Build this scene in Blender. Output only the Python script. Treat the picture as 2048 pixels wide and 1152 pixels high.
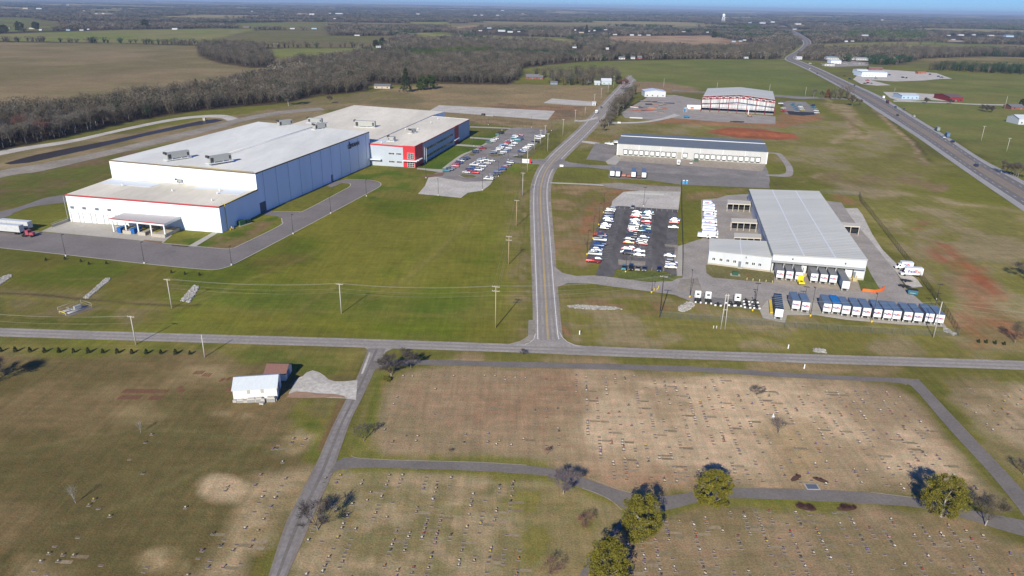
import bpy, bmesh, math, random
import numpy as np
from mathutils import Vector, Matrix
for o in list(bpy.data.objects): bpy.data.objects.remove(o)
SC = bpy.context.scene
COL = SC.collection
R = math.radians
# ---------------- camera (drone about 98 m above flat farmland) ----------------
F, HC = 1436.0, 98.0
ROLL = R(0.96)
PITCH = math.atan((576 - 10) * math.cos(ROLL) / F)
fw = Vector((0, math.cos(PITCH), -math.sin(PITCH)))
r0 = Vector((1, 0, 0)); u0 = r0.cross(fw)
rt = r0 * math.cos(ROLL) + u0 * math.sin(ROLL)
up = -r0 * math.sin(ROLL) + u0 * math.cos(ROLL)
CAMP = Vector((0, 0, HC))
cd = bpy.data.cameras.new('camera'); cam = bpy.data.objects.new('camera', cd); COL.objects.link(cam)
cd.sensor_width = 36; cd.lens = 36 * F / 2048; cd.clip_start = 1; cd.clip_end = 90000
cam.matrix_world = Matrix(((rt.x, up.x, -fw.x, 0), (rt.y, up.y, -fw.y, 0), (rt.z, up.z, -fw.z, HC), (0, 0, 0, 1)))
SC.camera = cam
# ---------------- light ----------------
SUN_EL, SUN_AZ = R(29.5), R(180 + 17.3)       # azimuth clockwise from +Y of the place the light comes from
w = bpy.data.worlds.new('World'); SC.world = w; w.use_nodes = True
nt = w.node_tree; bg = nt.nodes['Background']
sk = nt.nodes.new('ShaderNodeTexSky'); sk.sky_type = 'NISHITA'; sk.sun_disc = False
sk.sun_elevation = SUN_EL; sk.sun_rotation = SUN_AZ; sk.altitude = 300; sk.air_density = 1.0; sk.dust_density = 0.1; sk.ozone_density = 4.0
tint = nt.nodes.new('ShaderNodeMix'); tint.data_type = 'RGBA'; tint.blend_type = 'MULTIPLY'; tint.inputs['Factor'].default_value = 1.0
tint.inputs[7].default_value = (0.38, 0.72, 1.45, 1)          # a clear, deep blue winter sky
nt.links.new(sk.outputs[0], tint.inputs[6]); nt.links.new(tint.outputs[2], bg.inputs[0]); bg.inputs[1].default_value = 0.076
sl = bpy.data.lights.new('sun', 'SUN'); sl.energy = 5.0; sl.angle = R(0.5); sl.color = (1.0, 0.955, 0.80)
so = bpy.data.objects.new('sun', sl); COL.objects.link(so)
so.rotation_euler = (R(90) - SUN_EL, 0, -SUN_AZ + math.pi)
SC.view_settings.view_transform = 'Standard'; SC.view_settings.look = 'None'
SC.view_settings.exposure = 0.24; SC.view_settings.gamma = 1.0
# ---------------- geometry helpers ----------------
def gp(px, py, z=0.0):
    d = fw + rt * ((px - 1024) / F) + up * ((576 - py) / F)
    t = (z - HC) / d.z
    return CAMP + d * t
def proj(p):
    q = Vector(p) - CAMP; z = q.dot(fw)
    return 1024 + F * q.dot(rt) / z, 576 - F * q.dot(up) / z
def hgt(B, ty):
    lo, hi = 0.0, 90.0
    for _ in range(30):
        m = (lo + hi) / 2
        if proj((B[0], B[1], m))[1] > ty: lo = m
        else: hi = m
    return lo
def tag(o, label=None, cat=None, group=None, kind=None):
    if label: o['label'] = label
    if cat: o['category'] = cat
    if group: o['group'] = group
    if kind: o['kind'] = kind
    return o
def empty(name, loc, rz=0, sc=1.0):
    o = bpy.data.objects.new(name, None); COL.objects.link(o); o.empty_display_size = 0.5
    o.location = loc; o.rotation_euler = (0, 0, rz); o.scale = (sc, sc, sc)
    return o
def link(name, me, parent=None, loc=None):
    o = bpy.data.objects.new(name, me); COL.objects.link(o)
    if parent: o.parent = parent
    if loc is not None: o.location = loc
    return o
def copy_tree(o, parent=None):
    c = o.copy(); COL.objects.link(c); c.parent = parent
    for ch in list(o.children): copy_tree(ch, c)
    return c
MATS = {}
def mat(name, col=None, rough=0.8, metal=0.0, var=0.0, scale=1.0, spec=0.3, emit=0.0, coat=0.0, var2=0.0, stretch=None):
    if name in MATS: return MATS[name]
    m = bpy.data.materials.new(name); m.use_nodes = True; MATS[name] = m
    n = m.node_tree; b = n.nodes['Principled BSDF']
    b.inputs['Base Color'].default_value = (*col, 1); b.inputs['Roughness'].default_value = rough
    b.inputs['Metallic'].default_value = metal; b.inputs['Specular IOR Level'].default_value = spec
    b.inputs['Coat Weight'].default_value = coat
    if var > 0:
        tc = n.nodes.new('ShaderNodeTexCoord'); mp = n.nodes.new('ShaderNodeMapping'); n.links.new(tc.outputs['Object'], mp.inputs[0])
        if stretch: mp.inputs['Scale'].default_value = stretch
        def nz(s, det):
            t = n.nodes.new('ShaderNodeTexNoise'); t.inputs['Scale'].default_value = s; t.inputs['Detail'].default_value = det
            t.inputs['Roughness'].default_value = 0.62
            n.links.new(mp.outputs[0], t.inputs['Vector']); return t
        t1 = nz(scale, 5)
        mr = n.nodes.new('ShaderNodeMapRange'); mr.inputs[1].default_value = 0.3; mr.inputs[2].default_value = 0.7
        mr.inputs[3].default_value = 1 - var; mr.inputs[4].default_value = 1 + var
        n.links.new(t1.outputs[0], mr.inputs[0]); out = mr.outputs[0]
        if var2 > 0:
            t2 = nz(scale * 0.09, 3)
            m2 = n.nodes.new('ShaderNodeMapRange'); m2.inputs[1].default_value = 0.3; m2.inputs[2].default_value = 0.7
            m2.inputs[3].default_value = 1 - var2; m2.inputs[4].default_value = 1 + var2
            n.links.new(t2.outputs[0], m2.inputs[0])
            mm = n.nodes.new('ShaderNodeMath'); mm.operation = 'MULTIPLY'
            n.links.new(out, mm.inputs[0]); n.links.new(m2.outputs[0], mm.inputs[1]); out = mm.outputs[0]
        vm = n.nodes.new('ShaderNodeVectorMath'); vm.operation = 'SCALE'
        vm.inputs[0].default_value = col; n.links.new(out, vm.inputs['Scale'])
        n.links.new(vm.outputs[0], b.inputs['Base Color'])
    return m
class MB:
    """collects solids, then links them as ONE mesh object"""
    def __init__(s): s.v = []; s.f = []; s.m = []; s.sm = []
    def add(s, vs, fs, mi=0, smooth=False):
        k = len(s.v); s.v += [tuple(p) for p in vs]
        for f in fs: s.f.append([i + k for i in f]); s.m.append(mi); s.sm.append(smooth)
        return s
    def box(s, x0, x1, y0, y1, z0, z1, mi=0):
        return s.add([(x0, y0, z0), (x1, y0, z0), (x1, y1, z0), (x0, y1, z0), (x0, y0, z1), (x1, y0, z1), (x1, y1, z1), (x0, y1, z1)],
                     [(0, 3, 2, 1), (4, 5, 6, 7), (0, 1, 5, 4), (1, 2, 6, 5), (2, 3, 7, 6), (3, 0, 4, 7)], mi)
    def hull(s, lo, hi, mi=0, cap=True):
        n = len(lo); vs = list(lo) + list(hi)
        fs = [(i, (i + 1) % n, n + (i + 1) % n, n + i) for i in range(n)]
        if cap: fs += [tuple(range(n))[::-1], tuple(range(n, 2 * n))]
        return s.add(vs, fs, mi)
    def tube(s, a, b, ra, rb=None, n=6, mi=0, smooth=True):
        a = Vector(a); b = Vector(b); rb = ra if rb is None else rb
        d = (b - a); d.normalize()
        x = d.cross(Vector((0, 0, 1)));
        if x.length < 1e-3: x = Vector((1, 0, 0))
        x.normalize(); y = d.cross(x)
        vs = []
        for c, r in ((a, ra), (b, rb)):
            for i in range(n):
                t = 2 * math.pi * i / n; vs.append(c + x * (math.cos(t) * r) + y * (math.sin(t) * r))
        fs = [(i, (i + 1) % n, n + (i + 1) % n, n + i) for i in range(n)] + [tuple(range(n))[::-1], tuple(range(n, 2 * n))]
        return s.add(vs, fs, mi, smooth)
    def wheel(s, x, y, r, w, mi=0, n=12):
        return s.tube((x, y - w / 2, r), (x, y + w / 2, r), r, n=n, mi=mi)
    def mesh(s, name, mats):
        me = bpy.data.meshes.new(name); me.from_pydata(s.v, [], s.f)
        for m in (mats if isinstance(mats, (list, tuple)) else [mats]): me.materials.append(m)
        me.polygons.foreach_set('material_index', s.m); me.polygons.foreach_set('use_smooth', s.sm)
        bm = bmesh.new(); bm.from_mesh(me); bmesh.ops.recalc_face_normals(bm, faces=bm.faces); bm.to_mesh(me); bm.free()
        me.update(); return me
    def build(s, name, mats, parent=None, loc=None): return link(name, s.mesh(name, mats), parent, loc)
_ZC = [0.0]
def sheet(name, poly, z, m, world=False, kind='structure'):
    _ZC[0] += .0017; z += _ZC[0]
    pts = [Vector((p[0], p[1], 0)) if world else gp(*p) for p in poly]
    c = sum(pts, Vector()) / len(pts); c.z = 0
    me = bpy.data.meshes.new(name)
    me.from_pydata([(p.x - c.x, p.y - c.y, 0) for p in pts], [], [list(range(len(pts)))])
    if me.polygons[0].normal.z < 0: me.flip_normals()
    me.materials.append(m); me.update()
    o = link(name, me, None, (c.x, c.y, z))
    if kind: o['kind'] = kind
    return o
def smooth_line(P, k=6):
    P = [Vector(p) for p in P]; out = []
    for i in range(len(P) - 1):
        p0 = P[max(i - 1, 0)]; p1 = P[i]; p2 = P[i + 1]; p3 = P[min(i + 2, len(P) - 1)]
        for j in range(k):
            t = j / k
            out.append(0.5 * ((2 * p1) + (p2 - p0) * t + (2 * p0 - 5 * p1 + 4 * p2 - p3) * t * t + (3 * p1 - p0 - 3 * p2 + p3) * t ** 3))
    out.append(P[-1]); return out
def strip(name, L, Rr, z, m, bands=None, k=5):
    """road between two edge lines given as photo points; bands = [(t0, t1, material)] across"""
    _ZC[0] += .0017; z += _ZC[0]
    A = smooth_line([gp(*p) for p in L], k)
    B = smooth_line([gp(*p) for p in Rr], k)
    n = min(len(A), len(B)); A = A[:n]; B = B[:n]
    mb = MB(); ms = []
    for i, (t0, t1, mm) in enumerate(bands or [(0, 1, m)]):
        ms.append(mm); vs = []
        for a, b in zip(A, B):
            p = a.lerp(b, t0); q = a.lerp(b, t1); vs += [(p.x, p.y, 0), (q.x, q.y, 0)]
        mb.add(vs, [(2 * j, 2 * j + 1, 2 * j + 3, 2 * j + 2) for j in range(n - 1)], i)
    o = mb.build(name, ms); o.location.z = z; o['kind'] = 'structure'
    me = o.data
    if me.polygons[0].normal.z < 0: me.flip_normals()
    return o, A, B
def line_strip(mb, P, w, z=0, mi=0, dash=None):
    """flat painted line along P"""
    d = 0
    for i in range(len(P) - 1):
        a = P[i]; b = P[i + 1]; v = (b - a); L = v.length
        if L < 1e-6: continue
        t = v / L; nn = Vector((-t.y, t.x, 0)) * w / 2
        segs = [(0, L)]
        if dash:
            segs = []; s = 0
            while s < L:
                ph = (d + s) % (dash[0] + dash[1])
                if ph < dash[0]:
                    e = min(L, s + dash[0] - ph); segs.append((s, e)); s = e + 1e-4
                else: s += dash[0] + dash[1] - ph
        d += L
        for s, e in segs:
            p = a + t * s; q = a + t * e
            mb.add([(p.x - nn.x, p.y - nn.y, z), (q.x - nn.x, q.y - nn.y, z), (q.x + nn.x, q.y + nn.y, z), (p.x + nn.x, p.y + nn.y, z)], [(0, 1, 2, 3)], mi)
def text_mesh(name, parts, size, extrude=0.01, bold=0.0):
    """lettering: parts = [(string, material), ...] laid left to right in the XZ plane, centred on x, facing -Y"""
    mb_list = []; x = 0; vs = []; fs = []; mi = []; mats = []
    for k, (s, m) in enumerate(parts):
        cu = bpy.data.curves.new(name, 'FONT'); cu.body = s; cu.size = size; cu.extrude = extrude; cu.offset = bold; cu.resolution_u = 2
        ob = bpy.data.objects.new(name, cu); COL.objects.link(ob)
        bpy.context.view_layer.update()
        me = bpy.data.meshes.new_from_object(ob)
        bpy.data.objects.remove(ob); bpy.data.curves.remove(cu)
        co = np.array([v.co for v in me.vertices]).reshape(-1, 3)
        if len(co) == 0: continue
        b = len(vs); xm = co[:, 0].max()
        vs += [(c[0] + x, -c[2], c[1]) for c in co]
        for p in me.polygons: fs.append([i + b for i in p.vertices]); mi.append(k)
        mats.append(m); x += xm + size * 0.02
        bpy.data.meshes.remove(me)
    w = x / 2
    me = bpy.data.meshes.new(name); me.from_pydata([(v[0] - w, v[1], v[2]) for v in vs], [], fs)
    for m in mats: me.materials.append(m)
    me.polygons.foreach_set('material_index', mi); me.update()
    return me
# ---------------- value noise (numpy) ----------------
_rs = np.random.RandomState(7); _T = _rs.rand(256, 256).astype(np.float32)
def vnoise(x, y):
    xi = np.floor(x).astype(np.int64); yi = np.floor(y).astype(np.int64)
    fx = x - xi; fy = y - yi; fx = fx * fx * (3 - 2 * fx); fy = fy * fy * (3 - 2 * fy)
    a = _T[xi & 255, yi & 255]; b = _T[(xi + 1) & 255, yi & 255]; c = _T[xi & 255, (yi + 1) & 255]; d = _T[(xi + 1) & 255, (yi + 1) & 255]
    return (a * (1 - fx) + b * fx) * (1 - fy) + (c * (1 - fx) + d * fx) * fy
def fbm(x, y, o=4):
    s = 0; a = 0.5; t = 0
    for i in range(o): s = s + a * vnoise(x + i * 17.3, y + i * 9.1); t += a; a *= 0.5; x = x * 2.03; y = y * 2.03
    return s / t
# ================= ground sheet =================
def terrain(x, y):
    x = np.asarray(x, dtype=np.float64); y = np.asarray(y, dtype=np.float64)
    r = np.hypot(x, y)
    a = np.clip((r - 3500) / 9000, 0, 1) ** 1.3 * 70
    z = a * (fbm(x / 2600 + 40, y / 1500 + 11, 4) - 0.42)
    b = np.clip((r - 14000) / 12000, 0, 1) * 60
    z = z + b * (fbm(x / 6000 + 3, y / 3000 + 5, 3) - 0.15)
    mx, my = MOUND
    q = ((x - mx) * 0.975 + (y - my) * -0.225) / 37; s = ((x - mx) * 0.225 + (y - my) * 0.975) / 14
    z = z + 2.2 * np.clip(1 - q * q - s * s, 0, 1) ** 0.8
    return z
m_ = gp(1510, 267); MOUND = (m_.x, m_.y)
GA = (.075, .105, .018); GB = (.114, .124, .030); DRY = (.190, .155, .080); TAN = (.40, .305, .185); BRN = (.175, .130, .075)
RED = (.20, .085, .045); FOR = (.050, .042, .030); OLV = (.095, .100, .034); FG = (.105, .130, .042); ST = (.30, .24, .15)
def ell(cx, cy, rx, ry): return [(cx + rx * math.cos(t * math.pi / 8), cy + ry * math.sin(t * math.pi / 8)) for t in range(16)]
# (outline in the photo, colour A, colour B, size of the mottling in m, edge softness m, edge raggedness m, strength)
PATCH = [
 # whole near land
 ([(-900, 300), (-200, 215), (300, 190), (700, 150), (1050, 125), (1570, 118), (2100, 150), (2900, 330), (3400, 1300), (-1400, 1300)], GB, OLV, 55, 8, 10, 1),
 # far fields
 ([(-300, 92), (-100, 86), (0, 84), (240, 87), (400, 92), (480, 100), (520, 112), (560, 125), (540, 150), (330, 200), (0, 250), (-400, 290)], (.175, .145, .082), (.135, .122, .060), 150, 10, 12, 1),
 ([(-300, 76), (0, 68), (230, 60), (420, 57), (520, 57.5), (505, 62), (470, 70), (400, 89), (240, 86), (0, 82), (-300, 92)], (.125, .150, .050), (.15, .15, .075), 180, 8, 8, 1),
 ([(400, 89), (470, 70), (520, 60), (655, 61), (660, 71), (735, 72), (800, 71), (765, 95), (560, 96), (490, 93)], (.12, .105, .055), (.10, .105, .045), 120, 8, 8, 1),
 ([(480, 108), (540, 97), (760, 96), (725, 106), (690, 113), (640, 120), (580, 122), (500, 118)], (.13, .15, .055), (.15, .145, .065), 120, 8, 10, 1),
 ([(520, 117), (590, 118), (640, 122), (600, 133), (540, 132)], (.25, .18, .11), BRN, 60, 6, 8, 1),
 ([(830, 66), (890, 64), (925, 74), (895, 79), (830, 80)], (.19, .19, .08), FG, 80, 8, 8, 1),
 ([(820, 45), (898, 44), (902, 50), (880, 54), (825, 51)], (.19, .20, .08), FG, 100, 8, 8, 1),
 ([(905, 52), (960, 50), (966, 55), (930, 62), (880, 60)], (.26, .19, .12), DRY, 80, 8, 8, 1),
 ([(950, 70), (1050, 73), (1130, 75), (1168, 90), (1150, 94), (1100, 86), (1050, 82), (950, 78)], (.19, .18, .09), FG, 80, 8, 8, 1),
 ([(1215, 72), (1420, 71), (1480, 82), (1515, 93), (1440, 97), (1300, 93), (1215, 86)], (.27, .20, .13), (.19, .14, .09), 60, 8, 8, 1),
 ([(1050, 133), (1180, 123), (1400, 118), (1570, 120), (1632, 150), (1695, 187), (1650, 200), (1500, 187), (1250, 165), (1060, 152)], (.100, .124, .040), (.122, .134, .050), 90, 5, 8, 1),
 ([(1256, 163), (1340, 165), (1400, 178), (1400, 186), (1250, 184)], (.19, .14, .09), DRY, 40, 6, 8, .9),
 ([(1630, 88), (1735, 84), (1850, 83), (1930, 88), (2200, 92), (2200, 101), (1740, 101), (1650, 99)], FG, DRY, 110, 8, 8, 1),
 ([(1790, 132), (1850, 117), (1960, 113), (2300, 120), (2300, 140), (1850, 138)], (.10, .105, .045), DRY, 80, 6, 8, 1),
 ([(1700, 210), (1740, 160), (1870, 145), (2200, 152), (2700, 330), (2400, 420), (2050, 362), (1900, 275), (1800, 220)], (.100, .122, .040), (.128, .134, .052), 45, 4, 6, 1),
 ([(0, 34), (60, 36), (118, 45), (125, 60), (0, 64), (-200, 70)], (.10, .095, .05), FG, 120, 8, 8, 1),
 ([(180, 27), (265, 24.5), (266, 29), (185, 31)], (.22, .17, .11), DRY, 100, 8, 8, 1),
 ([(178, 19.5), (250, 20), (240, 24), (180, 23)], (.13, .14, .06), DRY, 100, 8, 8, 1),
 ([(0, 14), (55, 18), (50, 21), (0, 20)], (.2, .16, .10), DRY, 100, 8, 8, 1),
 ([(470, 47), (530, 45), (655, 44), (655, 61), (600, 60), (520, 58), (470, 55)], FG, (.12, .11, .055), 120, 8, 8, 1),
 ([(80, 9), (130, 9), (125, 12), (80, 12)], (.16, .15, .09), DRY, 200, 10, 8, 1),
 ([(570, 26), (640, 27), (640, 29), (570, 28)], DRY, ST, 200, 10, 8, 1),
 ([(1730, 38), (1860, 40), (1860, 42), (1730, 40)], ST, DRY, 200, 10, 8, 1),
 ([(1990, 44), (2100, 45), (2100, 48), (1990, 47)], ST, DRY, 200, 10, 8, 1),
 ([(1595, 45), (1690, 48), (1700, 52), (1600, 52)], (.28, .19, .13), DRY, 100, 8, 8, 1),
 ([(1870, 80), (1970, 82), (1960, 84), (1870, 83)], (.3, .27, .2), DRY, 100, 8, 8, 1),
 ([(1560, 118), (1585, 92), (1605, 88), (1612, 95), (1600, 110), (1575, 120)], (.17, .16, .07), FG, 60, 5, 6, 1),
 # between the wood and the plant
 ([(-200, 330), (0, 298), (250, 265), (430, 236), (620, 205), (700, 195), (620, 245), (520, 260), (300, 310), (0, 365), (-300, 430)], (.20, .165, .10), (.15, .13, .065), 25, 4, 8, .9),
 ([(-200, 385), (0, 350), (220, 310), (400, 275), (520, 250), (520, 265), (240, 345), (225, 370), (0, 420), (-200, 460)], (.085, .10, .03), (.12, .09, .05), 18, 3, 6, .9),
 ([(560, 235), (620, 205), (760, 180), (870, 165), (1225, 172), (1190, 250), (1095, 262), (880, 235), (700, 215)], (.205, .165, .09), (.165, .14, .075), 40, 4, 10, 1),
 ([(600, 200), (700, 190), (790, 180), (860, 200), (800, 212), (700, 206), (620, 212)], (.13, .115, .06), (.11, .11, .05), 18, 4, 10, .8),
 ([(1060, 210), (1168, 213), (1150, 240), (1095, 240), (1070, 226), (960, 212), (1000, 206)], (.20, .12, .07), (.12, .095, .06), 12, 3, 8, .9),
 ([(930, 236), (1110, 244), (1105, 252), (940, 248)], (.20, .15, .09), (.13, .11, .06), 10, 2, 6, .9),
 # lawns of the plant
 ([(440, 500), (610, 430), (735, 340), (870, 350), (1000, 380), (1065, 330), (1065, 680), (700, 672), (300, 640), (300, 520)], (.088, .116, .016), (.126, .130, .028), 34, 6, 10, 1),
 ([(690, 345), (740, 335), (860, 350), (900, 372), (860, 400), (745, 400), (720, 360)], (.060, .100, .016), (.12, .12, .035), 14, 3, 5, 1),
 ([(825, 330), (940, 275), (1020, 262), (960, 290), (880, 345)], (.055, .100, .015), (.075, .11, .02), 12, 3, 3, 1),
 ([(1010, 335), (1085, 330), (1070, 345), (1040, 380), (1000, 385)], (.085, .13, .022), GB, 14, 3, 4, .9),
 ([(360, 480), (445, 468), (560, 430), (565, 440), (470, 498), (395, 494)], (.062, .095, .018), (.14, .11, .055), 8, 1, 2, 1),
 ([(0, 500), (130, 512), (440, 545), (600, 480), (620, 520), (300, 600), (0, 570)], (.070, .092, .016), (.100, .095, .028), 26, 5, 10, 1),
 ([(340, 575), (1000, 600), (1000, 640), (340, 610)], (.068, .105, .02), (.11, .115, .035), 30, 8, 12, .8),
 ([(0, 575), (330, 600), (330, 650), (0, 655)], (.078, .090, .024), (.14, .12, .055), 16, 4, 8, .9),
 ([(1000, 350), (1060, 350), (1062, 680), (1030, 680), (1020, 560)], (.165, .14, .065), (.11, .115, .035), 12, 4, 6, .8),
 # right of the county road
 ([(1098, 372), (1225, 365), (1362, 372), (1355, 390), (1240, 400), (1200, 470), (1180, 550), (1110, 540)], (.12, .115, .04), (.20, .15, .08), 12, 4, 5, 1),
 ([(1150, 460), (1185, 400), (1230, 375), (1260, 378), (1225, 410), (1190, 470), (1165, 530), (1150, 520)], (.19, .105, .055), (.16, .13, .07), 8, 4, 6, .8),
 ([(1115, 590), (1300, 588), (1330, 600), (1520, 625), (1900, 660), (2000, 700), (2000, 722), (1140, 690)], (.138, .134, .048), (.205, .175, .098), 14, 4, 8, 1),
 ([(1130, 592), (1250, 598), (1340, 620), (1400, 612), (1400, 625), (1300, 628), (1190, 610)], (.20, .125, .07), GB, 8, 3, 6, .8),
 ([(1655, 360), (2048, 420), (2500, 560), (2600, 760), (2048, 722), (1930, 690), (1900, 620), (1700, 400)], (.130, .132, .048), (.215, .185, .105), 22, 6, 10, 1),
 ([(1860, 485), (1880, 486), (1930, 520), (1990, 560), (2000, 600), (1960, 585), (1900, 540), (1855, 500)], (.235, .080, .042), (.20, .095, .05), 5, 4, 5, .9),
 ([(1900, 560), (1930, 570), (2000, 620), (2060, 660), (2048, 690), (1940, 690), (1930, 640)], (.215, .10, .055), (.165, .12, .06), 8, 5, 8, .8),
 (ell(1840, 450, 14, 5), (.24, .09, .05), GB, 6, 3, 5, .8),
 ([(1660, 388), (1715, 390), (1730, 410), (1700, 412), (1668, 402)], (.21, .115, .06), GB, 8, 2, 4, .8),
 ([(1370, 385), (1495, 378), (1495, 388), (1420, 396), (1372, 400)], (.19, .14, .07), GB, 8, 2, 4, .8),
 # land behind the middle warehouse
 ([(1100, 240), (1240, 232), (1400, 240), (1620, 225), (1780, 260), (1900, 340), (1800, 380), (1560, 330), (1240, 280), (1150, 300)], (.132, .132, .050), (.178, .160, .085), 20, 5, 8, 1),
 ([(1330, 236), (1560, 242), (1560, 225), (1640, 228), (1640, 240), (1560, 255), (1400, 250), (1300, 246)], (.24, .125, .065), (.19, .12, .06), 8, 3, 5, .9),
 ([(1412, 264), (1450, 255), (1520, 257), (1590, 270), (1602, 278), (1560, 280), (1480, 276), (1430, 268)], (.235, .085, .042), (.19, .075, .04), 7, 2, 3, 1),
 ([(1170, 270), (1240, 270), (1240, 282), (1180, 282)], (.19, .12, .06), GB, 6, 2, 4, .8),
 ([(1640, 205), (1700, 210), (1720, 235), (1730, 270), (1660, 285), (1700, 262), (1690, 240)], (.25, .20, .12), (.17, .15, .07), 6, 3, 4, .9),
 ([(1620, 345), (1800, 350), (1890, 372), (1880, 385), (1780, 372), (1640, 365)], (.16, .12, .065), (.15, .14, .06), 8, 3, 4, .8),
 ([(1770, 306), (1820, 306), (1822, 314), (1780, 316)], (.14, .10, .06), GB, 5, 2, 4, .8),
 # verge between the road and the cemetery
 ([(850, 712), (1160, 712), (2048, 742), (2300, 752), (2300, 772), (1840, 760), (1380, 742), (860, 732)], (.23, .175, .10), (.12, .12, .042), 12, 3, 4, .9),
 # cemetery
 ([(-300, 690), (0, 690), (730, 700), (690, 800), (620, 950), (530, 1160), (530, 1300), (-500, 1300)], (.142, .112, .055), (.100, .086, .036), 22, 6, 8, 1),
 ([(0, 683), (350, 688), (730, 700), (700, 755), (600, 745), (400, 712), (0, 700)], (.085, .105, .028), (.15, .14, .055), 10, 3, 6, .9),
 ([(590, 800), (690, 800), (655, 900), (630, 930), (600, 880), (560, 830)], (.085, .115, .026), (.13, .12, .045), 8, 3, 5, .9),
 ([(380, 735), (470, 735), (480, 760), (360, 765)], (.26, .21, .12), DRY, 8, 4, 8, .7),
 (ell(287, 825, 34, 18), (.24, .195, .11), DRY, 6, 3, 5, .75), (ell(205, 785, 20, 9), (.24, .20, .12), DRY, 5, 3, 5, .6),
 (ell(425, 828, 13, 6), (.28, .22, .13), DRY, 5, 2, 4, .7), (ell(475, 834, 12, 6), (.28, .22, .13), DRY, 5, 2, 4, .7), (ell(450, 980, 57, 28), (.31, .25, .16), (.28, .225, .14), 6, 1.2, 3, 1),
 ([(545, 885), (600, 860), (640, 872), (620, 900), (560, 905)], (.30, .24, .14), DRY, 5, 2, 4, .8),
 ([(520, 950), (560, 945), (622, 942), (590, 1020), (560, 1080), (500, 1090), (470, 1152), (370, 1152), (420, 1100), (450, 1060), (500, 1010)], (.28, .225, .14), (.18, .148, .08), 7, 3, 5, .9),
 (ell(310, 1132, 38, 21), (.33, .26, .155), DRY, 5, 2, 4, .9), (ell(90, 1140, 55, 22), (.25, .205, .115), DRY, 5, 3, 6, .7),
 ([(700, 890), (745, 742), (900, 730), (1160, 738), (1780, 768), (1820, 792), (1900, 880), (2010, 1010), (1990, 1020), (1840, 990), (1620, 978), (1400, 978), (1290, 990), (1150, 948), (1050, 925), (800, 916), (712, 908)], (.235, .182, .115), (.200, .165, .098), 16, 2, 3, 1),
 ([(690, 885), (720, 800), (745, 745), (790, 740), (760, 800), (745, 860), (780, 905), (960, 910), (1080, 920), (1080, 928), (800, 916), (712, 908)], (.095, .115, .03), (.15, .135, .055), 9, 2, 4, .95),
 ([(840, 750), (1150, 742), (1180, 800), (1160, 880), (1080, 860), (950, 850), (850, 800)], (.215, .150, .095), (.235, .175, .112), 14, 6, 10, .8),
 ([(1150, 745), (1400, 750), (1760, 775), (1800, 795), (1850, 860), (1920, 940), (1800, 960), (1500, 950), (1180, 930), (1165, 850)], (.37, .295, .200), (.265, .21, .135), 13, 3, 6, .95),
 ([(1170, 935), (1400, 955), (1400, 978), (1290, 988), (1200, 965)], (.24, .158, .098), (.28, .20, .13), 10, 3, 5, .9),
 ([(1540, 860), (1600, 850), (1640, 920), (1600, 960), (1560, 940)], (.22, .17, .09), (.27, .21, .12), 6, 4, 5, .8),
 ([(640, 945), (800, 942), (1080, 955), (1230, 1005), (1240, 1030), (1150, 1160), (1140, 1300), (560, 1300), (590, 1130)], (.265, .215, .135), (.165, .145, .072), 7, 2, 4, .9),
 ([(1000, 975), (1080, 958), (1160, 975), (1235, 1010), (1240, 1032), (1150, 1160), (1060, 1300), (1060, 1060), (1000, 1020)], (.135, .13, .048), (.19, .16, .08), 10, 3, 5, .95),
 ([(1180, 1300), (1180, 1150), (1250, 1040), (1330, 1025), (1470, 1004), (1740, 1010), (1910, 1035), (2048, 1080), (2400, 1160), (2400, 1300)], (.205, .158, .098), (.165, .138, .075), 10, 2, 4, 1),
 ([(1830, 755), (2100, 752), (2400, 760), (2400, 1010), (2048, 985), (1940, 860), (1870, 790)], (.11, .118, .036), (.16, .14, .065), 12, 3, 5, 1),
 ([(1900, 800), (1930, 772), (2100, 770), (2300, 775), (2300, 940), (2048, 900), (1960, 850)], (.31, .25, .165), (.22, .18, .105), 8, 3, 5, .9),
 ([(1250, 1022), (1470, 1003), (1620, 1002), (1620, 1010), (1400, 1016), (1270, 1035)], (.10, .115, .03), GB, 6, 2, 4, .7),
]
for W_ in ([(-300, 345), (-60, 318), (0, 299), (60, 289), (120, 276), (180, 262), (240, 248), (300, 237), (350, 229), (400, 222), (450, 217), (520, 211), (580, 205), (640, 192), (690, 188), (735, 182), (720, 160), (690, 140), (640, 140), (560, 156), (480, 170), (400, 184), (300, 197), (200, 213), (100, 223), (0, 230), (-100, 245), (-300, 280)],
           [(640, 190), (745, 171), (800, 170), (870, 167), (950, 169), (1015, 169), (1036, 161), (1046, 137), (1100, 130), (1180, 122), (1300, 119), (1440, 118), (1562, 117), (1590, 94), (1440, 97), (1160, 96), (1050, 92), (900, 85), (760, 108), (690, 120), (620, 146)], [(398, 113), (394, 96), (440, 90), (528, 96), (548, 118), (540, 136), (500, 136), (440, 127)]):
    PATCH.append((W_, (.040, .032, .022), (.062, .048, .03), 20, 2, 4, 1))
def lp(P, wd, ca, cb=None, st=.9, ms=6, soft=1.2, rag=1.5):
    Q = smooth_line([gp(*p) for p in P], 4); L = []; Rr = []
    for i, q in enumerate(Q):
        d = (Q[min(i + 1, len(Q) - 1)] - Q[max(i - 1, 0)]).normalized(); n = Vector((-d.y, d.x, 0)) * wd / 2; L.append(proj(q + n)); Rr.append(proj(q - n))
    PATCH.append((L + Rr[::-1], ca, cb or ca, ms, soft, rag, st))
EARTH = (.17, .125, .072); PALE = (.25, .205, .125)
lp([(1728, 190), (1745, 212), (1790, 258), (1828, 288), (1838, 310), (1852, 330)], 5, PALE, EARTH); lp([(1738, 196), (1775, 235), (1822, 275), (1842, 300), (1862, 322)], 2.5, (.05, .05, .022))
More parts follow.
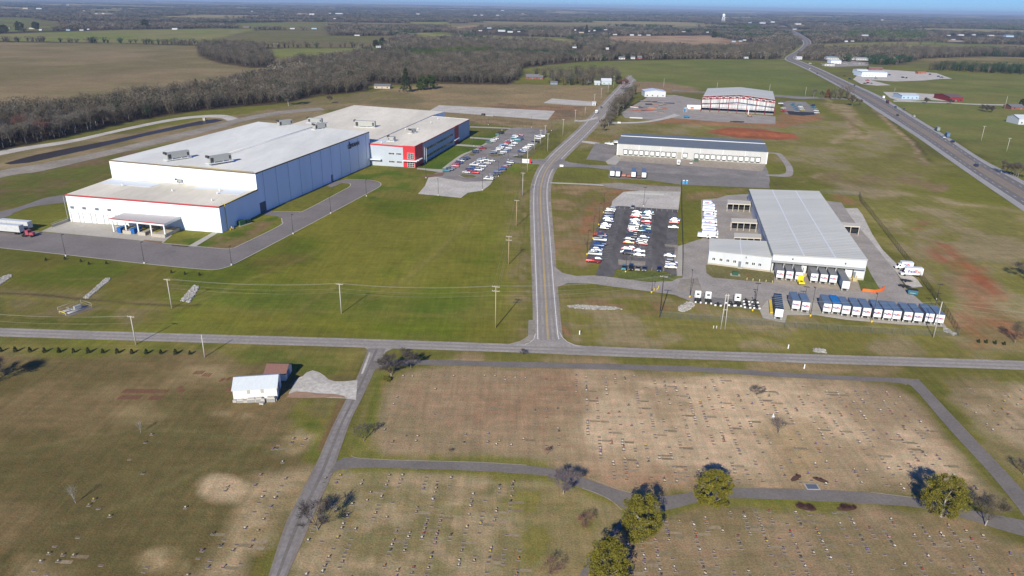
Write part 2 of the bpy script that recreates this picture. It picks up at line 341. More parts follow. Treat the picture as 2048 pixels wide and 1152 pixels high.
lp([(1655, 198), (1672, 220), (1700, 245), (1728, 262), (1735, 272), (1705, 280), (1660, 286)], 7, PALE, GB, .8); lp([(1640, 205), (1690, 235), (1712, 262)], 3, EARTH)
lp([(1560, 352), (1640, 358), (1720, 365), (1800, 374), (1868, 382), (1892, 374), (1880, 362), (1850, 352), (1800, 345)], 5, EARTH, GB, .8, 10)
lp([(1620, 292), (1700, 298), (1780, 305), (1850, 312), (1900, 330)], 8, (.19, .165, .085), GB, .7, 14, 2, 4)
lp([(1795, 212), (1850, 245), (1920, 290), (2000, 335), (2060, 375)], 4, (.06, .075, .022), GB, .7)
lp([(1000, 385), (960, 420), (900, 480), (820, 560), (770, 640)], 9, (.145, .145, .040), GB, .65, 20, 4, 4); lp([(1040, 370), (1010, 430), (990, 540), (960, 640)], 6, (.14, .14, .042), GB, .6, 20, 3, 4)
lp([(-20, 586), (80, 590), (160, 598), (250, 607), (340, 612), (400, 610)], 1.6, (.06, .045, .025), None, .8, 4, .6, 1); lp([(-20, 592), (160, 604), (340, 618), (600, 622), (1000, 632)], 3, (.14, .135, .045), GB, .6, 12)
lp([(1050, 300), (1046, 360), (1048, 450), (1052, 560), (1048, 660)], 3.5, (.19, .15, .085), OLV, .75, 7); lp([(1110, 640), (1122, 655), (1135, 672)], 2.5, (.22, .125, .07), None, .8)
lp([(1120, 470), (1112, 520), (1120, 600)], 3, (.19, .12, .065), GB, .7, 6); lp([(1170, 470), (1188, 410), (1235, 384)], 4, (.22, .115, .06), GB, .8, 8); lp([(1130, 596), (1200, 606), (1290, 622), (1330, 632)], 2.5, (.20, .125, .07), GB, .7, 6)
lp([(1780, 430), (1830, 470), (1880, 500), (1930, 545)], 4, PALE, GB, .6, 8); lp([(1700, 395), (1760, 440), (1850, 520), (1900, 590)], 4, (.16, .14, .06), GB, .5, 8)
lp([(560, 215), (700, 200), (860, 196), (1000, 190), (1180, 178)], 10, (.15, .125, .065), DRY, .5, 20); lp([(700, 215), (760, 195), (860, 178)], 8, (.15, .12, .065), DRY, .5, 20)
lp([(1150, 262), (1250, 258), (1400, 275)], 4, (.19, .12, .065), GB, .5, 8); lp([(1580, 300), (1620, 320), (1640, 345), (1600, 365)], 4, PALE, GB, .5, 8)
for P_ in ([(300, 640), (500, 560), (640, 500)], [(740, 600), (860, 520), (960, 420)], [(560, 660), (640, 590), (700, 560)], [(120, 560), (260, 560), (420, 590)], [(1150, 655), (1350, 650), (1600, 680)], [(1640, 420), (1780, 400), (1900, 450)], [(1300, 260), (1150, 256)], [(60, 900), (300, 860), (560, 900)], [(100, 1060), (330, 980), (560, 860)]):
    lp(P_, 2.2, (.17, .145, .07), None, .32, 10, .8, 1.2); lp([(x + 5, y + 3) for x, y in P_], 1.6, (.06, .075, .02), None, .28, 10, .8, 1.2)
for a_, b_ in (((684, 800), (640, 900)), ((612, 1000), (560, 1130))): lp([a_, b_], 1.2, (.15, .09, .05), None, .8, 4, .4, .6)
def build_ground():
    rr = [0.0, 30.0]
    while rr[-1] < 46000: rr.append(rr[-1] * (1.006 if rr[-1] < 9000 else 1.012))
    rr = np.array(rr[1:]); th = []
    t = -60.0
    while t <= 60.0: th.append(t); t += 0.22
    t += 4
    while t < 300 - 2: th.append(t); t += 5
    th = np.radians(np.array(th)); nR, nT = len(rr), len(th)
    X = np.outer(rr, np.sin(th)).ravel(); Y = np.outer(rr, np.cos(th)).ravel()
    Z = terrain(X, Y)
    co = np.empty((nR * nT + 1, 3), np.float32); co[:-1, 0] = X; co[:-1, 1] = Y; co[:-1, 2] = Z; co[-1] = 0
    i = np.arange(nR - 1)[:, None] * nT; j = np.arange(nT)[None, :]; j2 = (j + 1) % nT
    q = np.stack([i + j, i + j2, i + nT + j2, i + nT + j], -1).reshape(-1, 4)[:, ::-1]
    tri = np.stack([np.arange(nT), (np.arange(nT) + 1) % nT, np.full(nT, nR * nT)], -1)
    me = bpy.data.meshes.new('ground')
    me.vertices.add(len(co)); me.vertices.foreach_set('co', co.ravel())
    loops = np.concatenate([q.ravel(), tri.ravel()]).astype(np.int32)
    me.loops.add(len(loops)); me.loops.foreach_set('vertex_index', loops)
    st = np.concatenate([np.arange(len(q)) * 4, len(q) * 4 + np.arange(nT) * 3]).astype(np.int32)
    me.polygons.add(len(st)); me.polygons.foreach_set('loop_start', st)
    # colours of turf, soil and crops
    X = co[:, 0].astype(np.float64); Y = co[:, 1].astype(np.float64); r = np.hypot(X, Y)
    C = np.empty((len(X), 3)); n = fbm(X / 300, Y / 300, 4)[:, None]
    C[:] = np.array(FOR) * (0.6 + 0.8 * n)
    n2 = fbm(X / 900 + 9, Y / 420 + 3, 4); far = np.clip((r - 2500) / 2500, 0, 1) * np.clip((n2 - 0.565) * 20, 0, 1)
    C = C * (1 - far[:, None]) + np.array((.20, .18, .09)) * far[:, None]
    wx = fbm(X / 14 + 5, Y / 14 + 8, 4) - 0.5; wy = fbm(X / 14 + 55, Y / 14 + 28, 4) - 0.5
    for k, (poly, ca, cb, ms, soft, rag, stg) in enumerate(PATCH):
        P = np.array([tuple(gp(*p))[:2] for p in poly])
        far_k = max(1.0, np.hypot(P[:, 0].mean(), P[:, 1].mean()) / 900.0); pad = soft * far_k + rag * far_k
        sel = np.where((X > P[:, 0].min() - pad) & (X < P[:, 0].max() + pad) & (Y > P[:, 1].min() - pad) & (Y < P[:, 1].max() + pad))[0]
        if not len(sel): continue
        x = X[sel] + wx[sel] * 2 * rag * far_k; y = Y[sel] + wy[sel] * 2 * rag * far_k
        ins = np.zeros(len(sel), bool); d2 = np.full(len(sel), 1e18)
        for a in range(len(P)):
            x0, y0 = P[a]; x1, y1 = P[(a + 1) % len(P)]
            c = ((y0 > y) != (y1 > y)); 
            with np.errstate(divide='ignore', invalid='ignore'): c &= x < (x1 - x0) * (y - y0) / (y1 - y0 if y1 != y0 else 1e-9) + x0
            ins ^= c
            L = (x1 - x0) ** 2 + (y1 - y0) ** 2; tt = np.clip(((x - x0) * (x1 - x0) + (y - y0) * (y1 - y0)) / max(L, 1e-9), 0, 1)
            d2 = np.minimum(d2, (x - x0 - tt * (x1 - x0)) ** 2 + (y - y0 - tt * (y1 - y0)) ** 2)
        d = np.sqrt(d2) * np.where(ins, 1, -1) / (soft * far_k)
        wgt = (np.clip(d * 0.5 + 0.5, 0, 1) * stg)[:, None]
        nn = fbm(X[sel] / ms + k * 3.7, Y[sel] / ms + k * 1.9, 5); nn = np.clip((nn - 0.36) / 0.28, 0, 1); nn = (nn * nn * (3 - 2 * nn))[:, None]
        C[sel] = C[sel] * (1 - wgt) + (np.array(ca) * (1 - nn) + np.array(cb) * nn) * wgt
    gr_ = C[:, 1] > C[:, 0] * .92; C[:, 2] *= np.where(gr_, .68, .86); C[:, 1] *= np.where(gr_, 1.0, .982); C[:, 0] *= np.where(gr_, 1.06, 1.03); C *= 1.26 * (0.86 + 0.28 * fbm(X / 60 + 2, Y / 60, 4))[:, None]
    ca = me.color_attributes.new('turf', 'FLOAT_COLOR', 'POINT')
    buf = np.ones((len(X), 4), np.float32); buf[:, :3] = C; ca.data.foreach_set('color', buf.ravel())
    me.update(calc_edges=True); me.validate()
    me.polygons.foreach_set('use_smooth', [True] * len(me.polygons))
    m = bpy.data.materials.new('turf_and_soil'); m.use_nodes = True; n = m.node_tree; b = n.nodes['Principled BSDF']
    b.inputs['Roughness'].default_value = 0.95; b.inputs['Specular IOR Level'].default_value = 0.08
    at = n.nodes.new('ShaderNodeAttribute'); at.attribute_name = 'turf'
    tc = n.nodes.new('ShaderNodeTexCoord'); outs = []
    def nz(sc, det, lo, hi, st=(1, 1, 1), rot=0):
        mp = n.nodes.new('ShaderNodeMapping'); mp.inputs['Scale'].default_value = st; mp.inputs['Rotation'].default_value = (0, 0, rot); n.links.new(tc.outputs['Object'], mp.inputs[0])
        t = n.nodes.new('ShaderNodeTexNoise'); t.inputs['Scale'].default_value = sc; t.inputs['Detail'].default_value = det; t.inputs['Roughness'].default_value = 0.65
        n.links.new(mp.outputs[0], t.inputs['Vector'])
        mr = n.nodes.new('ShaderNodeMapRange'); mr.inputs[1].default_value = 0.28; mr.inputs[2].default_value = 0.72; mr.inputs[3].default_value = lo; mr.inputs[4].default_value = hi
        n.links.new(t.outputs[0], mr.inputs[0]); return mr.outputs[0]
    f = None
    for o in (nz(2.6, 6, .66, 1.34), nz(.20, 6, .86, 1.14), nz(.7, 5, .86, 1.14, (1, .07, 1), 0.22), nz(.5, 5, .88, 1.12, (.08, 1, 1), -0.1), nz(.02, 5, .86, 1.14)):
        if f is None: f = o
        else:
            mm = n.nodes.new('ShaderNodeMath'); mm.operation = 'MULTIPLY'; n.links.new(f, mm.inputs[0]); n.links.new(o, mm.inputs[1]); f = mm.outputs[0]
    sc = n.nodes.new('ShaderNodeVectorMath'); sc.operation = 'SCALE'; n.links.new(at.outputs['Color'], sc.inputs[0]); n.links.new(f, sc.inputs['Scale'])
    # straw-coloured thin spots in the turf
    mx = n.nodes.new('ShaderNodeMix'); mx.data_type = 'RGBA'; mx.blend_type = 'MULTIPLY'
    n.links.new(nz(.42, 8, -.5, 1.1), mx.inputs['Factor']); n.links.new(sc.outputs[0], mx.inputs[6]); mx.inputs[7].default_value = (1.32, 1.10, 1.12, 1)
    n.links.new(mx.outputs[2], b.inputs['Base Color'])
    bp = n.nodes.new('ShaderNodeBump'); bp.inputs['Strength'].default_value = 0.35; bp.inputs['Distance'].default_value = 0.15
    n.links.new(nz(2.2, 4, 0, 1), bp.inputs['Height']); n.links.new(bp.outputs[0], b.inputs['Normal'])
    me.materials.append(m); MATS['turf'] = m
    o = link('ground', me); o['kind'] = 'structure'
    return o
GROUND = build_ground()
# ================= roads, yards and pavements =================
asph = mat('asphalt_old', (.33, .29, .252), .92, var=.20, scale=1.2, var2=.16, spec=.15)
asph2 = mat('asphalt_mid', (.25, .222, .198), .92, var=.20, scale=.8, var2=.22, spec=.15)
asph3 = mat('asphalt_lot', (.118, .106, .098), .9, var=.30, scale=.35, var2=.30, spec=.2, stretch=(1, .3, 1))
asphd = mat('asphalt_service', (.205, .180, .165), .92, var=.10, scale=.8, var2=.12, spec=.15)
drivem = mat('asphalt_drive', (.19, .164, .142), .92, var=.16, scale=1.5, var2=.12, spec=.15)
drivel = mat('gravelled_drive', (.235, .20, .17), .95, var=.15, scale=1.2, var2=.12, spec=.1)
hwyl = mat('highway_lane', (.18, .163, .152), .9, var=.10, scale=.5, var2=.08, spec=.15)
hwyc = mat('highway_turn_lane', (.25, .205, .165), .9, var=.10, scale=.5, var2=.08, spec=.15)
shld = mat('highway_shoulder', (.34, .32, .30), .95, var=.12, scale=.6, var2=.1, spec=.1)
conc = mat('concrete', (.42, .38, .32), .9, var=.10, scale=.6, var2=.10, spec=.15)
concd = mat('stained_concrete', (.36, .30, .23), .9, var=.18, scale=.5, var2=.12, spec=.15, stretch=(1, .35, 1))
grav = mat('gravel', (.50, .455, .395), .97, var=.22, scale=.9, var2=.16, spec=.05)
gravd = mat('gravel_brown', (.30, .26, .21), .97, var=.2, scale=.5, var2=.2, spec=.05)
kerbm = mat('kerb_concrete', (.52, .47, .38), .9, var=.08, scale=1, spec=.1)
whitep = mat('white_road_paint', (.78, .76, .72), .8, var=.25, scale=1.3)
yellp = mat('yellow_road_paint', (.60, .38, .06), .8, var=.25, scale=1.3)
turfs = mat('kerbed_turf', (.125, .140, .036), .95, var=.30, scale=.9, var2=.25, spec=.05)
turfd = mat('kerbed_dry_turf', (.165, .145, .058), .95, var=.30, scale=.9, var2=.25, spec=.05)
ZR = 0.03
# county road
CL = [(1071, 681), (1071, 665), (1070, 600), (1068, 540), (1066, 480), (1064.5, 420), (1064.7, 393), (1067, 369), (1077, 342), (1094, 318), (1121, 292), (1159, 258), (1203, 212), (1237, 176), (1262, 150)]
CR = [(1124, 681), (1119.5, 665), (1113, 600), (1108, 540), (1103.6, 480), (1098.5, 420), (1096.8, 393), (1098, 369), (1105, 345), (1121, 323), (1142, 301), (1170, 274), (1204, 238), (1246, 192), (1268, 160)]
strip('county_verge', [(x - 5, y) for x, y in CL], [(x + 5, y) for x, y in CR], ZR - .02, gravd)
_, A1, B1 = strip('county_road', CL, CR, ZR, None, [(0, .16, asph), (.16, .26, mat('wheel_track', (.28, .246, .212), .9, var=.12, scale=1, spec=.15, stretch=(1, .2, 1))), (.26, .36, asph), (.36, .45, MATS['wheel_track']), (.45, .56, asph), (.56, .65, MATS['wheel_track']), (.65, .75, asph), (.75, .84, MATS['wheel_track']), (.84, 1, asph)])
mk = MB()
n = len(A1); LLn = [a.lerp(b, .09) for a, b in zip(A1, B1)]; RRn = [a.lerp(b, .91) for a, b in zip(A1, B1)]
line_strip(mk, LLn[2:], .24, 0, 0); line_strip(mk, RRn[2:], .24, 0, 0)
mid = [a.lerp(b, .5) for a, b in zip(A1, B1)]; tw = [(b - a).normalized() * .14 for a, b in zip(A1, B1)]
line_strip(mk, [p + t for p, t in zip(mid, tw)][3:], .15, 0, 1); line_strip(mk, [p - t for p, t in zip(mid, tw)][3:], .15, 0, 1)
line_strip(mk, [gp(*p) for p in ((1119.5, 665), (1124, 674), (1133, 683), (1147, 690), (1160, 693))], .14, 0, 0)
line_strip(mk, [gp(*p) for p in ((1071, 668), (1068, 678), (1060, 685), (1050, 689))], .14, 0, 0)
o = mk.build('county_road_markings', [whitep, yellp]); o.location.z = ZR + .02; o['kind'] = 'structure'
sheet('county_road_flare', [(1071, 664), (1119, 664), (1124, 674), (1134, 683), (1149, 689), (1175, 693), (1175, 700), (1020, 696), (1020, 688), (1046, 687), (1061, 684), (1068, 678)], ZR - .008, asph)
sheet('shoulder_gravel', [(1057, 640), (1071, 640), (1071, 665), (1066, 682), (1040, 688), (1018, 688), (1040, 682), (1056, 672)], ZR - .016, gravd)
# cross road
_, A2, B2 = strip('cross_road', [(-260, 647), (0, 656), (350, 667), (700, 677), (1022, 688), (1175, 692), (1380, 701), (1700, 711), (2048, 722), (2500, 738)],
      [(-260, 663), (0, 673), (350, 684), (700, 694.5), (1022, 704.7), (1175, 711), (1380, 718.4), (1700, 729), (2048, 740), (2500, 757)], ZR + .004, None,
      [(0, .22, asph), (.22, .40, mat('wheel_track', (.27, .238, .205), .9, var=.12, scale=1, spec=.15)), (.40, .6, asph), (.6, .78, MATS['wheel_track']), (.78, 1, asph)])
# cemetery drives
_, A, B = strip('cemetery_drive', [(737, 697), (716, 750), (692.5, 798), (663, 857), (636, 920), (620, 951), (595, 1000), (569, 1053), (537, 1151), (500, 1260)],
      [(772, 697), (750.6, 739), (727, 790), (703.5, 837), (684, 890), (663, 951), (636, 1010), (608, 1077), (575, 1151), (535, 1260)], ZR + .008, None,
      [(0, .16, drivel), (.16, .42, asph2), (.42, .58, drivem), (.58, .84, asph2), (.84, 1, drivel)])
sheet('drive_mouth', [(725, 692), (792, 694), (772, 704), (764, 716), (745, 745), (720, 745), (737, 710), (736, 700)], ZR - .004, asph)
_, A, B = strip('cemetery_loop_drive', [(672, 925), (690, 915), (719, 917), (798, 921), (955, 925), (1053, 931.5), (1108, 939), (1170, 957), (1237, 980.5), (1284, 992), (1348, 990), (1399, 982), (1466, 976.6), (1623, 979), (1740, 986), (1838, 998), (1930, 1018), (2048, 1041), (2300, 1090)],
      [(655, 950), (680, 940), (719, 936.6), (798, 937), (950, 942), (1040, 948), (1096, 953), (1162.6, 976.6), (1221, 1000), (1275, 1030), (1348, 1017), (1399, 1004), (1466, 997), (1623, 1002), (1740, 1008), (1838, 1016), (1925, 1036), (2048, 1073), (2300, 1130)], ZR + .012, drivem)
strip('cemetery_lower_drive', [(1265, 1005), (1241, 1041), (1210, 1077), (1182, 1108), (1159, 1151), (1110, 1260)], [(1330, 1022), (1262, 1041), (1229, 1073), (1202, 1104), (1175, 1151), (1125, 1260)], ZR + .016, drivem)
strip('cemetery_upper_drive', [(745, 722), (844, 720), (1000, 723), (1380, 733), (1583, 746), (1819, 757.7), (1836, 760)], [(740, 740), (817, 730), (1000, 734), (1380, 743.7), (1583, 755.7), (1780, 765), (1811, 770.6)], ZR + .012, drivem)
strip('cemetery_east_drive', [(1805, 762), (1830.6, 780), (1897, 857), (1976, 943), (2031, 1010), (2055, 1045)], [(1836.5, 758), (1870, 794), (1936.6, 865), (2015, 947), (2062, 1000), (2100, 1045)], ZR + .020, drivem)
for i, P in enumerate(([(702, 912), (720, 917), (800, 921), (955, 925), (1053, 931)], [(1164, 977), (1190, 986), (1221, 1001), (1243, 1020)], [(1175, 955), (1237, 979), (1280, 990)], [(1740, 985), (1838, 997)])):
    mk = MB(); line_strip(mk, smooth_line([gp(*p) for p in P]), .22); o = mk.build('kerb', [mat('worn_kerb', (.34, .29, .22), .9, var=.2, scale=1)]); o.location.z = .10; o['kind'] = 'structure'
sheet('shed_forecourt', [(577, 788), (584, 775), (590, 763), (597, 756), (606, 752), (613, 745), (625, 741), (637, 744), (648, 751), (657, 759), (670, 763), (690, 763), (715, 760), (712, 800), (690, 797), (640, 795), (600, 793)], ZR, mat('pale_gravel', (.50, .455, .39), .97, var=.28, scale=.7, var2=.22, spec=.05))
sheet('forecourt_clay', [(572, 795), (580, 787), (592, 783), (612, 784), (640, 787), (668, 788), (688, 792), (692, 796), (660, 795), (620, 796), (595, 796)], ZR + .004, mat('clay', (.34, .215, .14), .95, var=.15, scale=.6, var2=.2))
sheet('pale_verge', [(738, 705), (741, 706), (733, 730), (726, 748), (722, 748), (729, 728)], ZR + .02, grav)
# highway
HL = [(1500, 28), (1519, 35), (1541, 44), (1560, 54), (1572, 62), (1590, 71), (1603, 80), (1605, 90), (1590, 103), (1569, 117), (1589, 128), (1621.6, 143.6), (1690, 181), (1758.4, 225.7), (1827, 270), (1895, 318), (1963.6, 366), (2048, 424), (2300, 605)]
HR = [(1503, 27.5), (1524, 34), (1550, 43), (1572, 53), (1587, 61), (1606, 71), (1620, 80), (1622, 90), (1608, 103), (1588, 115), (1606, 124), (1638.7, 136.8), (1690, 160.7), (1758.4, 191.5), (1827, 232.6), (1895, 273.6), (1963.6, 318), (2048, 362.5), (2400, 560)]
_, A, B = strip('highway', HL, HR, .12, None, [(0, .15, shld), (.15, .40, hwyl), (.40, .60, hwyc), (.60, .87, hwyl), (.87, 1, shld)], 6)
mk = MB(); near = [i for i in range(len(A)) if A[i].y < 1500]
for t, ds, mi, wd in ((.158, None, 0, .2), (.275, (4, 8), 0, .2), (.40, None, 1, .16), (.60, None, 1, .16), (.735, (4, 8), 0, .2), (.862, None, 0, .2)):
    line_strip(mk, [A[i].lerp(B[i], t) for i in near], wd, 0, mi, ds)
o = mk.build('highway_markings', [whitep, yellp]); o.location.z = .16; o['kind'] = 'structure'
# plant service drive
sheet('service_drive', [(-260, 470), (0, 496), (137, 510.5), (290.7, 528), (405, 539), (432, 539.5), (452, 535), (475, 525), (581, 469.5), (700, 406), (735, 387), (757, 375), (762, 369), (758, 364.5), (747, 361.5), (731, 359.5), (690, 359), (662, 365), (655, 372), (662, 375), (685, 366), (698, 367), (701, 370), (697, 375), (680, 384), (609, 421.5), (595, 423.5), (547, 423.5), (536, 416), (521, 422), (530, 430), (556, 433), (563, 437), (564, 443), (559, 452), (479, 491), (465, 496.5), (452, 498), (425, 496), (393, 493), (325, 486.5), (238, 477), (78, 464), (30, 459), (-260, 435)], ZR, asphd)
mk = MB()
for P in ([(0, 496), (137, 510.5), (290.7, 528), (405, 539), (432, 539.5), (452, 535), (475, 525), (581, 469.5), (700, 406), (735, 387), (757, 375), (762, 369), (758, 364.5), (747, 361.5), (731, 359.5), (690, 359)],
          [(325, 486.5), (393, 493), (425, 496), (452, 498), (465, 496.5), (479, 491), (559, 452), (564, 443), (563, 437)], [(547, 423.5), (595, 423.5), (609, 421.5), (680, 384), (697, 375), (701, 370), (698, 367), (685, 366)]):
    line_strip(mk, smooth_line([gp(*p) for p in P], 4), .4)
o = mk.build('service_kerb', [kerbm]); o.location.z = .12; o['kind'] = 'structure'
sheet('loading_apron', [(82, 463), (106, 452), (143, 441), (230, 451), (345, 470), (326, 486), (238, 477)], ZR + .004, conc)
sheet('apron_stain', [(290, 480), (326, 483), (322, 487), (285, 481)], ZR + .008, mat('mud_stain', (.22, .13, .07), .95, var=.3, scale=.6))
sheet('footpath', [(377, 492), (427, 464), (436, 466), (391, 493.5)], ZR + .006, conc)
strip('west_drive', [(-200, 462), (0, 423), (51, 409.6), (90, 396), (140, 388)], [(-200, 480), (0, 437), (30, 425), (68, 413), (140, 404)], ZR - .004, asphd)
# tracks and pond by the wood
sheet('pond', [(8, 327), (40, 318), (75, 309), (130, 298), (230, 279), (330, 257), (400, 242), (430, 238), (448, 240), (430, 245), (380, 253), (290, 272), (200, 294), (120, 312), (60, 325), (20, 329)], ZR + .01, mat('pond_water', (.050, .038, .028), .3, spec=.02))
strip('gravel_track', [(-200, 342), (0, 302), (60, 292), (150, 278), (250, 256), (340, 238), (400, 231), (450, 230), (480, 238)], [(-200, 352), (0, 311), (60, 299), (150, 284), (250, 261), (340, 243), (395, 236), (440, 236), (455, 242)], ZR, grav)
strip('pond_side_track', [(-200, 395), (0, 342), (80, 328), (170, 310), (260, 290), (360, 266), (450, 245), (480, 236), (560, 222), (640, 215)], [(-200, 415), (0, 356), (80, 343), (170, 322), (260, 301), (360, 277), (450, 254), (485, 243), (560, 229), (650, 220)], ZR + .004, gravd)
sheet('pale_gravel_lot', [(858, 222), (878, 210.5), (1110, 222), (1096, 240)], ZR, grav)
sheet('far_gravel_lot', [(1087, 206), (1104, 197), (1192, 204), (1190, 212), (1150, 211)], ZR, grav)
strip('lot_track', [(1150, 240), (1170, 240), (1195, 233)], [(1148, 243), (1170, 243), (1196, 237)], ZR, grav)
# car park of the plant
sheet('staff_car_park', [(1021, 256), (1036, 254.5), (1090, 258), (1096, 262), (1090, 270), (1062, 300), (1042, 313), (1024, 315), (1055, 319), (1088, 319), (1100, 314), (1087, 330), (1055, 327.5), (1030, 325.5), (1014, 339), (999, 348), (985, 362), (930, 364), (858, 352), (886, 340), (912, 321), (948, 302), (971, 288), (1003, 268)], ZR, asph2)
sheet('gravel_overflow_lot', [(858, 351.5), (930, 364), (985, 362), (981, 369), (966, 381), (935, 386), (922, 396), (880, 392), (836, 388), (850, 372)], ZR + .004, grav)
strip('staff_pavement', [(1003, 266), (968, 288), (945, 300.5), (925, 308), (905, 321), (884, 337)], [(1006, 267), (973, 288.5), (950, 301), (930, 310), (912, 321.5), (891, 338)], ZR, conc)
sheet('entrance_walk', [(835, 336), (863, 338), (888, 339), (884, 345), (862, 342), (833, 338.5)], ZR + .003, conc)
strip('cross_walk', [(910, 288), (935, 289.5), (968, 292)], [(903, 291), (935, 293), (960, 295)], ZR + .003, conc)
strip('rear_walk', [(940, 274), (970, 276), (992, 277)], [(940, 277), (970, 279), (985, 281)], ZR + .003, conc)
strip('rear_path', [(940, 253), (980, 254), (1021, 256)], [(940, 255), (980, 256.5), (1021, 258)], ZR + .003, conc)
for P, k in (([(918, 351), (926, 349), (946, 351), (955, 354), (945, 356), (928, 355)], turfd), ([(974, 310.5), (984, 309.5), (1002, 310.5), (1008, 312), (994, 314), (980, 313)], turfd), ([(1023, 315), (1042, 312), (1062, 301), (1075, 300), (1068, 310), (1050, 317)], turfd), ([(940, 308), (953, 307), (947, 312), (938, 311)], turfd)):
    sheet('kerbed_island', P, ZR + .10, k)
for P in ([(918, 351), (928, 355.5), (945, 356.5), (955, 354)], [(974, 310.5), (980, 313.2), (994, 314.2), (1008, 312)], [(1023, 315), (1035, 317.5), (1055, 319), (1088, 319)], [(1088, 330), (1055, 327.5), (1030, 325.5)]):
    mk = MB(); line_strip(mk, smooth_line([gp(*p) for p in P]), .5); o = mk.build('kerb', [kerbm]); o.location.z = .235; o['kind'] = 'structure'
sheet('bare_clay_patch', [(890, 345), (862, 349), (838, 352), (850, 356), (885, 352)], ZR - .01, mat('bare_clay', (.20, .12, .07), .95, var=.2, scale=.4))
# middle warehouse yard
sheet('middle_yard', [(1121, 318), (1140, 325), (1180, 330), (1222, 331), (1240, 312), (1530, 330), (1536, 343), (1540, 362), (1535, 377), (1425, 372), (1363, 369), (1362, 364), (1220, 353), (1218, 340), (1180, 335), (1125, 334), (1098, 340), (1108, 326)], ZR, asph2)
sheet('lower_yard_patch', [(1216, 349), (1230, 338), (1300, 345), (1535, 360), (1540, 377), (1363, 370), (1300, 361), (1218, 357)], ZR + .004, mat('asphalt_patch', (.21, .19, .165), .92, var=.14, scale=.3, var2=.16))
sheet('dock_apron', [(1240, 311), (1532, 328.5), (1524, 343), (1400, 333.5), (1238, 322)], ZR + .008, concd)
sheet('car_bay', [(1172, 319), (1190, 287), (1235, 288), (1232, 305), (1222, 330), (1210, 323)], ZR + .004, asph2)
sheet('corner_apron', [(1211, 323), (1232, 310), (1243, 316), (1232, 330), (1216, 329)], ZR + .008, conc)
strip('bay_link', [(1165, 282), (1180, 283), (1200, 286)], [(1163, 285), (1178, 287), (1196, 290)], ZR, grav)
strip('east_loop', [(1536, 305), (1560, 307), (1572, 318), (1584, 333), (1586, 348), (1575, 354), (1532, 352)], [(1536, 307.5), (1552, 309), (1562, 320), (1570, 332), (1572, 344), (1560, 349), (1532, 349)], ZR + .012, asph)
# steel building yard
sheet('steel_yard', [(1242, 226), (1258, 216), (1290, 198), (1300, 190), (1350, 190), (1402, 200), (1402, 222), (1551, 233), (1551, 249), (1440, 244), (1340, 236), (1310, 240), (1250, 236)], ZR, asph)
strip('yard_track', [(1222, 245), (1280, 243.5), (1320, 237), (1348, 228)], [(1225, 247.5), (1285, 246), (1330, 239), (1360, 231)], ZR + .004, grav)
sheet('hall_slab', [(1402, 222.5), (1548, 230.5), (1542, 205), (1405, 205)], ZR + .02, conc)
sheet('dealer_lot', [(1566, 205), (1575, 202), (1612, 204), (1636, 226), (1628, 230), (1610, 231.5), (1572, 228), (1566, 222)], ZR, asph2)
sheet('new_asphalt', [(1573, 222), (1628, 225), (1630, 229.5), (1605, 231.5), (1578, 229)], ZR + .004, mat('fresh_asphalt', (.035, .034, .036), .85, var=.1, scale=1))
strip('hall_road', [(1345, 180), (1400, 183), (1550, 190), (1600, 193), (1660, 195), (1720, 200)], [(1345, 182), (1400, 185), (1550, 194), (1600, 198), (1660, 197.5), (1720, 202)], ZR, asph2)
# east side lots
sheet('dealership_lot', [(1706, 159), (1725, 141), (1750, 138), (1872, 146), (1905, 158), (1880, 158), (1850, 161), (1790, 163), (1740, 160), (1782, 170.5), (1753, 171.5), (1722, 168)], ZR, grav)
sheet('dealership_rear_lot', [(1640, 127), (1700, 122), (1740, 125), (1735, 132), (1660, 134)], ZR, asph)
sheet('kennel_lot', [(1766, 184), (1830, 186), (1890, 190), (1905, 203), (1860, 200), (1800, 203), (1780, 196)], ZR, grav)
strip('side_road', [(1787, 201), (1880, 204), (1960, 208), (2100, 210)], [(1787, 203.5), (1880, 206), (1960, 210), (2100, 213)], ZR, grav)
# delivery depot
sheet('depot_access', [(1108, 533), (1124.6, 546), (1152, 552.5), (1193, 551), (1232, 556), (1303, 565), (1365, 556), (1366, 490), (1385.6, 483), (1404, 478), (1402, 400), (1433, 397), (1454, 391), (1500, 388), (1640, 400), (1683, 406), (1700, 432), (1721, 459), (1748, 490), (1789, 541), (1813, 579), (1837, 599), (1852, 613), (1893, 655), (1800, 650), (1690, 640), (1632, 631), (1574, 631), (1570, 647), (1526, 637), (1519, 621), (1387, 605), (1348, 590), (1302, 584), (1176, 567), (1135, 567), (1113, 575)], ZR, asph)
sheet('dock_slab', [(1548, 567), (1556, 548), (1714, 558), (1722, 584), (1640, 576)], ZR + .004, concd)
sheet('trailer_pad', [(1519, 620), (1536, 600), (1575, 602), (1870, 625), (1893, 655), (1690, 640), (1632, 631), (1574, 631), (1570, 647), (1526, 637)], ZR + .004, conc)
sheet('tractor_pad', [(1387, 592), (1518, 603), (1519, 621), (1387, 605)], ZR + .004, mat('worn_pad', (.20, .185, .17), .9, var=.25, scale=.6))
sheet('depot_gravel', [(1690, 417), (1715, 417), (1725, 430), (1745, 470), (1765, 500), (1795, 530), (1835, 560), (1845, 574), (1826, 576), (1813, 572), (1789, 541), (1748, 490), (1721, 459), (1700, 432)], ZR + .004, grav)
sheet('depot_front_turf', [(1411, 531), (1420, 530), (1543, 546), (1549, 551), (1547, 566), (1500, 562.5), (1426, 556), (1413, 547)], ZR + .11, turfd)
sheet('depot_side_turf', [(1714, 557), (1733, 532), (1743, 552), (1757, 575), (1765, 582), (1752, 586), (1722, 582)], ZR + .11, turfs)
sheet('gate_turf', [(1232, 543), (1326, 545), (1353, 558), (1345, 563), (1300, 565), (1236, 557)], ZR + .11, turfs)
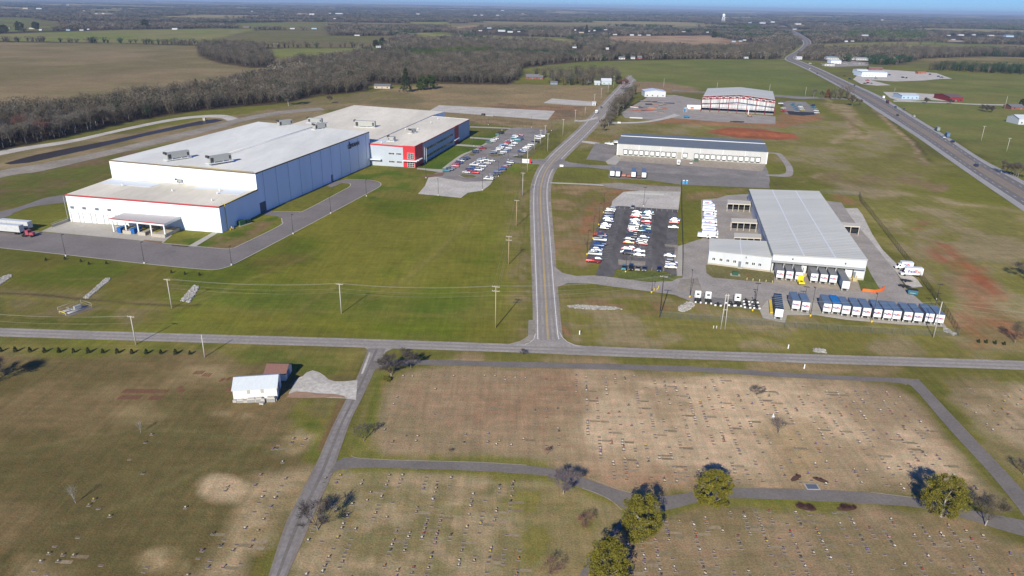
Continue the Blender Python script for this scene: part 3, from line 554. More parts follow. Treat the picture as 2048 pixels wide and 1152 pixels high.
sheet('depot_yard_slab', [(1408, 590), (1352, 583), (1360, 560), (1395, 556)], ZR + .006, gravd)
sheet('employee_car_park', [(1222.5, 416), (1237, 412), (1356, 420.5), (1353, 553), (1326, 542), (1232, 539), (1227, 554), (1191, 552), (1200, 528), (1172, 524), (1183, 480), (1207, 427)], ZR + .01, asph3)
sheet('car_park_gravel', [(1222.5, 413), (1225, 402), (1247, 384), (1355, 376), (1362, 378), (1357, 420), (1237, 413)], ZR + .006, grav)
sheet('worn_slabs', [(1254, 384.5), (1327, 388), (1328, 391.5), (1252, 388)], ZR + .01, mat('pale_slab', (.62, .57, .46), .9, var=.15, scale=1))
sheet('car_park_walk', [(1353, 494), (1365, 490), (1365, 553), (1353, 553)], ZR + .014, conc)
sheet('mulch_island', [(1236, 520), (1291, 524), (1290, 533), (1237, 531)], ZR + .10, gravd)
sheet('mulch_island', [(1329, 489), (1356, 491), (1354, 524), (1347, 523), (1350, 496), (1330, 494)], ZR + .10, gravd)
strip('field_lane', [(1100, 365), (1180, 368), (1225, 371)], [(1100, 367), (1180, 370.5), (1225, 374)], ZR, grav)
sheet('gravel_scar', [(1200, 368), (1240, 366), (1300, 371), (1362, 374), (1362, 384), (1260, 381), (1215, 376)], ZR, gravd)
# bay lines
mk = MB(); U13 = Vector((math.cos(R(13)), -math.sin(R(13)), 0)); V13 = Vector((math.sin(R(13)), math.cos(R(13)), 0))
for (a, b, n, dr, L) in (((1193, 516), (1232, 418), 36, U13, 5), ((1260, 514), (1285, 422), 34, U13, 5), ((1302, 517), (1308, 423), 34, -U13, 5), ((1355, 520), (1356, 428), 34, -U13, 5)):
    p0 = gp(*a); p1 = gp(*b)
    for i in range(n + 1):
        p = p0.lerp(p1, i / n); line_strip(mk, [p, p + dr * L], .12)
for a, b in (((1260, 514), (1285, 422)), ((1276, 516), (1290, 440))):
    line_strip(mk, [gp(*a), gp(*b)], .12)
for k in range(8):
    p = gp(1243 + k * 12, 541 + k * .3); line_strip(mk, [p, p + V13 * 4.5], .12)
for k in range(12):
    p = gp(1240 + k * 10.5, 413 + k * .7); line_strip(mk, [p, p - V13 * 5], .12)
for (a, b, n, dr, L) in (((918, 343), (952, 316), 12, U13, 4.6), ((975, 300), (1005, 262), 18, U13, 4.6), ((958, 346), (990, 320), 12, -U13, 4.6), ((1000, 312), (1042, 268), 20, -U13, 4.6)):
    p0 = gp(*a); p1 = gp(*b)
    for i in range(n + 1):
        p = p0.lerp(p1, i / n); line_strip(mk, [p, p + dr * L], .1)
o = mk.build('bay_lines', [mat('faded_paint', (.55, .54, .51), .85, var=.3, scale=1.5)]); o.location.z = .225; o['kind'] = 'structure'
# rock channels and bare grave plots
rock = mat('limestone_rock', (.36, .335, .30), .95, var=.35, scale=1.5, var2=.2)
def rock_bed(name, poly, sz, seed, n):
    rs = random.Random(seed); P = [gp(*p) for p in poly]
    sheet(name + '_base', poly, .02, mat('rock_base', (.33, .30, .25), .95, var=.4, scale=1.2))
    mb = MB(); xs = [p.x for p in P]; ys = [p.y for p in P]; k = 0
    while k < n:
        x = rs.uniform(min(xs), max(xs)); y = rs.uniform(min(ys), max(ys)); c = False
        for i in range(len(P)):
            a = P[i]; b = P[(i + 1) % len(P)]
            if (a.y > y) != (b.y > y) and x < (b.x - a.x) * (y - a.y) / (b.y - a.y) + a.x: c = not c
        if not c: continue
        s = sz * rs.uniform(.5, 1.4); k += 1
        lo = [(x + math.cos(t * 1.2566 + s) * s * rs.uniform(.8, 1.2), y + math.sin(t * 1.2566 + s) * s * rs.uniform(.8, 1.2), 0) for t in range(5)]
        hi = [(x + (q[0] - x) * .6, y + (q[1] - y) * .6, s * rs.uniform(.5, .9)) for q in lo]
        mb.hull(lo, hi)
    o = mb.build(name, rock); tag(o, None, None, None, 'structure')
rock_bed('rock_channel', [(166, 596), (176, 597), (220, 560), (221, 556), (212, 556)], .28, 1, 380)
rock_bed('rock_channel', [(361, 602), (379, 605), (396, 580), (398, 572), (388, 571), (376, 583)], .36, 2, 300)
rock_bed('rock_channel', [(-12, 577), (-2, 572), (24, 553), (22, 549), (10, 551), (-30, 572)], .28, 3, 300)
rock_bed('rock_ditch', [(1133, 612), (1150, 610), (1230, 614), (1245, 619), (1190, 619), (1140, 616)], .3, 4, 420)
rock_bed('rock_ditch', [(1357, 615), (1375, 604), (1388, 606), (1387, 613), (1370, 624), (1358, 622)], .4, 5, 200)
rock_bed('rock_ditch', [(1890, 655), (1912, 668), (1908, 672), (1885, 661)], .4, 6, 90)
rock_bed('rock_ditch', [(1625, 697), (1650, 699), (1652, 706), (1628, 704)], .35, 7, 120)
mk = MB()
def plots(a, b, n, L, wd, skip=()):
    p0 = gp(*a); p1 = gp(*b)
    for i in range(n):
        if i in skip: continue
        p = p0.lerp(p1, i / max(n - 1, 1)); x = p.x; y = p.y; j = (i * 37 % 5) * .05
        mk.hull([(x - wd / 2 - .15, y - L / 2, 0), (x + wd / 2 - .15, y - L / 2, 0), (x + wd / 2 + .15, y + L / 2, 0), (x - wd / 2 + .15, y + L / 2, 0)],
                [(x - wd * .35 - .15, y - L * .45 + j, .05), (x + wd * .35 - .15, y - L * .45, .05), (x + wd * .35 + .15, y + L * .45 - j, .05), (x - wd * .35 + .15, y + L * .45, .05)])
plots((248, 782), (314, 783), 17, 2.4, .42); plots((239, 795), (280, 795), 11, 2.4, .42); plots((299, 796), (322, 796), 7, 2.4, .40); plots((320, 783), (332, 783), 3, 2.2, .45)
plots((390, 745), (406, 745), 5, 2.2, .38); plots((408, 749), (420, 750), 4, 2.2, .38); plots((358, 775), (362, 775), 2, 1.6, .6); plots((360, 782), (365, 782), 2, 1.8, .7); plots((442, 760), (468, 756), 7, 2.0, .5, (2, 5)); plots((458, 779), (464, 779), 2, 2.2, 1)
o = mk.build('bare_soil_plots', mat('red_soil', (.185, .082, .045), .95, var=.2, scale=1.5)); o['kind'] = 'structure'
# ================= buildings =================
wwall = mat('shade_tinted_white_panel', (.76, .83, .90), .6, var=.04, scale=.15, spec=.3, stretch=(1, 1, .2))  # white with blue mixed into its colour so shaded walls read bluer
gwall = mat('pale_metal_panel', (.56, .57, .58), .55, var=.05, scale=.4, spec=.35, stretch=(1, 1, .15))
cwall = mat('cream_panel', (.50, .49, .475), .7, var=.05, scale=.3, spec=.3, stretch=(1, 1, .2))
greywall = mat('grey_panel', (.42, .46, .52), .6, var=.04, scale=.3, spec=.3)
roofw = mat('membrane_roof', (.72, .65, .52), .85, var=.06, scale=.5, var2=.15, spec=.2, stretch=(1, .25, 1))
roofg = mat('metal_roof', (.52, .51, .46), .7, var=.06, scale=1.2, var2=.07, spec=.2, stretch=(.08, 1, 1))
roofn = mat('grey_roof', (.38, .36, .345), .8, var=.10, scale=.6, var2=.12, spec=.2, stretch=(.15, 1, 1))
slate = mat('slate_metal_roof', (.15, .165, .175), .6, var=.06, scale=1.5, var2=.05, spec=.4)
redp = mat('red_cladding', (.52, .028, .035), .5, var=.05, scale=.4, spec=.4)
redt = mat('red_trim', (.40, .05, .05), .6)
dglass = mat('dark_glass', (.02, .025, .035), .12, spec=.8)
whitet = mat('white_trim', (.75, .75, .74), .6)
steelg = mat('galvanised', (.45, .45, .43), .5, metal=.3)
darkm = mat('dark_opening', (.02, .02, .022), .8)
unitm = mat('unit_metal', (.36, .36, .33), .6, var=.06, scale=1)
doorw = mat('white_door', (.72, .72, .70), .6)
bluem = mat('blue_steel', (.02, .12, .38), .5)
yelm = mat('safety_yellow', (.75, .52, .03), .5)
rredm = mat('red_steel', (.24, .03, .035), .5)
def P2(v, o): return (v[0] - o[0], v[1] - o[1])
def lerp2(a, b, t): return (a[0] + (b[0] - a[0]) * t, a[1] + (b[1] - a[1]) * t)
def out2(a, b):
    d = Vector((b[0] - a[0], b[1] - a[1], 0)); d.normalize(); return (d.y, -d.x)
def panel(mb, A, B, t0, t1, z0, z1, proud=.05, mi=0, back=.0):
    """slab on wall A->B (A left, B right seen from outside)"""
    n = out2(A, B); a = lerp2(A, B, t0); b = lerp2(A, B, t1)
    lo = [(a[0] - n[0] * back, a[1] - n[1] * back, z0), (b[0] - n[0] * back, b[1] - n[1] * back, z0), (b[0] + n[0] * proud, b[1] + n[1] * proud, z0), (a[0] + n[0] * proud, a[1] + n[1] * proud, z0)]
    return mb.hull(lo, [(p[0], p[1], z1) for p in lo], mi)
def tpx(A, B, o, px, z=0):
    lo, hi = -0.2, 1.2; 
    f = lambda t: proj((lerp2(A, B, t)[0] + o[0], lerp2(A, B, t)[1] + o[1], z))[0]
    s = 1 if f(1) > f(0) else -1
    for _ in range(40):
        m = (lo + hi) / 2
        if (f(m) - px) * s < 0: lo = m
        else: hi = m
    return lo
def walls(name, pts, tops, m, parent, edges=None, z0=0, bases=None):
    mb = MB(); n = len(pts)
    for i in (edges if edges is not None else range(n)):
        j = (i + 1) % n
        mb.add([(*pts[i], z0), (*pts[j], z0), (*pts[j], tops[j]), (*pts[i], tops[i])], [(0, 1, 2, 3)])
    return mb.build(name, m, parent)
def roof(name, pts, tops, m, parent, th=.35, over=.12, mi=0):
    c = (sum(p[0] for p in pts) / len(pts), sum(p[1] for p in pts) / len(pts))
    q = [(p[0] + (p[0] - c[0]) / math.hypot(p[0] - c[0], p[1] - c[1]) * over, p[1] + (p[1] - c[1]) / math.hypot(p[0] - c[0], p[1] - c[1]) * over) for p in pts]
    mb = MB(); mb.hull([(x, y, z) for (x, y), z in zip(q, tops)], [(x, y, z + th) for (x, y), z in zip(q, tops)])
    return mb.build(name, m, parent)
def band(name, pts, tops, edges, m, parent, h=.6, proud=.25, dz=.0):
    mb = MB(); n = len(pts)
    for i in edges:
        j = (i + 1) % n; A, B = pts[i], pts[j]; nn = out2(A, B)
        lo = [(A[0] - nn[0] * .1, A[1] - nn[1] * .1, tops[i] - h + dz), (B[0] - nn[0] * .1, B[1] - nn[1] * .1, tops[j] - h + dz), (B[0] + nn[0] * proud, B[1] + nn[1] * proud, tops[j] - h + dz), (A[0] + nn[0] * proud, A[1] + nn[1] * proud, tops[i] - h + dz)]
        mb.hull(lo, [(p[0], p[1], p[2] + h + .15) for p in lo])
    return mb.build(name, m, parent)
def gable(parent, pts, he, hr, wm, rm, over=.4, along=0, th=.18, wn='wall', rn='roof'):
    """footprint pts (FL, FR, BR, BL); ridge parallel to FL-FR (along=0) or to FL-BL (along=1)"""
    if along == 1: pts = [pts[1], pts[2], pts[3], pts[0]]
    FL, FR, BR, BL = pts; ml = lerp2(FL, BL, .5); mr = lerp2(FR, BR, .5)
    mb = MB()
    mb.add([(*FL, 0), (*FR, 0), (*FR, he), (*FL, he)], [(0, 1, 2, 3)]); mb.add([(*BR, 0), (*BL, 0), (*BL, he), (*BR, he)], [(0, 1, 2, 3)])
    mb.add([(*FR, 0), (*BR, 0), (*BR, he), (*mr, hr), (*FR, he)], [(0, 1, 2, 3, 4)]); mb.add([(*BL, 0), (*FL, 0), (*FL, he), (*ml, hr), (*BL, he)], [(0, 1, 2, 3, 4)])
    mb.build(wn, wm, parent)
    mb = MB(); ux = Vector((FR[0] - FL[0], FR[1] - FL[1], 0)).normalized() * over; vx = Vector((BL[0] - FL[0], BL[1] - FL[1], 0)); D = vx.length; vx = vx.normalized() * over
    dz = (hr - he) / (D / 2) * over
    for a, b, c, d, s in ((FL, FR, mr, ml, 1), (BR, BL, ml, mr, -1)):
        e0 = (a[0] - ux.x * s - vx.x * s, a[1] - ux.y * s - vx.y * s, he - dz); e1 = (b[0] + ux.x * s - vx.x * s, b[1] + ux.y * s - vx.y * s, he - dz)
        g1 = (c[0] + ux.x * s, c[1] + ux.y * s, hr); g0 = (d[0] - ux.x * s, d[1] - ux.y * s, hr)
        mb.hull([e0, e1, g1, g0], [(p[0], p[1], p[2] + th) for p in (e0, e1, g1, g0)])
    return mb.build(rn, rm, parent)

# ---- the long white plant ----
O = (-110.0, 470.0)
plant = empty('plant', (O[0], O[1], 0)); tag(plant, 'huge white flat-roofed plant with shaded blue-looking side, red trim and a red-cornered office wing', 'factory')
wFL, wFR = P2((-208, 324.5), O), P2((-131.5, 310.8), O); wBR, wBL = P2((-125.2, 343.5), O), P2((-205.2, 361), O)
wp = [wFL, wFR, wBR, wBL]; wt = [13.0, 12.1, 12.1, 12.6]
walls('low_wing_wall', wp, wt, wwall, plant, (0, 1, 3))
roof('low_wing_roof', wp, [z - .3 for z in wt], roofw, plant, .3, -.05); band('roof_trim', wp, wt, (0,), redt, plant, .55, .2); band('roof_trim', wp, wt, (1,), mat('bronze_trim', (.16, .11, .05), .6), plant, .4, .15)
tp = [P2((-205.5, 361.3), O), P2((-125.3, 343.2), O), P2((-93.0, 463), O), P2((-172.6, 489), O)]; tt = [21.6, 20.2, 21.2, 22.4]
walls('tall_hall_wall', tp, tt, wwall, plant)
roof('tall_hall_roof', tp, [z - .3 for z in tt], mat('pale_membrane_roof', (.72, .70, .63), .85, var=.05, scale=.5, var2=.12, spec=.2, stretch=(1, .25, 1)), plant, .3, -.05); band('roof_trim', tp, tt, (0, 1), MATS['bronze_trim'], plant, .45, .15)
mp_ = [P2((-172.6, 489.3), O), P2((-93.0, 463.3), O), P2((-67.2, 590.5), O), P2((-58.8, 613), O), P2((-141.2, 645), O)]; mt = [14.2, 14.2, 14.0, 14.0, 14.0]
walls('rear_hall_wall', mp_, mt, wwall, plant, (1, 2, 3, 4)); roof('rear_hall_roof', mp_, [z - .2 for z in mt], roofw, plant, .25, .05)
op = [P2((-92.9, 462.1), O), P2((-63.3, 456.0), O), P2((-36.2, 581), O), P2((-67.1, 590.5), O)]; ot = [13.9, 13.2, 12.8, 13.4]
walls('office_wall', op, ot, greywall, plant, (0, 1, 2)); roof('office_roof', op, [z - .25 for z in ot], roofw, plant, .25, -.02)
band('roof_trim', op, ot, (0,), redp, plant, .7, .2); band('roof_trim', op, ot, (1,), redt, plant, .5, .15); band('roof_trim', op, ot, (2,), whitet, plant, .4, .15)
oA, oB, oC = op[0], op[1], op[2]
t_red = tpx(oA, oB, O, 807.5)
mb = MB(); panel(mb, oA, oB, t_red, 1.012, 0, 13.75, .35); tr = 14.5 / 128; panel(mb, oB, oC, -.001, tr, 0, 13.75, .35); mb.build('red_corner', redp, plant)
ta, tb = tpx(oB, oC, O, 909.5), tpx(oB, oC, O, 916.5)
mb = MB(); panel(mb, oB, oC, ta, tb, 0, 13.3, .4); mb.build('red_corner', redp, plant)
def grid_window(parent, A, B, t0, t1, z0, z1, nx, nz, proud, name='window', fm=None):
    n = out2(A, B); W = math.dist(A, B) * (t1 - t0); fr = MB(); e = .09
    mb = MB(); panel(mb, A, B, t0, t1, z0, z1, proud); g = mb.build(name, dglass, parent)
    for i in range(nx + 1):
        tc_ = t0 + (t1 - t0) * i / nx; h = .07 / math.dist(A, B); panel(fr, A, B, tc_ - h, tc_ + h, z0, z1, proud + .04, 0, -proud + .01)
    for k in range(nz + 1):
        z = z0 + (z1 - z0) * k / nz; panel(fr, A, B, t0, t1, z - .06, z + .06, proud + .05, 0, -proud + .01)
    fr.build('frame', fm or whitet, g); return g
w0, w1 = tpx(oA, oB, O, 816), tpx(oA, oB, O, 829)
grid_window(plant, oA, oB, w0, w1, 5.6, 9.3, 4, 3, .40); grid_window(plant, oA, oB, w0, w1, .3, 3.9, 4, 3, .40)
for px0, px1 in ((778.3, 789.7), (793.7, 804)):
    for z in (2.4, 7.6):
        a, b = tpx(oA, oB, O, px0), tpx(oA, oB, O, px1); grid_window(plant, oA, oB, a, b, z, z + 1.3, 4, 1, .06)
for row, z in ((0, 2.2), (1, 7.2)):
    for k in range(8):
        t = tr + .05 + k * (ta - tr - .08) / 8; grid_window(plant, oB, oC, t, t + .055, z, z + 1.6, 4, 1, .06, fm=steelg)
def awning(A, B, t0, t1, z, dep, th=.45):
    mb = MB(); panel(mb, A, B, t0, t1, z, z + th, dep, 0, -.36); return mb.build('awning', whitet, plant)
awning(oA, oB, t_red + .01, 1.07, 4.3, 2.6); awning(oB, oC, .005, .07, 4.32, 2.4); awning(oB, oC, tpx(oB, oC, O, 905), tpx(oB, oC, O, 914), 3.6, 2.2); awning(oA, oB, .0, .26, 4.0, 2.6)
# front of the low wing
ld = [(19, 6), (43.3, 6), (67.4, 6), (91, 6)]
for px in (149.5, 173.2, 198.5, 223):
    a, b = tpx(wFL, wFR, O, px - 3), tpx(wFL, wFR, O, px + 11); mb = MB(); panel(mb, wFL, wFR, a, b, 0.05, 4.6, .08); d = mb.build('loading_door', doorw, plant)
    fr = MB(); 
    for q in ((a - .006, a), (b, b + .006)): panel(fr, wFL, wFR, q[0], q[1], 0, 4.8, .14)
    panel(fr, wFL, wFR, a, b, 4.6, 4.8, .14); fr.build('door_frame', steelg, d)
    mb = MB(); panel(mb, wFL, wFR, a + .002, a + .027, 6.4, 7.6, .12); mb.build('louvre', mat('louvre_grey', (.16, .16, .17), .7), plant)
for px in (137, 181, 237, 366, 440):
    t = tpx(wFL, wFR, O, px); mb = MB(); panel(mb, wFL, wFR, t, t + .0022, .2, 12, .1); mb.build('downpipe', steelg, plant)
for i in range(11):
    t = (i + .5) / 11; mb = MB(); panel(mb, tp[1], tp[2], t, t + .0028, .1, 20, .12); mb.build('downpipe', mat('seam_grey', (.50, .55, .61), .6), plant)
mb = MB(); t = tpx(wFR, wBR, O, 453); a = lerp2(wFR, wBR, .12); n_ = out2(wFR, wBR)
mb.tube((a[0] + n_[0] * .3, a[1] + n_[1] * .3, 0.5), (a[0] + n_[0] * .3, a[1] + n_[1] * .3, 12.2), .14); b = lerp2(wFR, wBR, 1)
mb.tube((a[0] + n_[0] * .3, a[1] + n_[1] * .3, 12.3), (b[0] + n_[0] * .3, b[1] + n_[1] * .3, 12.4), .14); mb.tube((a[0] - 1.6, a[1] + 1, 12.5), (a[0] + n_[0] * .3, a[1] + n_[1] * .3, 12.3), .14)
c0, c1 = lerp2(tp[0], tp[1], .48), lerp2(tp[0], tp[1], .985); mb.tube((c0[0], c0[1] + .8, 21.3), (c1[0], c1[1] + .8, 20.6), .13)
mb.build('gas_pipe', mat('yellow_pipe', (.55, .40, .06), .5), plant)
td = tpx(tp[1], tp[2], O, 525); mb = MB(); panel(mb, tp[1], tp[2], td - .012, td + .03, 0, 5.2, .1); mb.build('side_door', mat('door_shade_blue', (.10, .12, .15), .6), plant)
td = tpx(tp[1], tp[2], O, 663); mb = MB(); panel(mb, tp[1], tp[2], td, td + .018, 0, 4.2, .1); mb.build('side_door', MATS['door_shade_blue'], plant)
# sign on the tall side wall
tm = text_mesh('lettering', [('DORMAN', mat('sign_grey', (.06, .07, .09), .5))], 3.4, .08, .05)
def place_text(me, A, B, t, z, parent, proud=.2):
    a = lerp2(A, B, t); n = out2(A, B); o = link('lettering', me, parent, (a[0] + n[0] * proud, a[1] + n[1] * proud, z)); o.rotation_euler = (0, 0, math.atan2(B[1] - A[1], B[0] - A[0])); return o
s0, s1 = tpx(tp[1], tp[2], O, 704, 17), tpx(tp[1], tp[2], O, 713, 17)
place_text(tm, tp[1], tp[2], s1 - .035, 15.6, plant, .25)
em = MB(); em.add([(-1.6, 0, 0), (1.5, 0, 0), (1.5, 0, .9), (.3, 0, 1.0), (-.1, 0, 4.2), (-.9, 0, 4.2), (-.8, 0, 1.2), (-1.6, 0, .7)], [(0, 1, 2, 3, 4, 5, 6, 7)])
em.add([(.4, 0, 1.4), (1.5, 0, 1.2), (1.3, 0, 2.6), (.5, 0, 2.9)], [(0, 1, 2, 3)]); mm_ = em.mesh('emblem', darkm)
mm_.update(); e_ = place_text(mm_, tp[1], tp[2], tpx(tp[1], tp[2], O, 699.5, 17), 15.2, plant, .25); e_.name = 'emblem'
# rooftop units, placed by their position on the roofs
def roof_unit(px, py, z, L, W, Hh, rz=-.2):
    p = gp(px, py, z); mb = MB(); mb.box(-L / 2, L / 2, -W / 2, W / 2, .7, .7 + Hh); x = p.x - O[0]; y = p.y - O[1]
    o = mb.build('rooftop_unit', unitm, plant, (x, y, z)); o.rotation_euler = (0, 0, rz)
    g = MB(); g.box(-L / 2 - .9, -L / 2 - .05, -W / 2, W / 2, 1.0 + Hh * .7, 1.15 + Hh); g.box(-L * .46, -L * .33, -W / 2 - .06, -W / 2 - .01, .9, .5 + Hh * .8); g.box(L * .38, L * .46, -W / 2 - .06, -W / 2 - .01, 1.2, .5 + Hh * .8); g.build('intake', mat('vent_dark', (.05, .05, .05), .7), o)
    b = MB(); b.box(-L / 2 - 1, L / 2 + .5, -W / 2 - .8, W / 2 + .4, 0.02, .22)
    for q in (-.3, .1, .4): b.box(q * L, q * L + .2, -W / 2, W / 2, .2, .72)
    b.build('unit_curb', whitet, o); return o
RZ = R(77)
for px, py, L in ((356, 317, 12), (440, 324, 12), (570, 251, 10), (640, 258, 9)):
    roof_unit(px, py, 21.6, L, 2.4, 3.0, R(52))
roof_unit(631, 246, 21.6, 10, 2.2, 2.6, R(-12)); roof_unit(731, 254, 14.1, 15, 2.6, 3.8, R(-9)); roof_unit(825, 266, 13.6, 5, 2.4, 2.2, R(60)); roof_unit(784, 282, 13.7, 4, 3, 2.2, R(-12))
ru = roof_unit(360, 367, 12.5, 2.4, 1.5, 1.4, .3)
for px, py, z in ((245, 372, 12.8), (345, 383, 12.4), (424, 402, 12.1), (440, 383, 12.3), (435, 388, 12.3), (763, 286, 14), (836, 259, 13.8), (862, 246, 13.8), (876, 238, 13.8), (811, 259, 14)):
    p = gp(px, py, z); mb = MB(); mb.tube((0, 0, 0), (0, 0, .8), .3, .3); mb.tube((0, 0, .8), (0, 0, 1.1), .5, .3); mb.build('roof_vent', whitet, plant, (p.x - O[0], p.y - O[1], z))
def zt(pts, tops, px, py):   # height of a roof with varying corners under a photo point
    z = sum(tops) / 4
    for _ in range(6):
        p = gp(px, py, z); x, y = p.x - O[0], p.y - O[1]; ws = [1 / max(math.dist((x, y), q), 1) ** 2 for q in pts]; z = sum(a * b for a, b in zip(ws, tops)) / sum(ws)
    return z
patch = mat('clean_membrane', (.66, .68, .70), .8, var=.03, scale=1)
def roof_patch(pts, z, m=None):
    q = [gp(*p, zt(z[0], z[1], *p)) for p in pts]; mb = MB()
    mb.hull([(p.x - O[0], p.y - O[1], p.z - .3) for p in q], [(p.x - O[0], p.y - O[1], p.z + .07) for p in q]); mb.build('roof_patch', m or patch, plant)
for pts_, zz_ in (([(198, 367), (224, 358.5), (323, 367.5), (300, 374.5)], (wp, wt)), ([(375, 381), (398, 373), (500, 380.5), (479, 390)], (wp, wt)), ([(478, 338), (503, 336), (509, 344.5), (492, 345)], (tp, tt)), ([(640, 262), (662, 258), (670, 261), (650, 266)], (tp, tt)), ([(748, 281), (762, 278), (776, 280), (768, 286)], (op, ot))): roof_patch(pts_, zz_)
mb = MB()
q = [gp(430, 318, 21.0), gp(655, 246, 21.9)]; mb.tube((q[0].x - O[0], q[0].y - O[1], 22.0), (q[1].x - O[0], q[1].y - O[1], 22.3), .22, n=5); mb.build('duct', whitet, plant)
# loading canopy
cz = hgt(gp(329, 477), 449.5)
cp = [P2(gp(218.8, 437, cz), O), P2(gp(327.3, 448, cz), O), P2(gp(362.6, 432.5, cz), O), P2(gp(255.9, 422, cz), O)]
roof('dock_canopy', cp, [cz - .9] * 4, mat('canopy_roof', (.48, .44, .42), .7, var=.04, scale=.8), plant, .9, 0); band('canopy_trim', cp, [cz] * 4, (0,), redt, plant, .25, .15); band('canopy_fascia', cp, [cz - .25] * 4, (0, 1), whitet, plant, .7, .12)
nn = out2(cp[0], cp[1])
for t in (.03, .27, .5, .74, .985):
    a = lerp2(cp[0], cp[1], t); mb = MB(); mb.box(a[0] - .25, a[0] + .25, a[1] + .3, a[1] + .8, 0, cz - .8); mb.build('post', whitet, plant)
mb = MB()
for t0, t1 in ((.22, .38), (.5, .64), (.76, 1.0)): panel(mb, cp[0], cp[1], t0, t1, 0, 1.5, .5)
for t0, t1 in ((.24, .34), (.52, .60), (.78, .97)):
    a, b = lerp2(cp[0], cp[1], t0), lerp2(cp[0], cp[1], t1); c, d = lerp2(cp[3], cp[2], t0), lerp2(cp[3], cp[2], t1); mb.hull([(*a, 0), (*b, 0), (*d, 0), (*c, 0)], [(*a, 1.2), (*b, 1.2), (*d, 1.2), (*c, 1.2)])
mb.build('dock_platform', conc, plant)
mb = MB()
for t0 in (.24, .34, .52, .60, .80, .96):
    a, c = lerp2(cp[0], cp[1], t0), lerp2(cp[3], cp[2], t0); mb.tube((*a, 2.1), (*c, 2.1), .06); mb.tube((*a, 1.2), (*a, 2.1), .06)
mb.build('guard_rail', yelm, plant)
for px, py in ((242, 466), (269, 468)):
    p = gp(px, py); mb = MB(); mb.box(-1, 1, -2.5, 2.5, .25, 2.5); k = empty('compactor', (p.x, p.y + 2, 0), R(-13)); mb.build('bin', bluem, k)
    mb = MB(); mb.box(-.8, .8, 2.503, 4, .2, 1.6); mb.build('ram', unitm, k)
    tag(k, 'blue waste compactor under the white loading canopy, ' + ('the left one' if px < 250 else 'the right one'), 'compactor', 'blue compactors under the loading canopy')
rw = empty('retaining_wall', (*gp(105, 455).xy, 0)); q0 = gp(104, 455); q1 = gp(143, 441); mb = MB(); mb.hull([(0, 0, 0), (q1.x - q0.x, q1.y - q0.y, 0), (q1.x - q0.x - .3, q1.y - q0.y + .5, 0), (-.3, .5, 0)], [(0, 0, 1.2), (q1.x - q0.x, q1.y - q0.y, 1.4), (q1.x - q0.x - .3, q1.y - q0.y + .5, 1.4), (-.3, .5, 1.2)]); mb.build('wall', conc, rw); mb = MB(); mb.tube((0, .2, 1.9), (q1.x - q0.x, q1.y - q0.y + .2, 2.1), .04); mb.build('rail', steelg, rw); rw.location = (q0.x, q0.y, 0)
tag(rw, 'low concrete retaining wall at the left end of the loading apron', 'wall')

# ---- delivery depot (long pale metal roof) ----
O2 = (125.0, 320.0)
depot = empty('depot', (*O2, 0)); tag(depot, 'pale grey metal depot with long ribbed roof, office wing and trailers backed to its docks', 'warehouse')
dp = [P2((103.4, 270.4), O2), P2((137.0, 262.6), O2), P2((163.0, 376.5), O2), P2((127.8, 383.0), O2)]; dt = [7.6, 8.6, 8.0, 6.9]
walls('wall', dp, dt, gwall, depot); roof('roof', dp, [z - .05 for z in dt], roofg, depot, .2, .35)
ep = [P2((80.3, 279.0), O2), P2((103.2, 270.55), O2), P2((108.0, 290.5), O2), P2((84.6, 295.5), O2)]; et = [5.7, 6.1, 6.6, 5.9]
walls('office_wing_wall', ep, et, gwall, depot, (0, 2, 3)); roof('office_wing_roof', ep, [z - .05 for z in et], roofg, depot, .2, .2)
mb = MB(); panel(mb, ep[0], ep[1], 0, 1, 0, .75, .1); mb.build('plinth', mat('tan_block', (.42, .37, .28), .9, var=.08, scale=1), depot)
mb = MB(); panel(mb, dp[0], dp[1], 0, 1, 0, .9, .1); mb.build('plinth', MATS['tan_block'], depot)
for X in (165, 252, 335, 417, 565, 643, 720):
    t = tpx(ep[0], ep[1], O2, 1400 + X / 6.0235, 2.4); d = .62 / math.dist(ep[0], ep[1]); grid_window(depot, ep[0], ep[1], t - d, t + d, 2.1, 3.25, 2, 1, .06)
t = tpx(ep[0], ep[1], O2, 1479, 1.5); d = .55 / math.dist(ep[0], ep[1]); mb = MB(); panel(mb, ep[0], ep[1], t - d, t + d, .8, 3.0, .07); mb.build('door', mat('grey_door', (.18, .20, .22), .6), depot)
mb = MB(); panel(mb, ep[0], ep[1], t - d, t + 2.4 * d, 0, .8, 1.2, 0, -.11); st_ = mb.build('steps', conc, depot); mb = MB(); a = lerp2(ep[0], ep[1], t + 2.4 * d); nn = out2(ep[0], ep[1]); mb.tube((a[0], a[1], 1.7), (a[0] + nn[0] * 1.2, a[1] + nn[1] * 1.2, 1.7), .04); mb.tube((a[0] + nn[0] * 1.2, a[1] + nn[1] * 1.2, .8), (a[0] + nn[0] * 1.2, a[1] + nn[1] * 1.2, 1.7), .04); mb.build('handrail', steelg, st_)
DA, DB = dp[0], dp[1]; LD = math.dist(DA, DB)
mb = MB(); panel(mb, DA, DB, -.01, .99, 5.0, 5.25, 2.0); mb.build('dock_canopy', steelg, depot)
dock_t = [tpx(DA, DB, O2, 1400 + X / 6.0235, 3) for X in (938, 1048, 1158, 1338, 1450, 1560, 1675, 1785)]
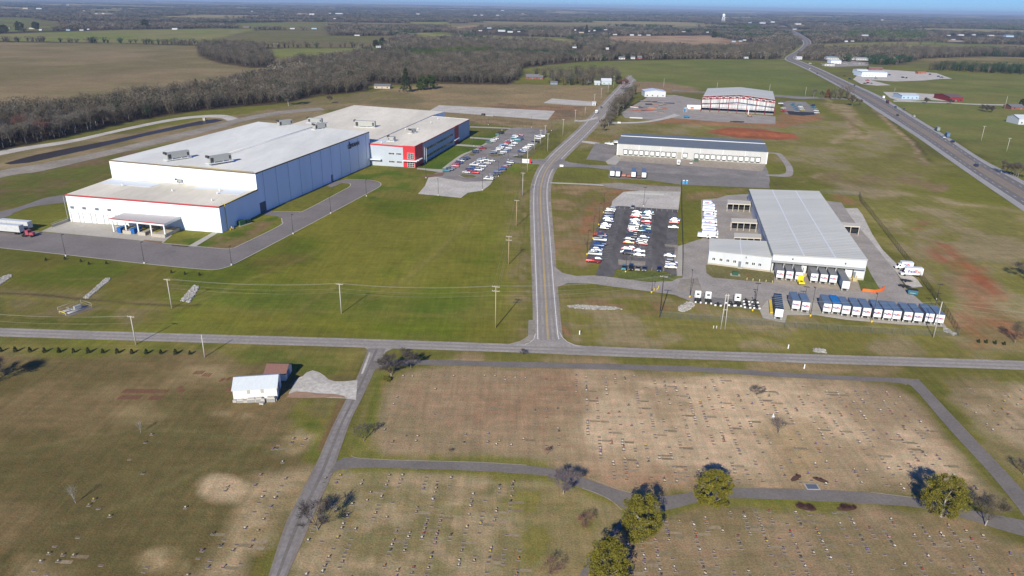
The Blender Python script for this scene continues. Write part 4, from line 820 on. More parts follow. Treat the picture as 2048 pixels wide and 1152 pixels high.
for k, t in enumerate(dock_t):
    h = 1.45 / LD; mb = MB(); panel(mb, DA, DB, t - h, t + h, 1.1, 4.4, .06); dd = mb.build('dock_door', doorw if k == 7 else darkm, depot)
    fr = MB(); panel(fr, DA, DB, t - h - .01, t - h, 1, 4.7, .35); panel(fr, DA, DB, t + h, t + h + .01, 1, 4.7, .35); panel(fr, DA, DB, t - h, t + h, 4.4, 4.75, .35); fr.build('dock_seal', darkm, dd)
    if k < 7: mb = MB(); panel(mb, DA, DB, t + h + .014, t + h + .03, .9, 5.0, .9); mb.build('pier', gwall, depot)
t = tpx(DA, DB, O2, 1400 + 1240 / 6.02, 3); mb = MB(); panel(mb, DA, DB, t - .035, t + .035, 0.9, 4.9, .3); mb.build('stair_bay', whitet, depot)
mb = MB(); panel(mb, DA, DB, t - .02, t + .01, 1.4, 3.4, .36); mb.build('door', MATS['grey_door'], depot)
mb = MB(); panel(mb, DA, DB, t - .02, t + .022, 4.55, 4.95, .42); mb.build('hazard_sign', mat('lime_sign', (.55, .70, .02), .5), depot)
t2 = tpx(DA, DB, O2, 1400 + 1860 / 6.02, 3); mb = MB(); panel(mb, DA, DB, t2 - .015, t2 + .015, 1.1, 3.3, .07); mb.build('door', MATS['grey_door'], depot)
for t in (t + .01, t2 + .005):
    mb = MB()
    for s in range(5): panel(mb, DA, DB, t - .02, t + .02, 0, 1.1 - s * .22, .9 + s * .32, 0, -.12)
    s_ = mb.build('steps', mat('tan_steel', (.50, .42, .24), .7), depot); mb = MB(); nn = out2(DA, DB)
    for dx in (-.02, .02): a = lerp2(DA, DB, t + dx); mb.tube((a[0] + nn[0] * .5, a[1] + nn[1] * .5, 2.1), (a[0] + nn[0] * 2.2, a[1] + nn[1] * 2.2, 1.0), .05); mb.tube((a[0] + nn[0] * 2.2, a[1] + nn[1] * 2.2, 0), (a[0] + nn[0] * 2.2, a[1] + nn[1] * 2.2, 1.0), .05); mb.tube((a[0] + nn[0] * .6, a[1] + nn[1] * .6, .8), (a[0] + nn[0] * .6, a[1] + nn[1] * .6, 2.1), .05)
    mb.build('handrail', yelm, s_)
for k, X in enumerate((950, 1058, 1168, 1362, 1471, 1582, 1693, 1806)):
    t = tpx(DA, DB, O2, 1400 + X / 6.02, 6.6); mb = MB(); panel(mb, DA, DB, t - .006, t + .006, 6.3, 6.65, .35); mb.build('wall_lamp', whitet, depot)
for A_, B_, px, o2 in ((ep[0], ep[1], 1492.4, O2), (DA, DB, 1585.5, O2), (DA, DB, 1691, O2)):
    t = tpx(A_, B_, o2, px, 6.2 if A_ is DA else 4.9); z = 6.1 if A_ is DA else 4.7; mb = MB(); panel(mb, A_, B_, t - .006, t + .006, z, z + .6, .3); mb.build('camera_box', MATS['vent_dark'], depot)
mb = MB()
for t in (1 / 3, 2 / 3):
    a = lerp2(dp[0], dp[1], t); b = lerp2(dp[3], dp[2], t); za = dt[0] * (1 - t) + dt[1] * t + .17; zb = dt[3] * (1 - t) + dt[2] * t + .17
    mb.hull([(a[0] - .35, a[1], za - .1), (a[0] + .35, a[1], za - .1), (b[0] + .35, b[1], zb - .1), (b[0] - .35, b[1], zb - .1)], [(a[0] - .3, a[1], za), (a[0] + .3, a[1], za), (b[0] + .3, b[1], zb), (b[0] - .3, b[1], zb)])
a = lerp2(ep[0], ep[1], .52); b = lerp2(ep[3], ep[2], .52); mb.hull([(a[0] - .2, a[1], 6.0), (a[0] + .2, a[1], 6.0), (b[0] + .2, b[1], 6.3), (b[0] - .2, b[1], 6.3)], [(a[0] - .2, a[1], 6.12), (a[0] + .2, a[1], 6.12), (b[0] + .2, b[1], 6.5), (b[0] - .2, b[1], 6.5)])
mb.build('roof_seam', mat('seam_white', (.66, .67, .66), .5), depot)
mb = MB()
for k in range(52):
    t = k / 51; a = lerp2(dp[0], dp[3], t); b = lerp2(dp[1], dp[2], t); za = dt[0] * (1 - t) + dt[3] * t + .155; zb = dt[1] * (1 - t) + dt[2] * t + .155
    mb.hull([(a[0], a[1] - .07, za - .05), (b[0], b[1] - .07, zb - .05), (b[0], b[1] + .07, zb - .05), (a[0], a[1] + .07, za - .05)], [(a[0], a[1] - .04, za + .035), (b[0], b[1] - .04, zb + .035), (b[0], b[1] + .04, zb + .035), (a[0], a[1] + .04, za + .035)])
for k in range(11):
    t = (k + .5) / 11; a = lerp2(ep[0], ep[3], t); b = lerp2(ep[1], ep[2], t); za = et[0] * (1 - t) + et[3] * t + .155; zb = et[1] * (1 - t) + et[2] * t + .155
    mb.hull([(a[0], a[1] - .07, za - .05), (b[0], b[1] - .07, zb - .05), (b[0], b[1] + .07, zb - .05), (a[0], a[1] + .07, za - .05)], [(a[0], a[1] - .04, za + .035), (b[0], b[1] - .04, zb + .035), (b[0], b[1] + .04, zb + .035), (a[0], a[1] + .04, za + .035)])
mb.build('roof_ribs', mat('rib_metal', (.50, .495, .45), .7, spec=.2), depot)
mb = MB(); a = lerp2(dp[0], dp[3], .0); b = lerp2(dp[0], dp[3], 1.0); nn = (-.97, .22)
mb.tube((a[0] - .42, a[1], 7.4), (b[0] - .42, b[1], 6.75), .14, n=5); mb.build('gutter', mat('gutter_dark', (.10, .12, .14), .6), depot)
# side canopies of the depot
creamm = mat('cream_canopy', (.55, .50, .42), .7, var=.04, scale=1)
def side_canopy(pts, z, nb):
    q = [P2(gp(*p, z), O2) for p in pts]; c = roof('side_canopy', q, [z - .5] * 4, creamm, depot, .5, 0); mb = MB()
    for i in range(nb + 1):
        for (a, b) in ((q[0], q[1]), (q[3], q[2])):
            p = lerp2(a, b, .02 + .96 * i / nb); mb.box(p[0] - .12, p[0] + .12, p[1] - .12 + .3, p[1] + .12 + .3, 0, z - .5)
    mb.build('posts', creamm, c)
    mb = MB(); s, e = lerp2(q[0], q[1], .03), lerp2(q[0], q[1], .99); s2, e2 = lerp2(q[3], q[2], .03), lerp2(q[3], q[2], .99)
    mb.hull([(*lerp2(s, s2, .45), .9), (*lerp2(e, e2, .45), .9), (*lerp2(e, e2, .55), .9), (*lerp2(s, s2, .55), .9)], [(*lerp2(s, s2, .45), z - .55), (*lerp2(e, e2, .45), z - .55), (*lerp2(e, e2, .55), z - .55), (*lerp2(s, s2, .55), z - .55)]); mb.build('dark_infill', darkm, c)  # dark upright slab filling the middle of the space under the canopy
side_canopy([(1455, 406.5), (1502, 408.5), (1501, 402), (1454.9, 399)], 4.4, 4)
side_canopy([(1463, 443.5), (1515, 446), (1513.5, 438), (1462, 436)], 4.4, 4)
side_canopy([(1468, 474), (1523, 476), (1522, 468), (1468, 465.5)], 4.4, 4)
side_canopy([(1686, 451), (1720.5, 453), (1719.5, 447), (1681.5, 444)], 4.6, 2)
# ---- middle warehouse with the row of dock doors ----
O3 = (122.0, 520.0)
mw = empty('dock_warehouse', (*O3, 0)); tag(mw, 'long cream warehouse with slate grey roof and a row of white dock doors', 'warehouse')
fl, fr_ = P2((73.0, 509.8), O3), P2((171.5, 486.6), O3); dv = (10.4, 44.6)
gp4 = [fl, fr_, (fr_[0] + dv[0], fr_[1] + dv[1]), (fl[0] + dv[0], fl[1] + dv[1])]
gable(mw, gp4, 8.1, 9.6, cwall, slate, .3)
mb = MB(); a = lerp2(gp4[0], gp4[3], .5); b = lerp2(gp4[1], gp4[2], .5); mb.tube((*a, 9.85), (*b, 9.85), .35, n=6); mb.build('ridge_cap', whitet, mw)
mb = MB(); panel(mb, gp4[0], gp4[1], -.003, .003, 0, 8.1, .12); panel(mb, gp4[0], gp4[1], .997, 1.003, 0, 8.1, .12); mb.build('corner_trim', whitet, mw)
for X in (442, 690, 940, 1140, 1395, 1650):
    t = tpx(fl, fr_, O3, 1200 + X / 5.689, 4); mb = MB(); panel(mb, fl, fr_, t - .0015, t + .0015, .3, 7.9, .12); mb.build('downpipe', whitet, mw)
LW = math.dist(fl, fr_)
for k, X in enumerate((290, 350, 410, 470, 532, 594, 656, 718, 779, 841, 902, 967, 1097, 1159, 1222, 1285, 1349, 1412, 1477, 1541, 1605, 1669, 1734, 1798)):
    t = tpx(fl, fr_, O3, 1200 + X / 5.689, 2.6); h = 1.25 / LW; mb = MB()
    if k == 10: panel(mb, fl, fr_, t - h * 1.1, t + h * 1.1, .1, 4.6, .06); mb.build('drive_in_door', mat('tan_door', (.36, .33, .29), .7), mw); continue
    panel(mb, fl, fr_, t - h, t + h, 1.2, 4.0, .20); d = mb.build('dock_door', doorw, mw)
    fr = MB(); panel(fr, fl, fr_, t - h - .0035, t - h, 1.0, 4.35, .45); panel(fr, fl, fr_, t + h, t + h + .0035, 1.0, 4.35, .45); panel(fr, fl, fr_, t - h, t + h, 4.0, 4.35, .45); fr.build('dock_seal', mat('seal_black', (.06, .06, .06), .8), d)
    mb = MB(); panel(mb, fl, fr_, t - h * .9, t + h * .9, .55, 1.1, .35); mb.build('bumper', MATS['seal_black'], d)
    mb = MB(); panel(mb, fl, fr_, t + h * .2, t + h * .2 + .002, 5.6, 5.9, .3); mb.build('wall_lamp', whitet, d)
# ---- unfinished steel hall ----
O4 = (gp(1475, 222).x, gp(1475, 222).y)
hall = empty('steel_hall', (*O4, 0)); tag(hall, 'unfinished hall with an open red steel frame front, lined walls and pale gabled roof', 'building')
hb = [gp(1401.2, 223), gp(1547.5, 231)]; he = hgt(hb[0], 198.5); he2 = hgt(hb[1], 204); hm = (hb[0] + hb[1]) / 2
hA, hB = P2(hb[0], O4), P2(hb[1], O4); he = (he + he2) / 2; hr_ = he + 3.0; print('HALL', he, he2, hr_, (hb[1] - hb[0]).length)
bl_ = gp(1412, 176.4, he); vv = Vector((bl_.x - hb[0].x, bl_.y - hb[0].y)); D4 = vv.length; vv.normalize(); print('hall depth', D4)
D4 = min(D4, 104); nn4 = Vector(out2(hA, hB)) * -1
def off(p, d): return (p[0] + nn4.x * d, p[1] + nn4.y * d)
hM = lerp2(hA, hB, .5)
mb = MB()
for s, e in (((hA), off(hA, D4)), (off(hA, D4), off(hB, D4)), (off(hB, D4), hB)):
    mb.add([(*s, 0), (*e, 0), (*e, he), (*s, he)], [(0, 1, 2, 3)])
mb.add([(*off(hA, D4 - .2), he), (*off(hB, D4 - .2), he), (*off(hM, D4 - .2), hr_)], [(0, 1, 2)])
mb.add([(*off(hA, 10.4), 2.6), (*off(hB, 10.4), 2.6), (*off(hB, 10.4), he), (*off(hM, 10.4), hr_), (*off(hA, 10.4), he)], [(0, 1, 2, 3, 4)])
mb.build('lined_wall', mat('white_lining', (.52, .52, .53), .5, var=.35, scale=.5, stretch=(1, 1, .12)), hall)
rf_ = gp(1405, 192.3, he); ROFF = max(9, min(30, (Vector((rf_.x, rf_.y, 0)) - hb[0]).dot(Vector((nn4.x, nn4.y, 0))))); print('ROFF', ROFF)
mb = MB()
for s, e in ((hA, hM), (hM, hB)):
    z0, z1 = (he, hr_) if s is hA else (hr_, he); p = [off(s, ROFF), off(e, ROFF), off(e, D4), off(s, D4)]
    mb.hull([(*p[0], z0 + .1), (*p[1], z1 + .1), (*p[2], z1 + .1), (*p[3], z0 + .1)], [(*p[0], z0 + .4), (*p[1], z1 + .4), (*p[2], z1 + .4), (*p[3], z0 + .4)])
mb.build('roof', roofg, hall)
NB = 8
for i in range(NB + 1):
    for dd in (0, ROFF):
        a = off(lerp2(hA, hB, i / NB), dd); z = he + (hr_ - he) * (1 - abs(i / NB - .5) * 2); mb = MB(); mb.box(a[0] - .22, a[0] + .22, a[1] - .3, a[1] + .3, 0, z); mb.build('column', rredm, hall)
for dd, rows in ((0, (0,)), (ROFF, (0,))):
    for s, e, z0, z1 in ((hA, hM, he, hr_), (hM, hB, hr_, he)):
        a, b = off(s, dd), off(e, dd); mb = MB(); mb.hull([(a[0], a[1] - .2, z0 - .9), (b[0], b[1] - .2, z1 - .9), (b[0], b[1] + .2, z1 - .9), (a[0], a[1] + .2, z0 - .9)], [(a[0], a[1] - .2, z0), (b[0], b[1] - .2, z1), (b[0], b[1] + .2, z1), (a[0], a[1] + .2, z0)]); mb.build('rafter', rredm, hall)
for z in (he * .38, he * .66):
    for s, e in ((0, .5), (.5, 1)):
        a, b = lerp2(hA, hB, s), lerp2(hA, hB, e); mb = MB(); mb.hull([(a[0], a[1] - .15, z), (b[0], b[1] - .15, z), (b[0], b[1] + .15, z), (a[0], a[1] + .15, z)], [(a[0], a[1] - .15, z + .35), (b[0], b[1] - .15, z + .35), (b[0], b[1] + .15, z + .35), (a[0], a[1] + .15, z + .35)]); mb.build('girt', mat('grey_steel', (.15, .16, .19), .5) if s else rredm, hall)
for i in range(22):
    t = (i + .5) / 22; z = he + (hr_ - he) * (1 - abs(t - .5) * 2); a = off(lerp2(hA, hB, t), 0); b = off(lerp2(hA, hB, t), ROFF); mb = MB(); mb.hull([(a[0] - .12, a[1], z - .05), (a[0] + .12, a[1], z - .05), (b[0] + .12, b[1], z - .05), (b[0] - .12, b[1], z - .05)], [(a[0] - .12, a[1], z + .25), (a[0] + .12, a[1], z + .25), (b[0] + .12, b[1], z + .25), (b[0] - .12, b[1], z + .25)]); mb.build('purlin', rredm, hall)
    if i % 2 == 0: mb = MB(); c = lerp2(a, b, .35); mb.box(c[0] - 1.3, c[0] + 1.3, c[1] - 1.2, c[1] + 2.2, z + .27, z + .4); mb.build('deck_sheet', whitet, hall)
# ---- generic smaller buildings ----
def house(name, px, py, wpx, dep, he, hr, wm, rm, label, cat='house', rz=None, along=0, group=None, feats=1, z=0):
    """gabled building whose front left foot is at a photo point and whose front is wpx wide in the photo"""
    A = gp(px, py, 0); B = gp(px + wpx, py + wpx * (0.0168 if rz is None else rz), 0)
    if (B - A).length > 400: B = A + (B - A).normalized() * 60
    for _ in range(3):
        zz = float(terrain(A.x, A.y)) if A.y > 3400 else 0.0
        A = gp(px, py, zz); B = gp(px + wpx, py + wpx * (0.0168 if rz is None else rz), zz)
    W = (B - A).length; u = (B - A).normalized(); e = empty(name, (A.x, A.y, zz if A.y > 3400 else 0)); v = Vector((-u.y, u.x, 0))
    pts = [(0, 0), (u.x * W, u.y * W), (u.x * W + v.x * dep, u.y * W + v.y * dep), (v.x * dep, v.y * dep)]
    gable(e, pts, he, hr, wm, rm, .4, along)
    if feats:
        k = max(1, int(W / 5))
        for i in range(k):
            t = (i + .5) / k; mb = MB(); hw = .6 / W
            if i == k // 2: panel(mb, pts[0], pts[1], t - hw, t + hw, 0, 2.1, .06); mb.build('door', mat('grey_door', (.18, .20, .22), .6), e)
            else: panel(mb, pts[0], pts[1], t - hw * 1.1, t + hw * 1.1, 1, 2.2, .06); mb.build('window', dglass, e)
    tag(e, label, cat, group); return e, pts
# cemetery sheds
A = gp(468, 803.6); B = gp(555.5, 797.6); h1 = (hgt(A, 778.5) + hgt(B, 777.5)) / 2; bk = gp(480.6, 753, h1); print('SHED', h1, (B - A).length, (bk - A).length)
sh = empty('white_shed', (A.x, A.y, 0)); u = (B - A).normalized(); v = Vector((-u.y, u.x, 0)); W = (B - A).length; Dp = (Vector((bk.x, bk.y, 0)) - A).dot(v)
sp = [(0, 0), (u.x * W, u.y * W), (u.x * W + v.x * Dp, u.y * W + v.y * Dp), (v.x * Dp, v.y * Dp)]
gable(sh, sp, h1, h1 + 1.7, mat('white_siding', (.72, .71, .68), .6, var=.06, scale=3, stretch=(1, .1, .05)), mat('white_metal_roof', (.58, .61, .62), .4, var=.05, scale=2, stretch=(1, .1, 1)), .25)
for t in (.32, .63): mb = MB(); panel(mb, sp[0], sp[1], t, t + .07, h1 * .62, h1 * .97, .06); mb.build('louvre', mat('louvre_tan', (.42, .40, .34), .8), sh)
mb = MB(); panel(mb, sp[1], sp[2], .3, .62, 0, 2.9, .06); mb.build('door', mat('blue_door', (.20, .22, .26), .6), sh)
tag(sh, 'white metal cemetery shed with two louvres and stone blocks along its front', 'shed')
F0 = gp(527.4, 747.2, 2.3); F1 = gp(572.5, 747, 2.3); rg = gp(530, 728.4, 3.6)
bs = empty('brown_roofed_shed', (F0.x, F0.y, 0)); W = (F1 - F0).length; Dp = (rg.y - F0.y) * 2; print('SHED2', W, Dp)
gable(bs, [(0.3, .3), (W - .3, .3), (W - .3, Dp), (.3, Dp)], 2.3, 3.6, mat('cream_siding', (.70, .66, .56), .7), mat('brown_shingle', (.20, .105, .085), .9, var=.12, scale=2), .35)
mb = MB(); panel(mb, (W - .3, .3), (W - .3, Dp), .25, .6, 0, 2.2, .06); mb.build('door', MATS['blue_door'], bs); tag(bs, 'small cream shed with brown shingle roof behind the white shed', 'shed')
rs = random.Random(5); stm = [mat('stone_pale', (.46, .42, .36), .9, var=.1, scale=2), mat('stone_grey', (.30, .29, .28), .9, var=.1, scale=2)]
for i, (px, py, L, W_, h) in enumerate(((470, 804, .9, .7, .8), (481, 804.5, 1.7, .8, .9), (491, 804, 1.2, .8, .8), (503, 803.5, 2.0, 1.0, 1.1), (510, 803, 1.4, .9, 1), (519, 803.5, 1.6, .8, 1.3), (524, 808, 1.2, .8, .5), (527, 805, 1.0, .8, 1.1), (532, 802, 1.6, .6, .7), (543, 802.5, 2.2, 1.0, 1.4), (550, 801, 1.0, .9, .9))):
    p = gp(px, py); e = empty('stone_vault', (p.x, p.y, 0), R(rs.uniform(-12, 12))); mb = MB(); mb.box(-L / 2, L / 2, -W_ / 2, W_ / 2, 0, h * .75); mb.build('base', stm[i % 2], e)
    mb = MB(); mb.hull([(-L / 2 - .05, -W_ / 2 - .05, h * .75 + .003), (L / 2 + .05, -W_ / 2 - .05, h * .75 + .003), (L / 2 + .05, W_ / 2 + .05, h * .75 + .003), (-L / 2 - .05, W_ / 2 + .05, h * .75 + .003)], [(-L * .4, -W_ * .4, h), (L * .4, -W_ * .4, h), (L * .4, W_ * .4, h), (-L * .4, W_ * .4, h)]); mb.build('lid', stm[(i + 1) % 2], e)
    tag(e, ('pale' if i % 2 == 0 else 'grey') + ' stone vault, %s from the left along the white shed front' % ('1st 2nd 3rd 4th 5th 6th 7th 8th 9th 10th 11th'.split()[i]), 'vault', 'stone vaults in front of the white shed')
# workshop beside the steel hall
house('workshop', 1289, 193.5, 42, 22, 6.0, 7.6, gwall, mat('bright_metal_roof', (.60, .64, .68), .35, spec=.5), 'grey metal workshop with a white door behind the stacked steel', 'workshop', along=1)[0]
whm = mat('white_house', (.55, .55, .53), .8); bk_ = mat('red_brick', (.22, .09, .07), .9); grr = mat('grey_shingle', (.16, .16, .17), .9); bls = mat('blue_siding', (.36, .47, .58), .7); rdb = mat('barn_red', (.20, .025, .03), .7); tnh = mat('tan_siding', (.50, .42, .32), .8)
mrf = mat('pale_metal_roof', (.58, .60, .62), .45)
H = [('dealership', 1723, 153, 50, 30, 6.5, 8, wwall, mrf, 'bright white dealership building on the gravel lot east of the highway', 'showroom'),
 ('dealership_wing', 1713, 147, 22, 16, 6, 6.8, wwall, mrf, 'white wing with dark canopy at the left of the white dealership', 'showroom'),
 ('blue_building', 1803, 198, 34, 22, 4.2, 5.6, bls, mrf, 'pale blue clapboard building on gravel beside the highway', 'building'),
 ('red_barn', 1898, 203, 27, 34, 5, 7, rdb, mat('brown_metal_roof', (.16, .10, .09), .7), 'dark red metal barn with a white door east of the highway', 'barn'),
 ('long_shed', 1653, 119, 62, 14, 4, 6, cwall, mat('grey_blue_roof', (.22, .26, .31), .6), 'long low shed with grey roof beyond the dealership, left part', 'shed'),
 ('long_shed', 1712, 120.5, 80, 14, 4, 6, cwall, MATS['grey_blue_roof'], 'long low shed with grey roof beyond the dealership, right part', 'shed'),
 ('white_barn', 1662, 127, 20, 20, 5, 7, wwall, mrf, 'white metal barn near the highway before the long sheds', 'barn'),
 ('pale_store', 1649, 132, 20, 12, 4, 4.8, cwall, grr, 'cream low store with dark roof in front of the white barn', 'store'),
 ('roadside_shop', 1593, 119, 11, 12, 4.5, 6, whm, mrf, 'small white roadside shop where the highway bends', 'shop'),
 ('red_shed', 1738, 140, 27, 9, 3.5, 5, bk_, grr, 'dark red shed behind the white dealership', 'shed'),
 ('rust_shed', 1836, 148, 16, 10, 3, 4, mat('rust_metal', (.36, .14, .09), .8), MATS['rust_metal'], 'rust coloured open shed at the end of the dealership lot', 'shed'),
 ('brick_house', 2022, 219, 26, 14, 3, 5, bk_, grr, 'red brick house at the right edge by the side road', 'house'),
 ('grey_barn', 2036, 249, 40, 18, 5.5, 8, gwall, mrf, 'pale grey barn cut by the right edge of the view', 'barn'),
 ('brick_bungalow', 748, 177, 32, 12, 3, 5, tnh, grr, 'tan bungalow with dark roof at the edge of the bare wood', 'house'),
 ('dark_roofed_house', 1052, 158, 26, 11, 3.2, 6.2, bk_, grr, 'brick house with steep dark roof behind the hedgerow, white porch', 'house'),
 ('dark_roofed_wing', 1077, 158.5, 9, 9, 3, 5, bk_, grr, 'short dark roofed wing right of the brick house in the hedgerow', 'house'),
 ('blue_car_shed', 1101, 169, 14, 9, 2.6, 4, mat('blue_grey_siding', (.20, .25, .33), .7), grr, 'dark blue grey shed behind the hedgerow by the brown field', 'shed'),
 ('pale_cottage', 1189, 170, 11, 9, 3, 5, mat('pale_green_siding', (.45, .50, .50), .7), mrf, 'pale cottage with grey roof left of the farmhouse by the road', 'house'),
 ('farmhouse', 1203, 169, 20, 14, 4.5, 7.5, mat('pale_blue_siding', (.45, .52, .57), .7), mrf, 'two storey pale farmhouse where the county road meets the trees', 'house'),
 ('white_caravan', 1177, 165, 6, 4, 2.4, 3, whm, whm, 'small white caravan left of the pale cottage', 'caravan'),
 ('roadside_kiosk', 1184.5, 211, 7, 5, 3.2, 3.8, gwall, gwall, 'small grey utility hut on the far gravel lot beside the county road', 'hut'),
 ('white_house', 1238, 118.5, 12, 9, 3, 5, whm, grr, 'white house with porch at the left end of the far green field edge', 'house'),
 ('white_house', 1262, 118, 8, 9, 3.4, 5.4, whm, grr, 'white house left of the red brick gable beyond the green field', 'house'),
 ('brick_gable_house', 1275, 118, 9, 9, 3, 6, bk_, grr, 'red brick house with steep gable beyond the green field', 'house'),
 ('grey_shed', 1489, 117, 9, 8, 3, 4.5, gwall, grr, 'small grey shed at the field edge near the highway bend', 'shed')]
for h in H: house(*h[:9], h[9], h[10])
FARH = [(78, 60, 7, 'white house with a low roof among dark trees at the far left', 0), (12, 56, 9, 'white house half hidden behind the dark round tree at the left edge', 0), (58, 57, 14, 'long tan shed between the dark trees at the far left', 3),
 (132, 60, 10, 'white farmhouse with green roof beyond the green field, far left', 1), (159, 60, 10, 'white farmhouse with blue porch beyond the green field', 0), (174, 58.5, 6, 'small tan barn right of the white farmhouse', 3), (344, 58, 13, 'isolated white farm shed at the edge of the far wood', 0),
 (486, 55, 16, 'brick farmhouse at the end of a pale lane', 2), (580, 57, 12, 'pale house with dark roof behind a hedge, left of two', 0), (623, 57, 13, 'pale blue house behind a hedge, right of two', 1), (709, 70.5, 13, 'long white barn beside the far wood edge', 0), (752, 94, 12, 'small white garage under dark cedars', 0),
 (46, 16.5, 12, 'pale farm buildings on the far left hill, lower', 3), (72, 17, 14, 'bright white long barn on the far left hill', 0), (133, 9.5, 6, 'white house on the distant left ridge', 0), (143, 10.5, 8, 'white barn on the distant left ridge', 0), (165, 21, 6, 'tan silo house in the distant clearing', 3), (190, 26.5, 6, 'white cottage in the tan clearing, left', 0), (204, 26.5, 6, 'white cottage in the tan clearing, right', 0),
 (502, 22, 5, 'tiny white house in the far wood, left centre', 0), (597, 26, 5, 'distant pale tower house', 3), (618, 28.5, 13, 'distant white long building left of the white factory', 0), (657, 26, 6, 'distant white factory block', 0), (671, 27, 18, 'distant long white factory', 0), (667, 37, 5, 'tiny white barn below the distant factory', 0),
 (832, 27.5, 9, 'distant white house in the centre wood, left', 0), (947, 30, 8, 'distant pale farm, centre', 3), (961, 30, 6, 'distant white farm shed, centre', 0), (992, 30, 8, 'distant white farm, right of centre', 0), (1002, 20.5, 8, 'bright white distant works on the far ridge', 0), (1043, 27, 6, 'tiny tan distant house', 3),
 (957, 61, 9, 'white trailer home left of the long white roofs', 0), (996, 62, 18, 'long white roofed home among bare trees', 0), (1015, 64, 13, 'second long white roofed home among bare trees', 0), (1035, 63, 7, 'small white home right of the long roofs', 0), (974, 56, 11, 'grey roofed home behind the long white roofs', 1),
 (1149, 60, 4, 'tiny white house by the pale lane, left', 0), (1158, 65, 12, 'pale house below the pale lane', 3), (1176, 62, 5, 'white house right of the pale lane', 0), (1187, 61, 5, 'white house near the striped field, left', 0), (1208, 59, 8, 'white house with porch near the striped field', 0), (1226, 69, 10, 'two storey white farm by the striped field', 0), (1260, 70, 10, 'white home at the top of the striped field, left', 0), (1276, 70, 8, 'white home at the top of the striped field, middle', 0), (1293, 70, 10, 'white home at the top of the striped field, right', 3),
 (1364, 63, 9, 'pale home among the trees above the striped field', 3), (1413, 64, 6, 'tiny white roof among the trees above the striped field', 0), (1464, 83, 9, 'grey house at the right end of the striped field', 1), (1478, 82, 8, 'blue grey house at the right end of the striped field', 1), (1486, 80, 8, 'white house at the right end of the striped field', 0), (1145, 95, 10, 'white house hidden in bare trees beyond the hedgerow', 0),
 (1212, 98, 7, 'small white house in the bare trees left of the green field', 0), (1497, 45, 8, 'distant store roofs beside the far highway, left', 1), (1520, 46, 14, 'distant white stores beside the far highway', 0), (1542, 44, 9, 'distant white stores beside the far highway, right', 0), (1591, 48, 14, 'white distant farm with tan yard', 0), (1586, 58, 9, 'white shop where the far road curves', 0),
 (1690, 83, 7, 'white cottage right of the highway wood', 0), (1702, 82, 8, 'tan cottage right of the highway wood', 3), (1724, 71, 16, 'tan long home in the right middle wood', 3), (1762, 39.5, 6, 'bright white distant farm at right', 0), (1895, 70.5, 8, 'white home in the row at far right, first', 0), (1917, 70, 14, 'long white home in the row at far right, second', 0), (1945, 69.5, 8, 'white home in the row at far right, third', 0), (1978, 71, 13, 'pale home in the row at far right, fourth', 3), (2012, 73, 20, 'long pale home in the row at far right, last', 1), (1903, 79, 10, 'tan home beside the pale strip at far right', 3)]
FC = [(whm, mrf), (bls, grr), (bk_, grr), (tnh, grr)]
for i, (px, py, w_, lb, c) in enumerate(FARH):
    A = gp(px, py); sc_ = A.y / 1436 * w_
    h_ = min(max(sc_ * .13, 2.8), 7)
    house('far_house', px, py + 1, w_ * .8, max(8, min(sc_ * .45, 40)), h_, h_ * 1.5, FC[c][0], (FC[c][1], grr, MATS['grey_blue_roof'])[i % 3], lb, 'house', group='far houses among the trees', feats=1 if A.y < 1800 else 0)
# water tower
p = gp(1446, 46.5); wt_ = empty('water_tower', (p.x, p.y, float(terrain(p.x, p.y)))); Hh = 46; k = p.y / 1436
Hh = 16 * k * 1.0; Rr = 2.6 * k
mb = MB(); mb.tube((0, 0, Hh * .72), (0, 0, Hh * .92), Rr, Rr, 16); mb.tube((0, 0, Hh * .92), (0, 0, Hh), Rr, Rr * .3, 16); mb.tube((0, 0, Hh * .62), (0, 0, Hh * .72), Rr * .4, Rr, 16); mb.build('tank', mat('tower_white', (.8, .82, .84), .5), wt_)
for a in range(5): t = a * 1.2566; mb = MB(); mb.tube((math.cos(t) * Rr * 1.25, math.sin(t) * Rr * 1.25, 0), (math.cos(t) * Rr * .85, math.sin(t) * Rr * .85, Hh * .74), k * .30, n=5); mb.build('leg', MATS['tower_white'], wt_)
mb = MB(); mb.tube((0, 0, 0), (0, 0, Hh * .66), k * .35, n=6); mb.build('riser', MATS['tower_white'], wt_); tag(wt_, 'tall white water tower standing above the far woods', 'water tower')
# ================= vehicles =================
tyre = mat('tyre', (.02, .02, .02), .85); rimm = mat('rim', (.35, .35, .36), .4, metal=.6); carglass = mat('car_glass', (.012, .014, .018), .22, spec=.5)
headm = mat('headlamp', (.6, .6, .58), .2, spec=.8)
PAINT = {'white': (.62, .62, .60), 'silver': (.27, .28, .29), 'grey': (.10, .105, .11), 'black': (.018, .018, .02), 'navy': (.02, .035, .10), 'blue': (.02, .08, .25), 'red': (.42, .02, .025), 'maroon': (.16, .02, .03), 'orange': (.60, .12, .03),
         'teal': (.05, .22, .27), 'green': (.05, .11, .08), 'cream': (.55, .50, .40), 'tan': (.33, .29, .22), 'lavender': (.36, .34, .48), 'yellow': (.75, .62, .03), 'pink': (.45, .12, .15)}
def paint(c): return mat('paint_' + c, PAINT[c], .28, metal=.0 if c == 'white' else .25, spec=.5, coat=.45)
def rect(x0, x1, y, z, yb=None): yb = y if yb is None else yb; return [(x0, -y, z), (x1, -yb, z), (x1, yb, z), (x0, y, z)]
_CM = {}
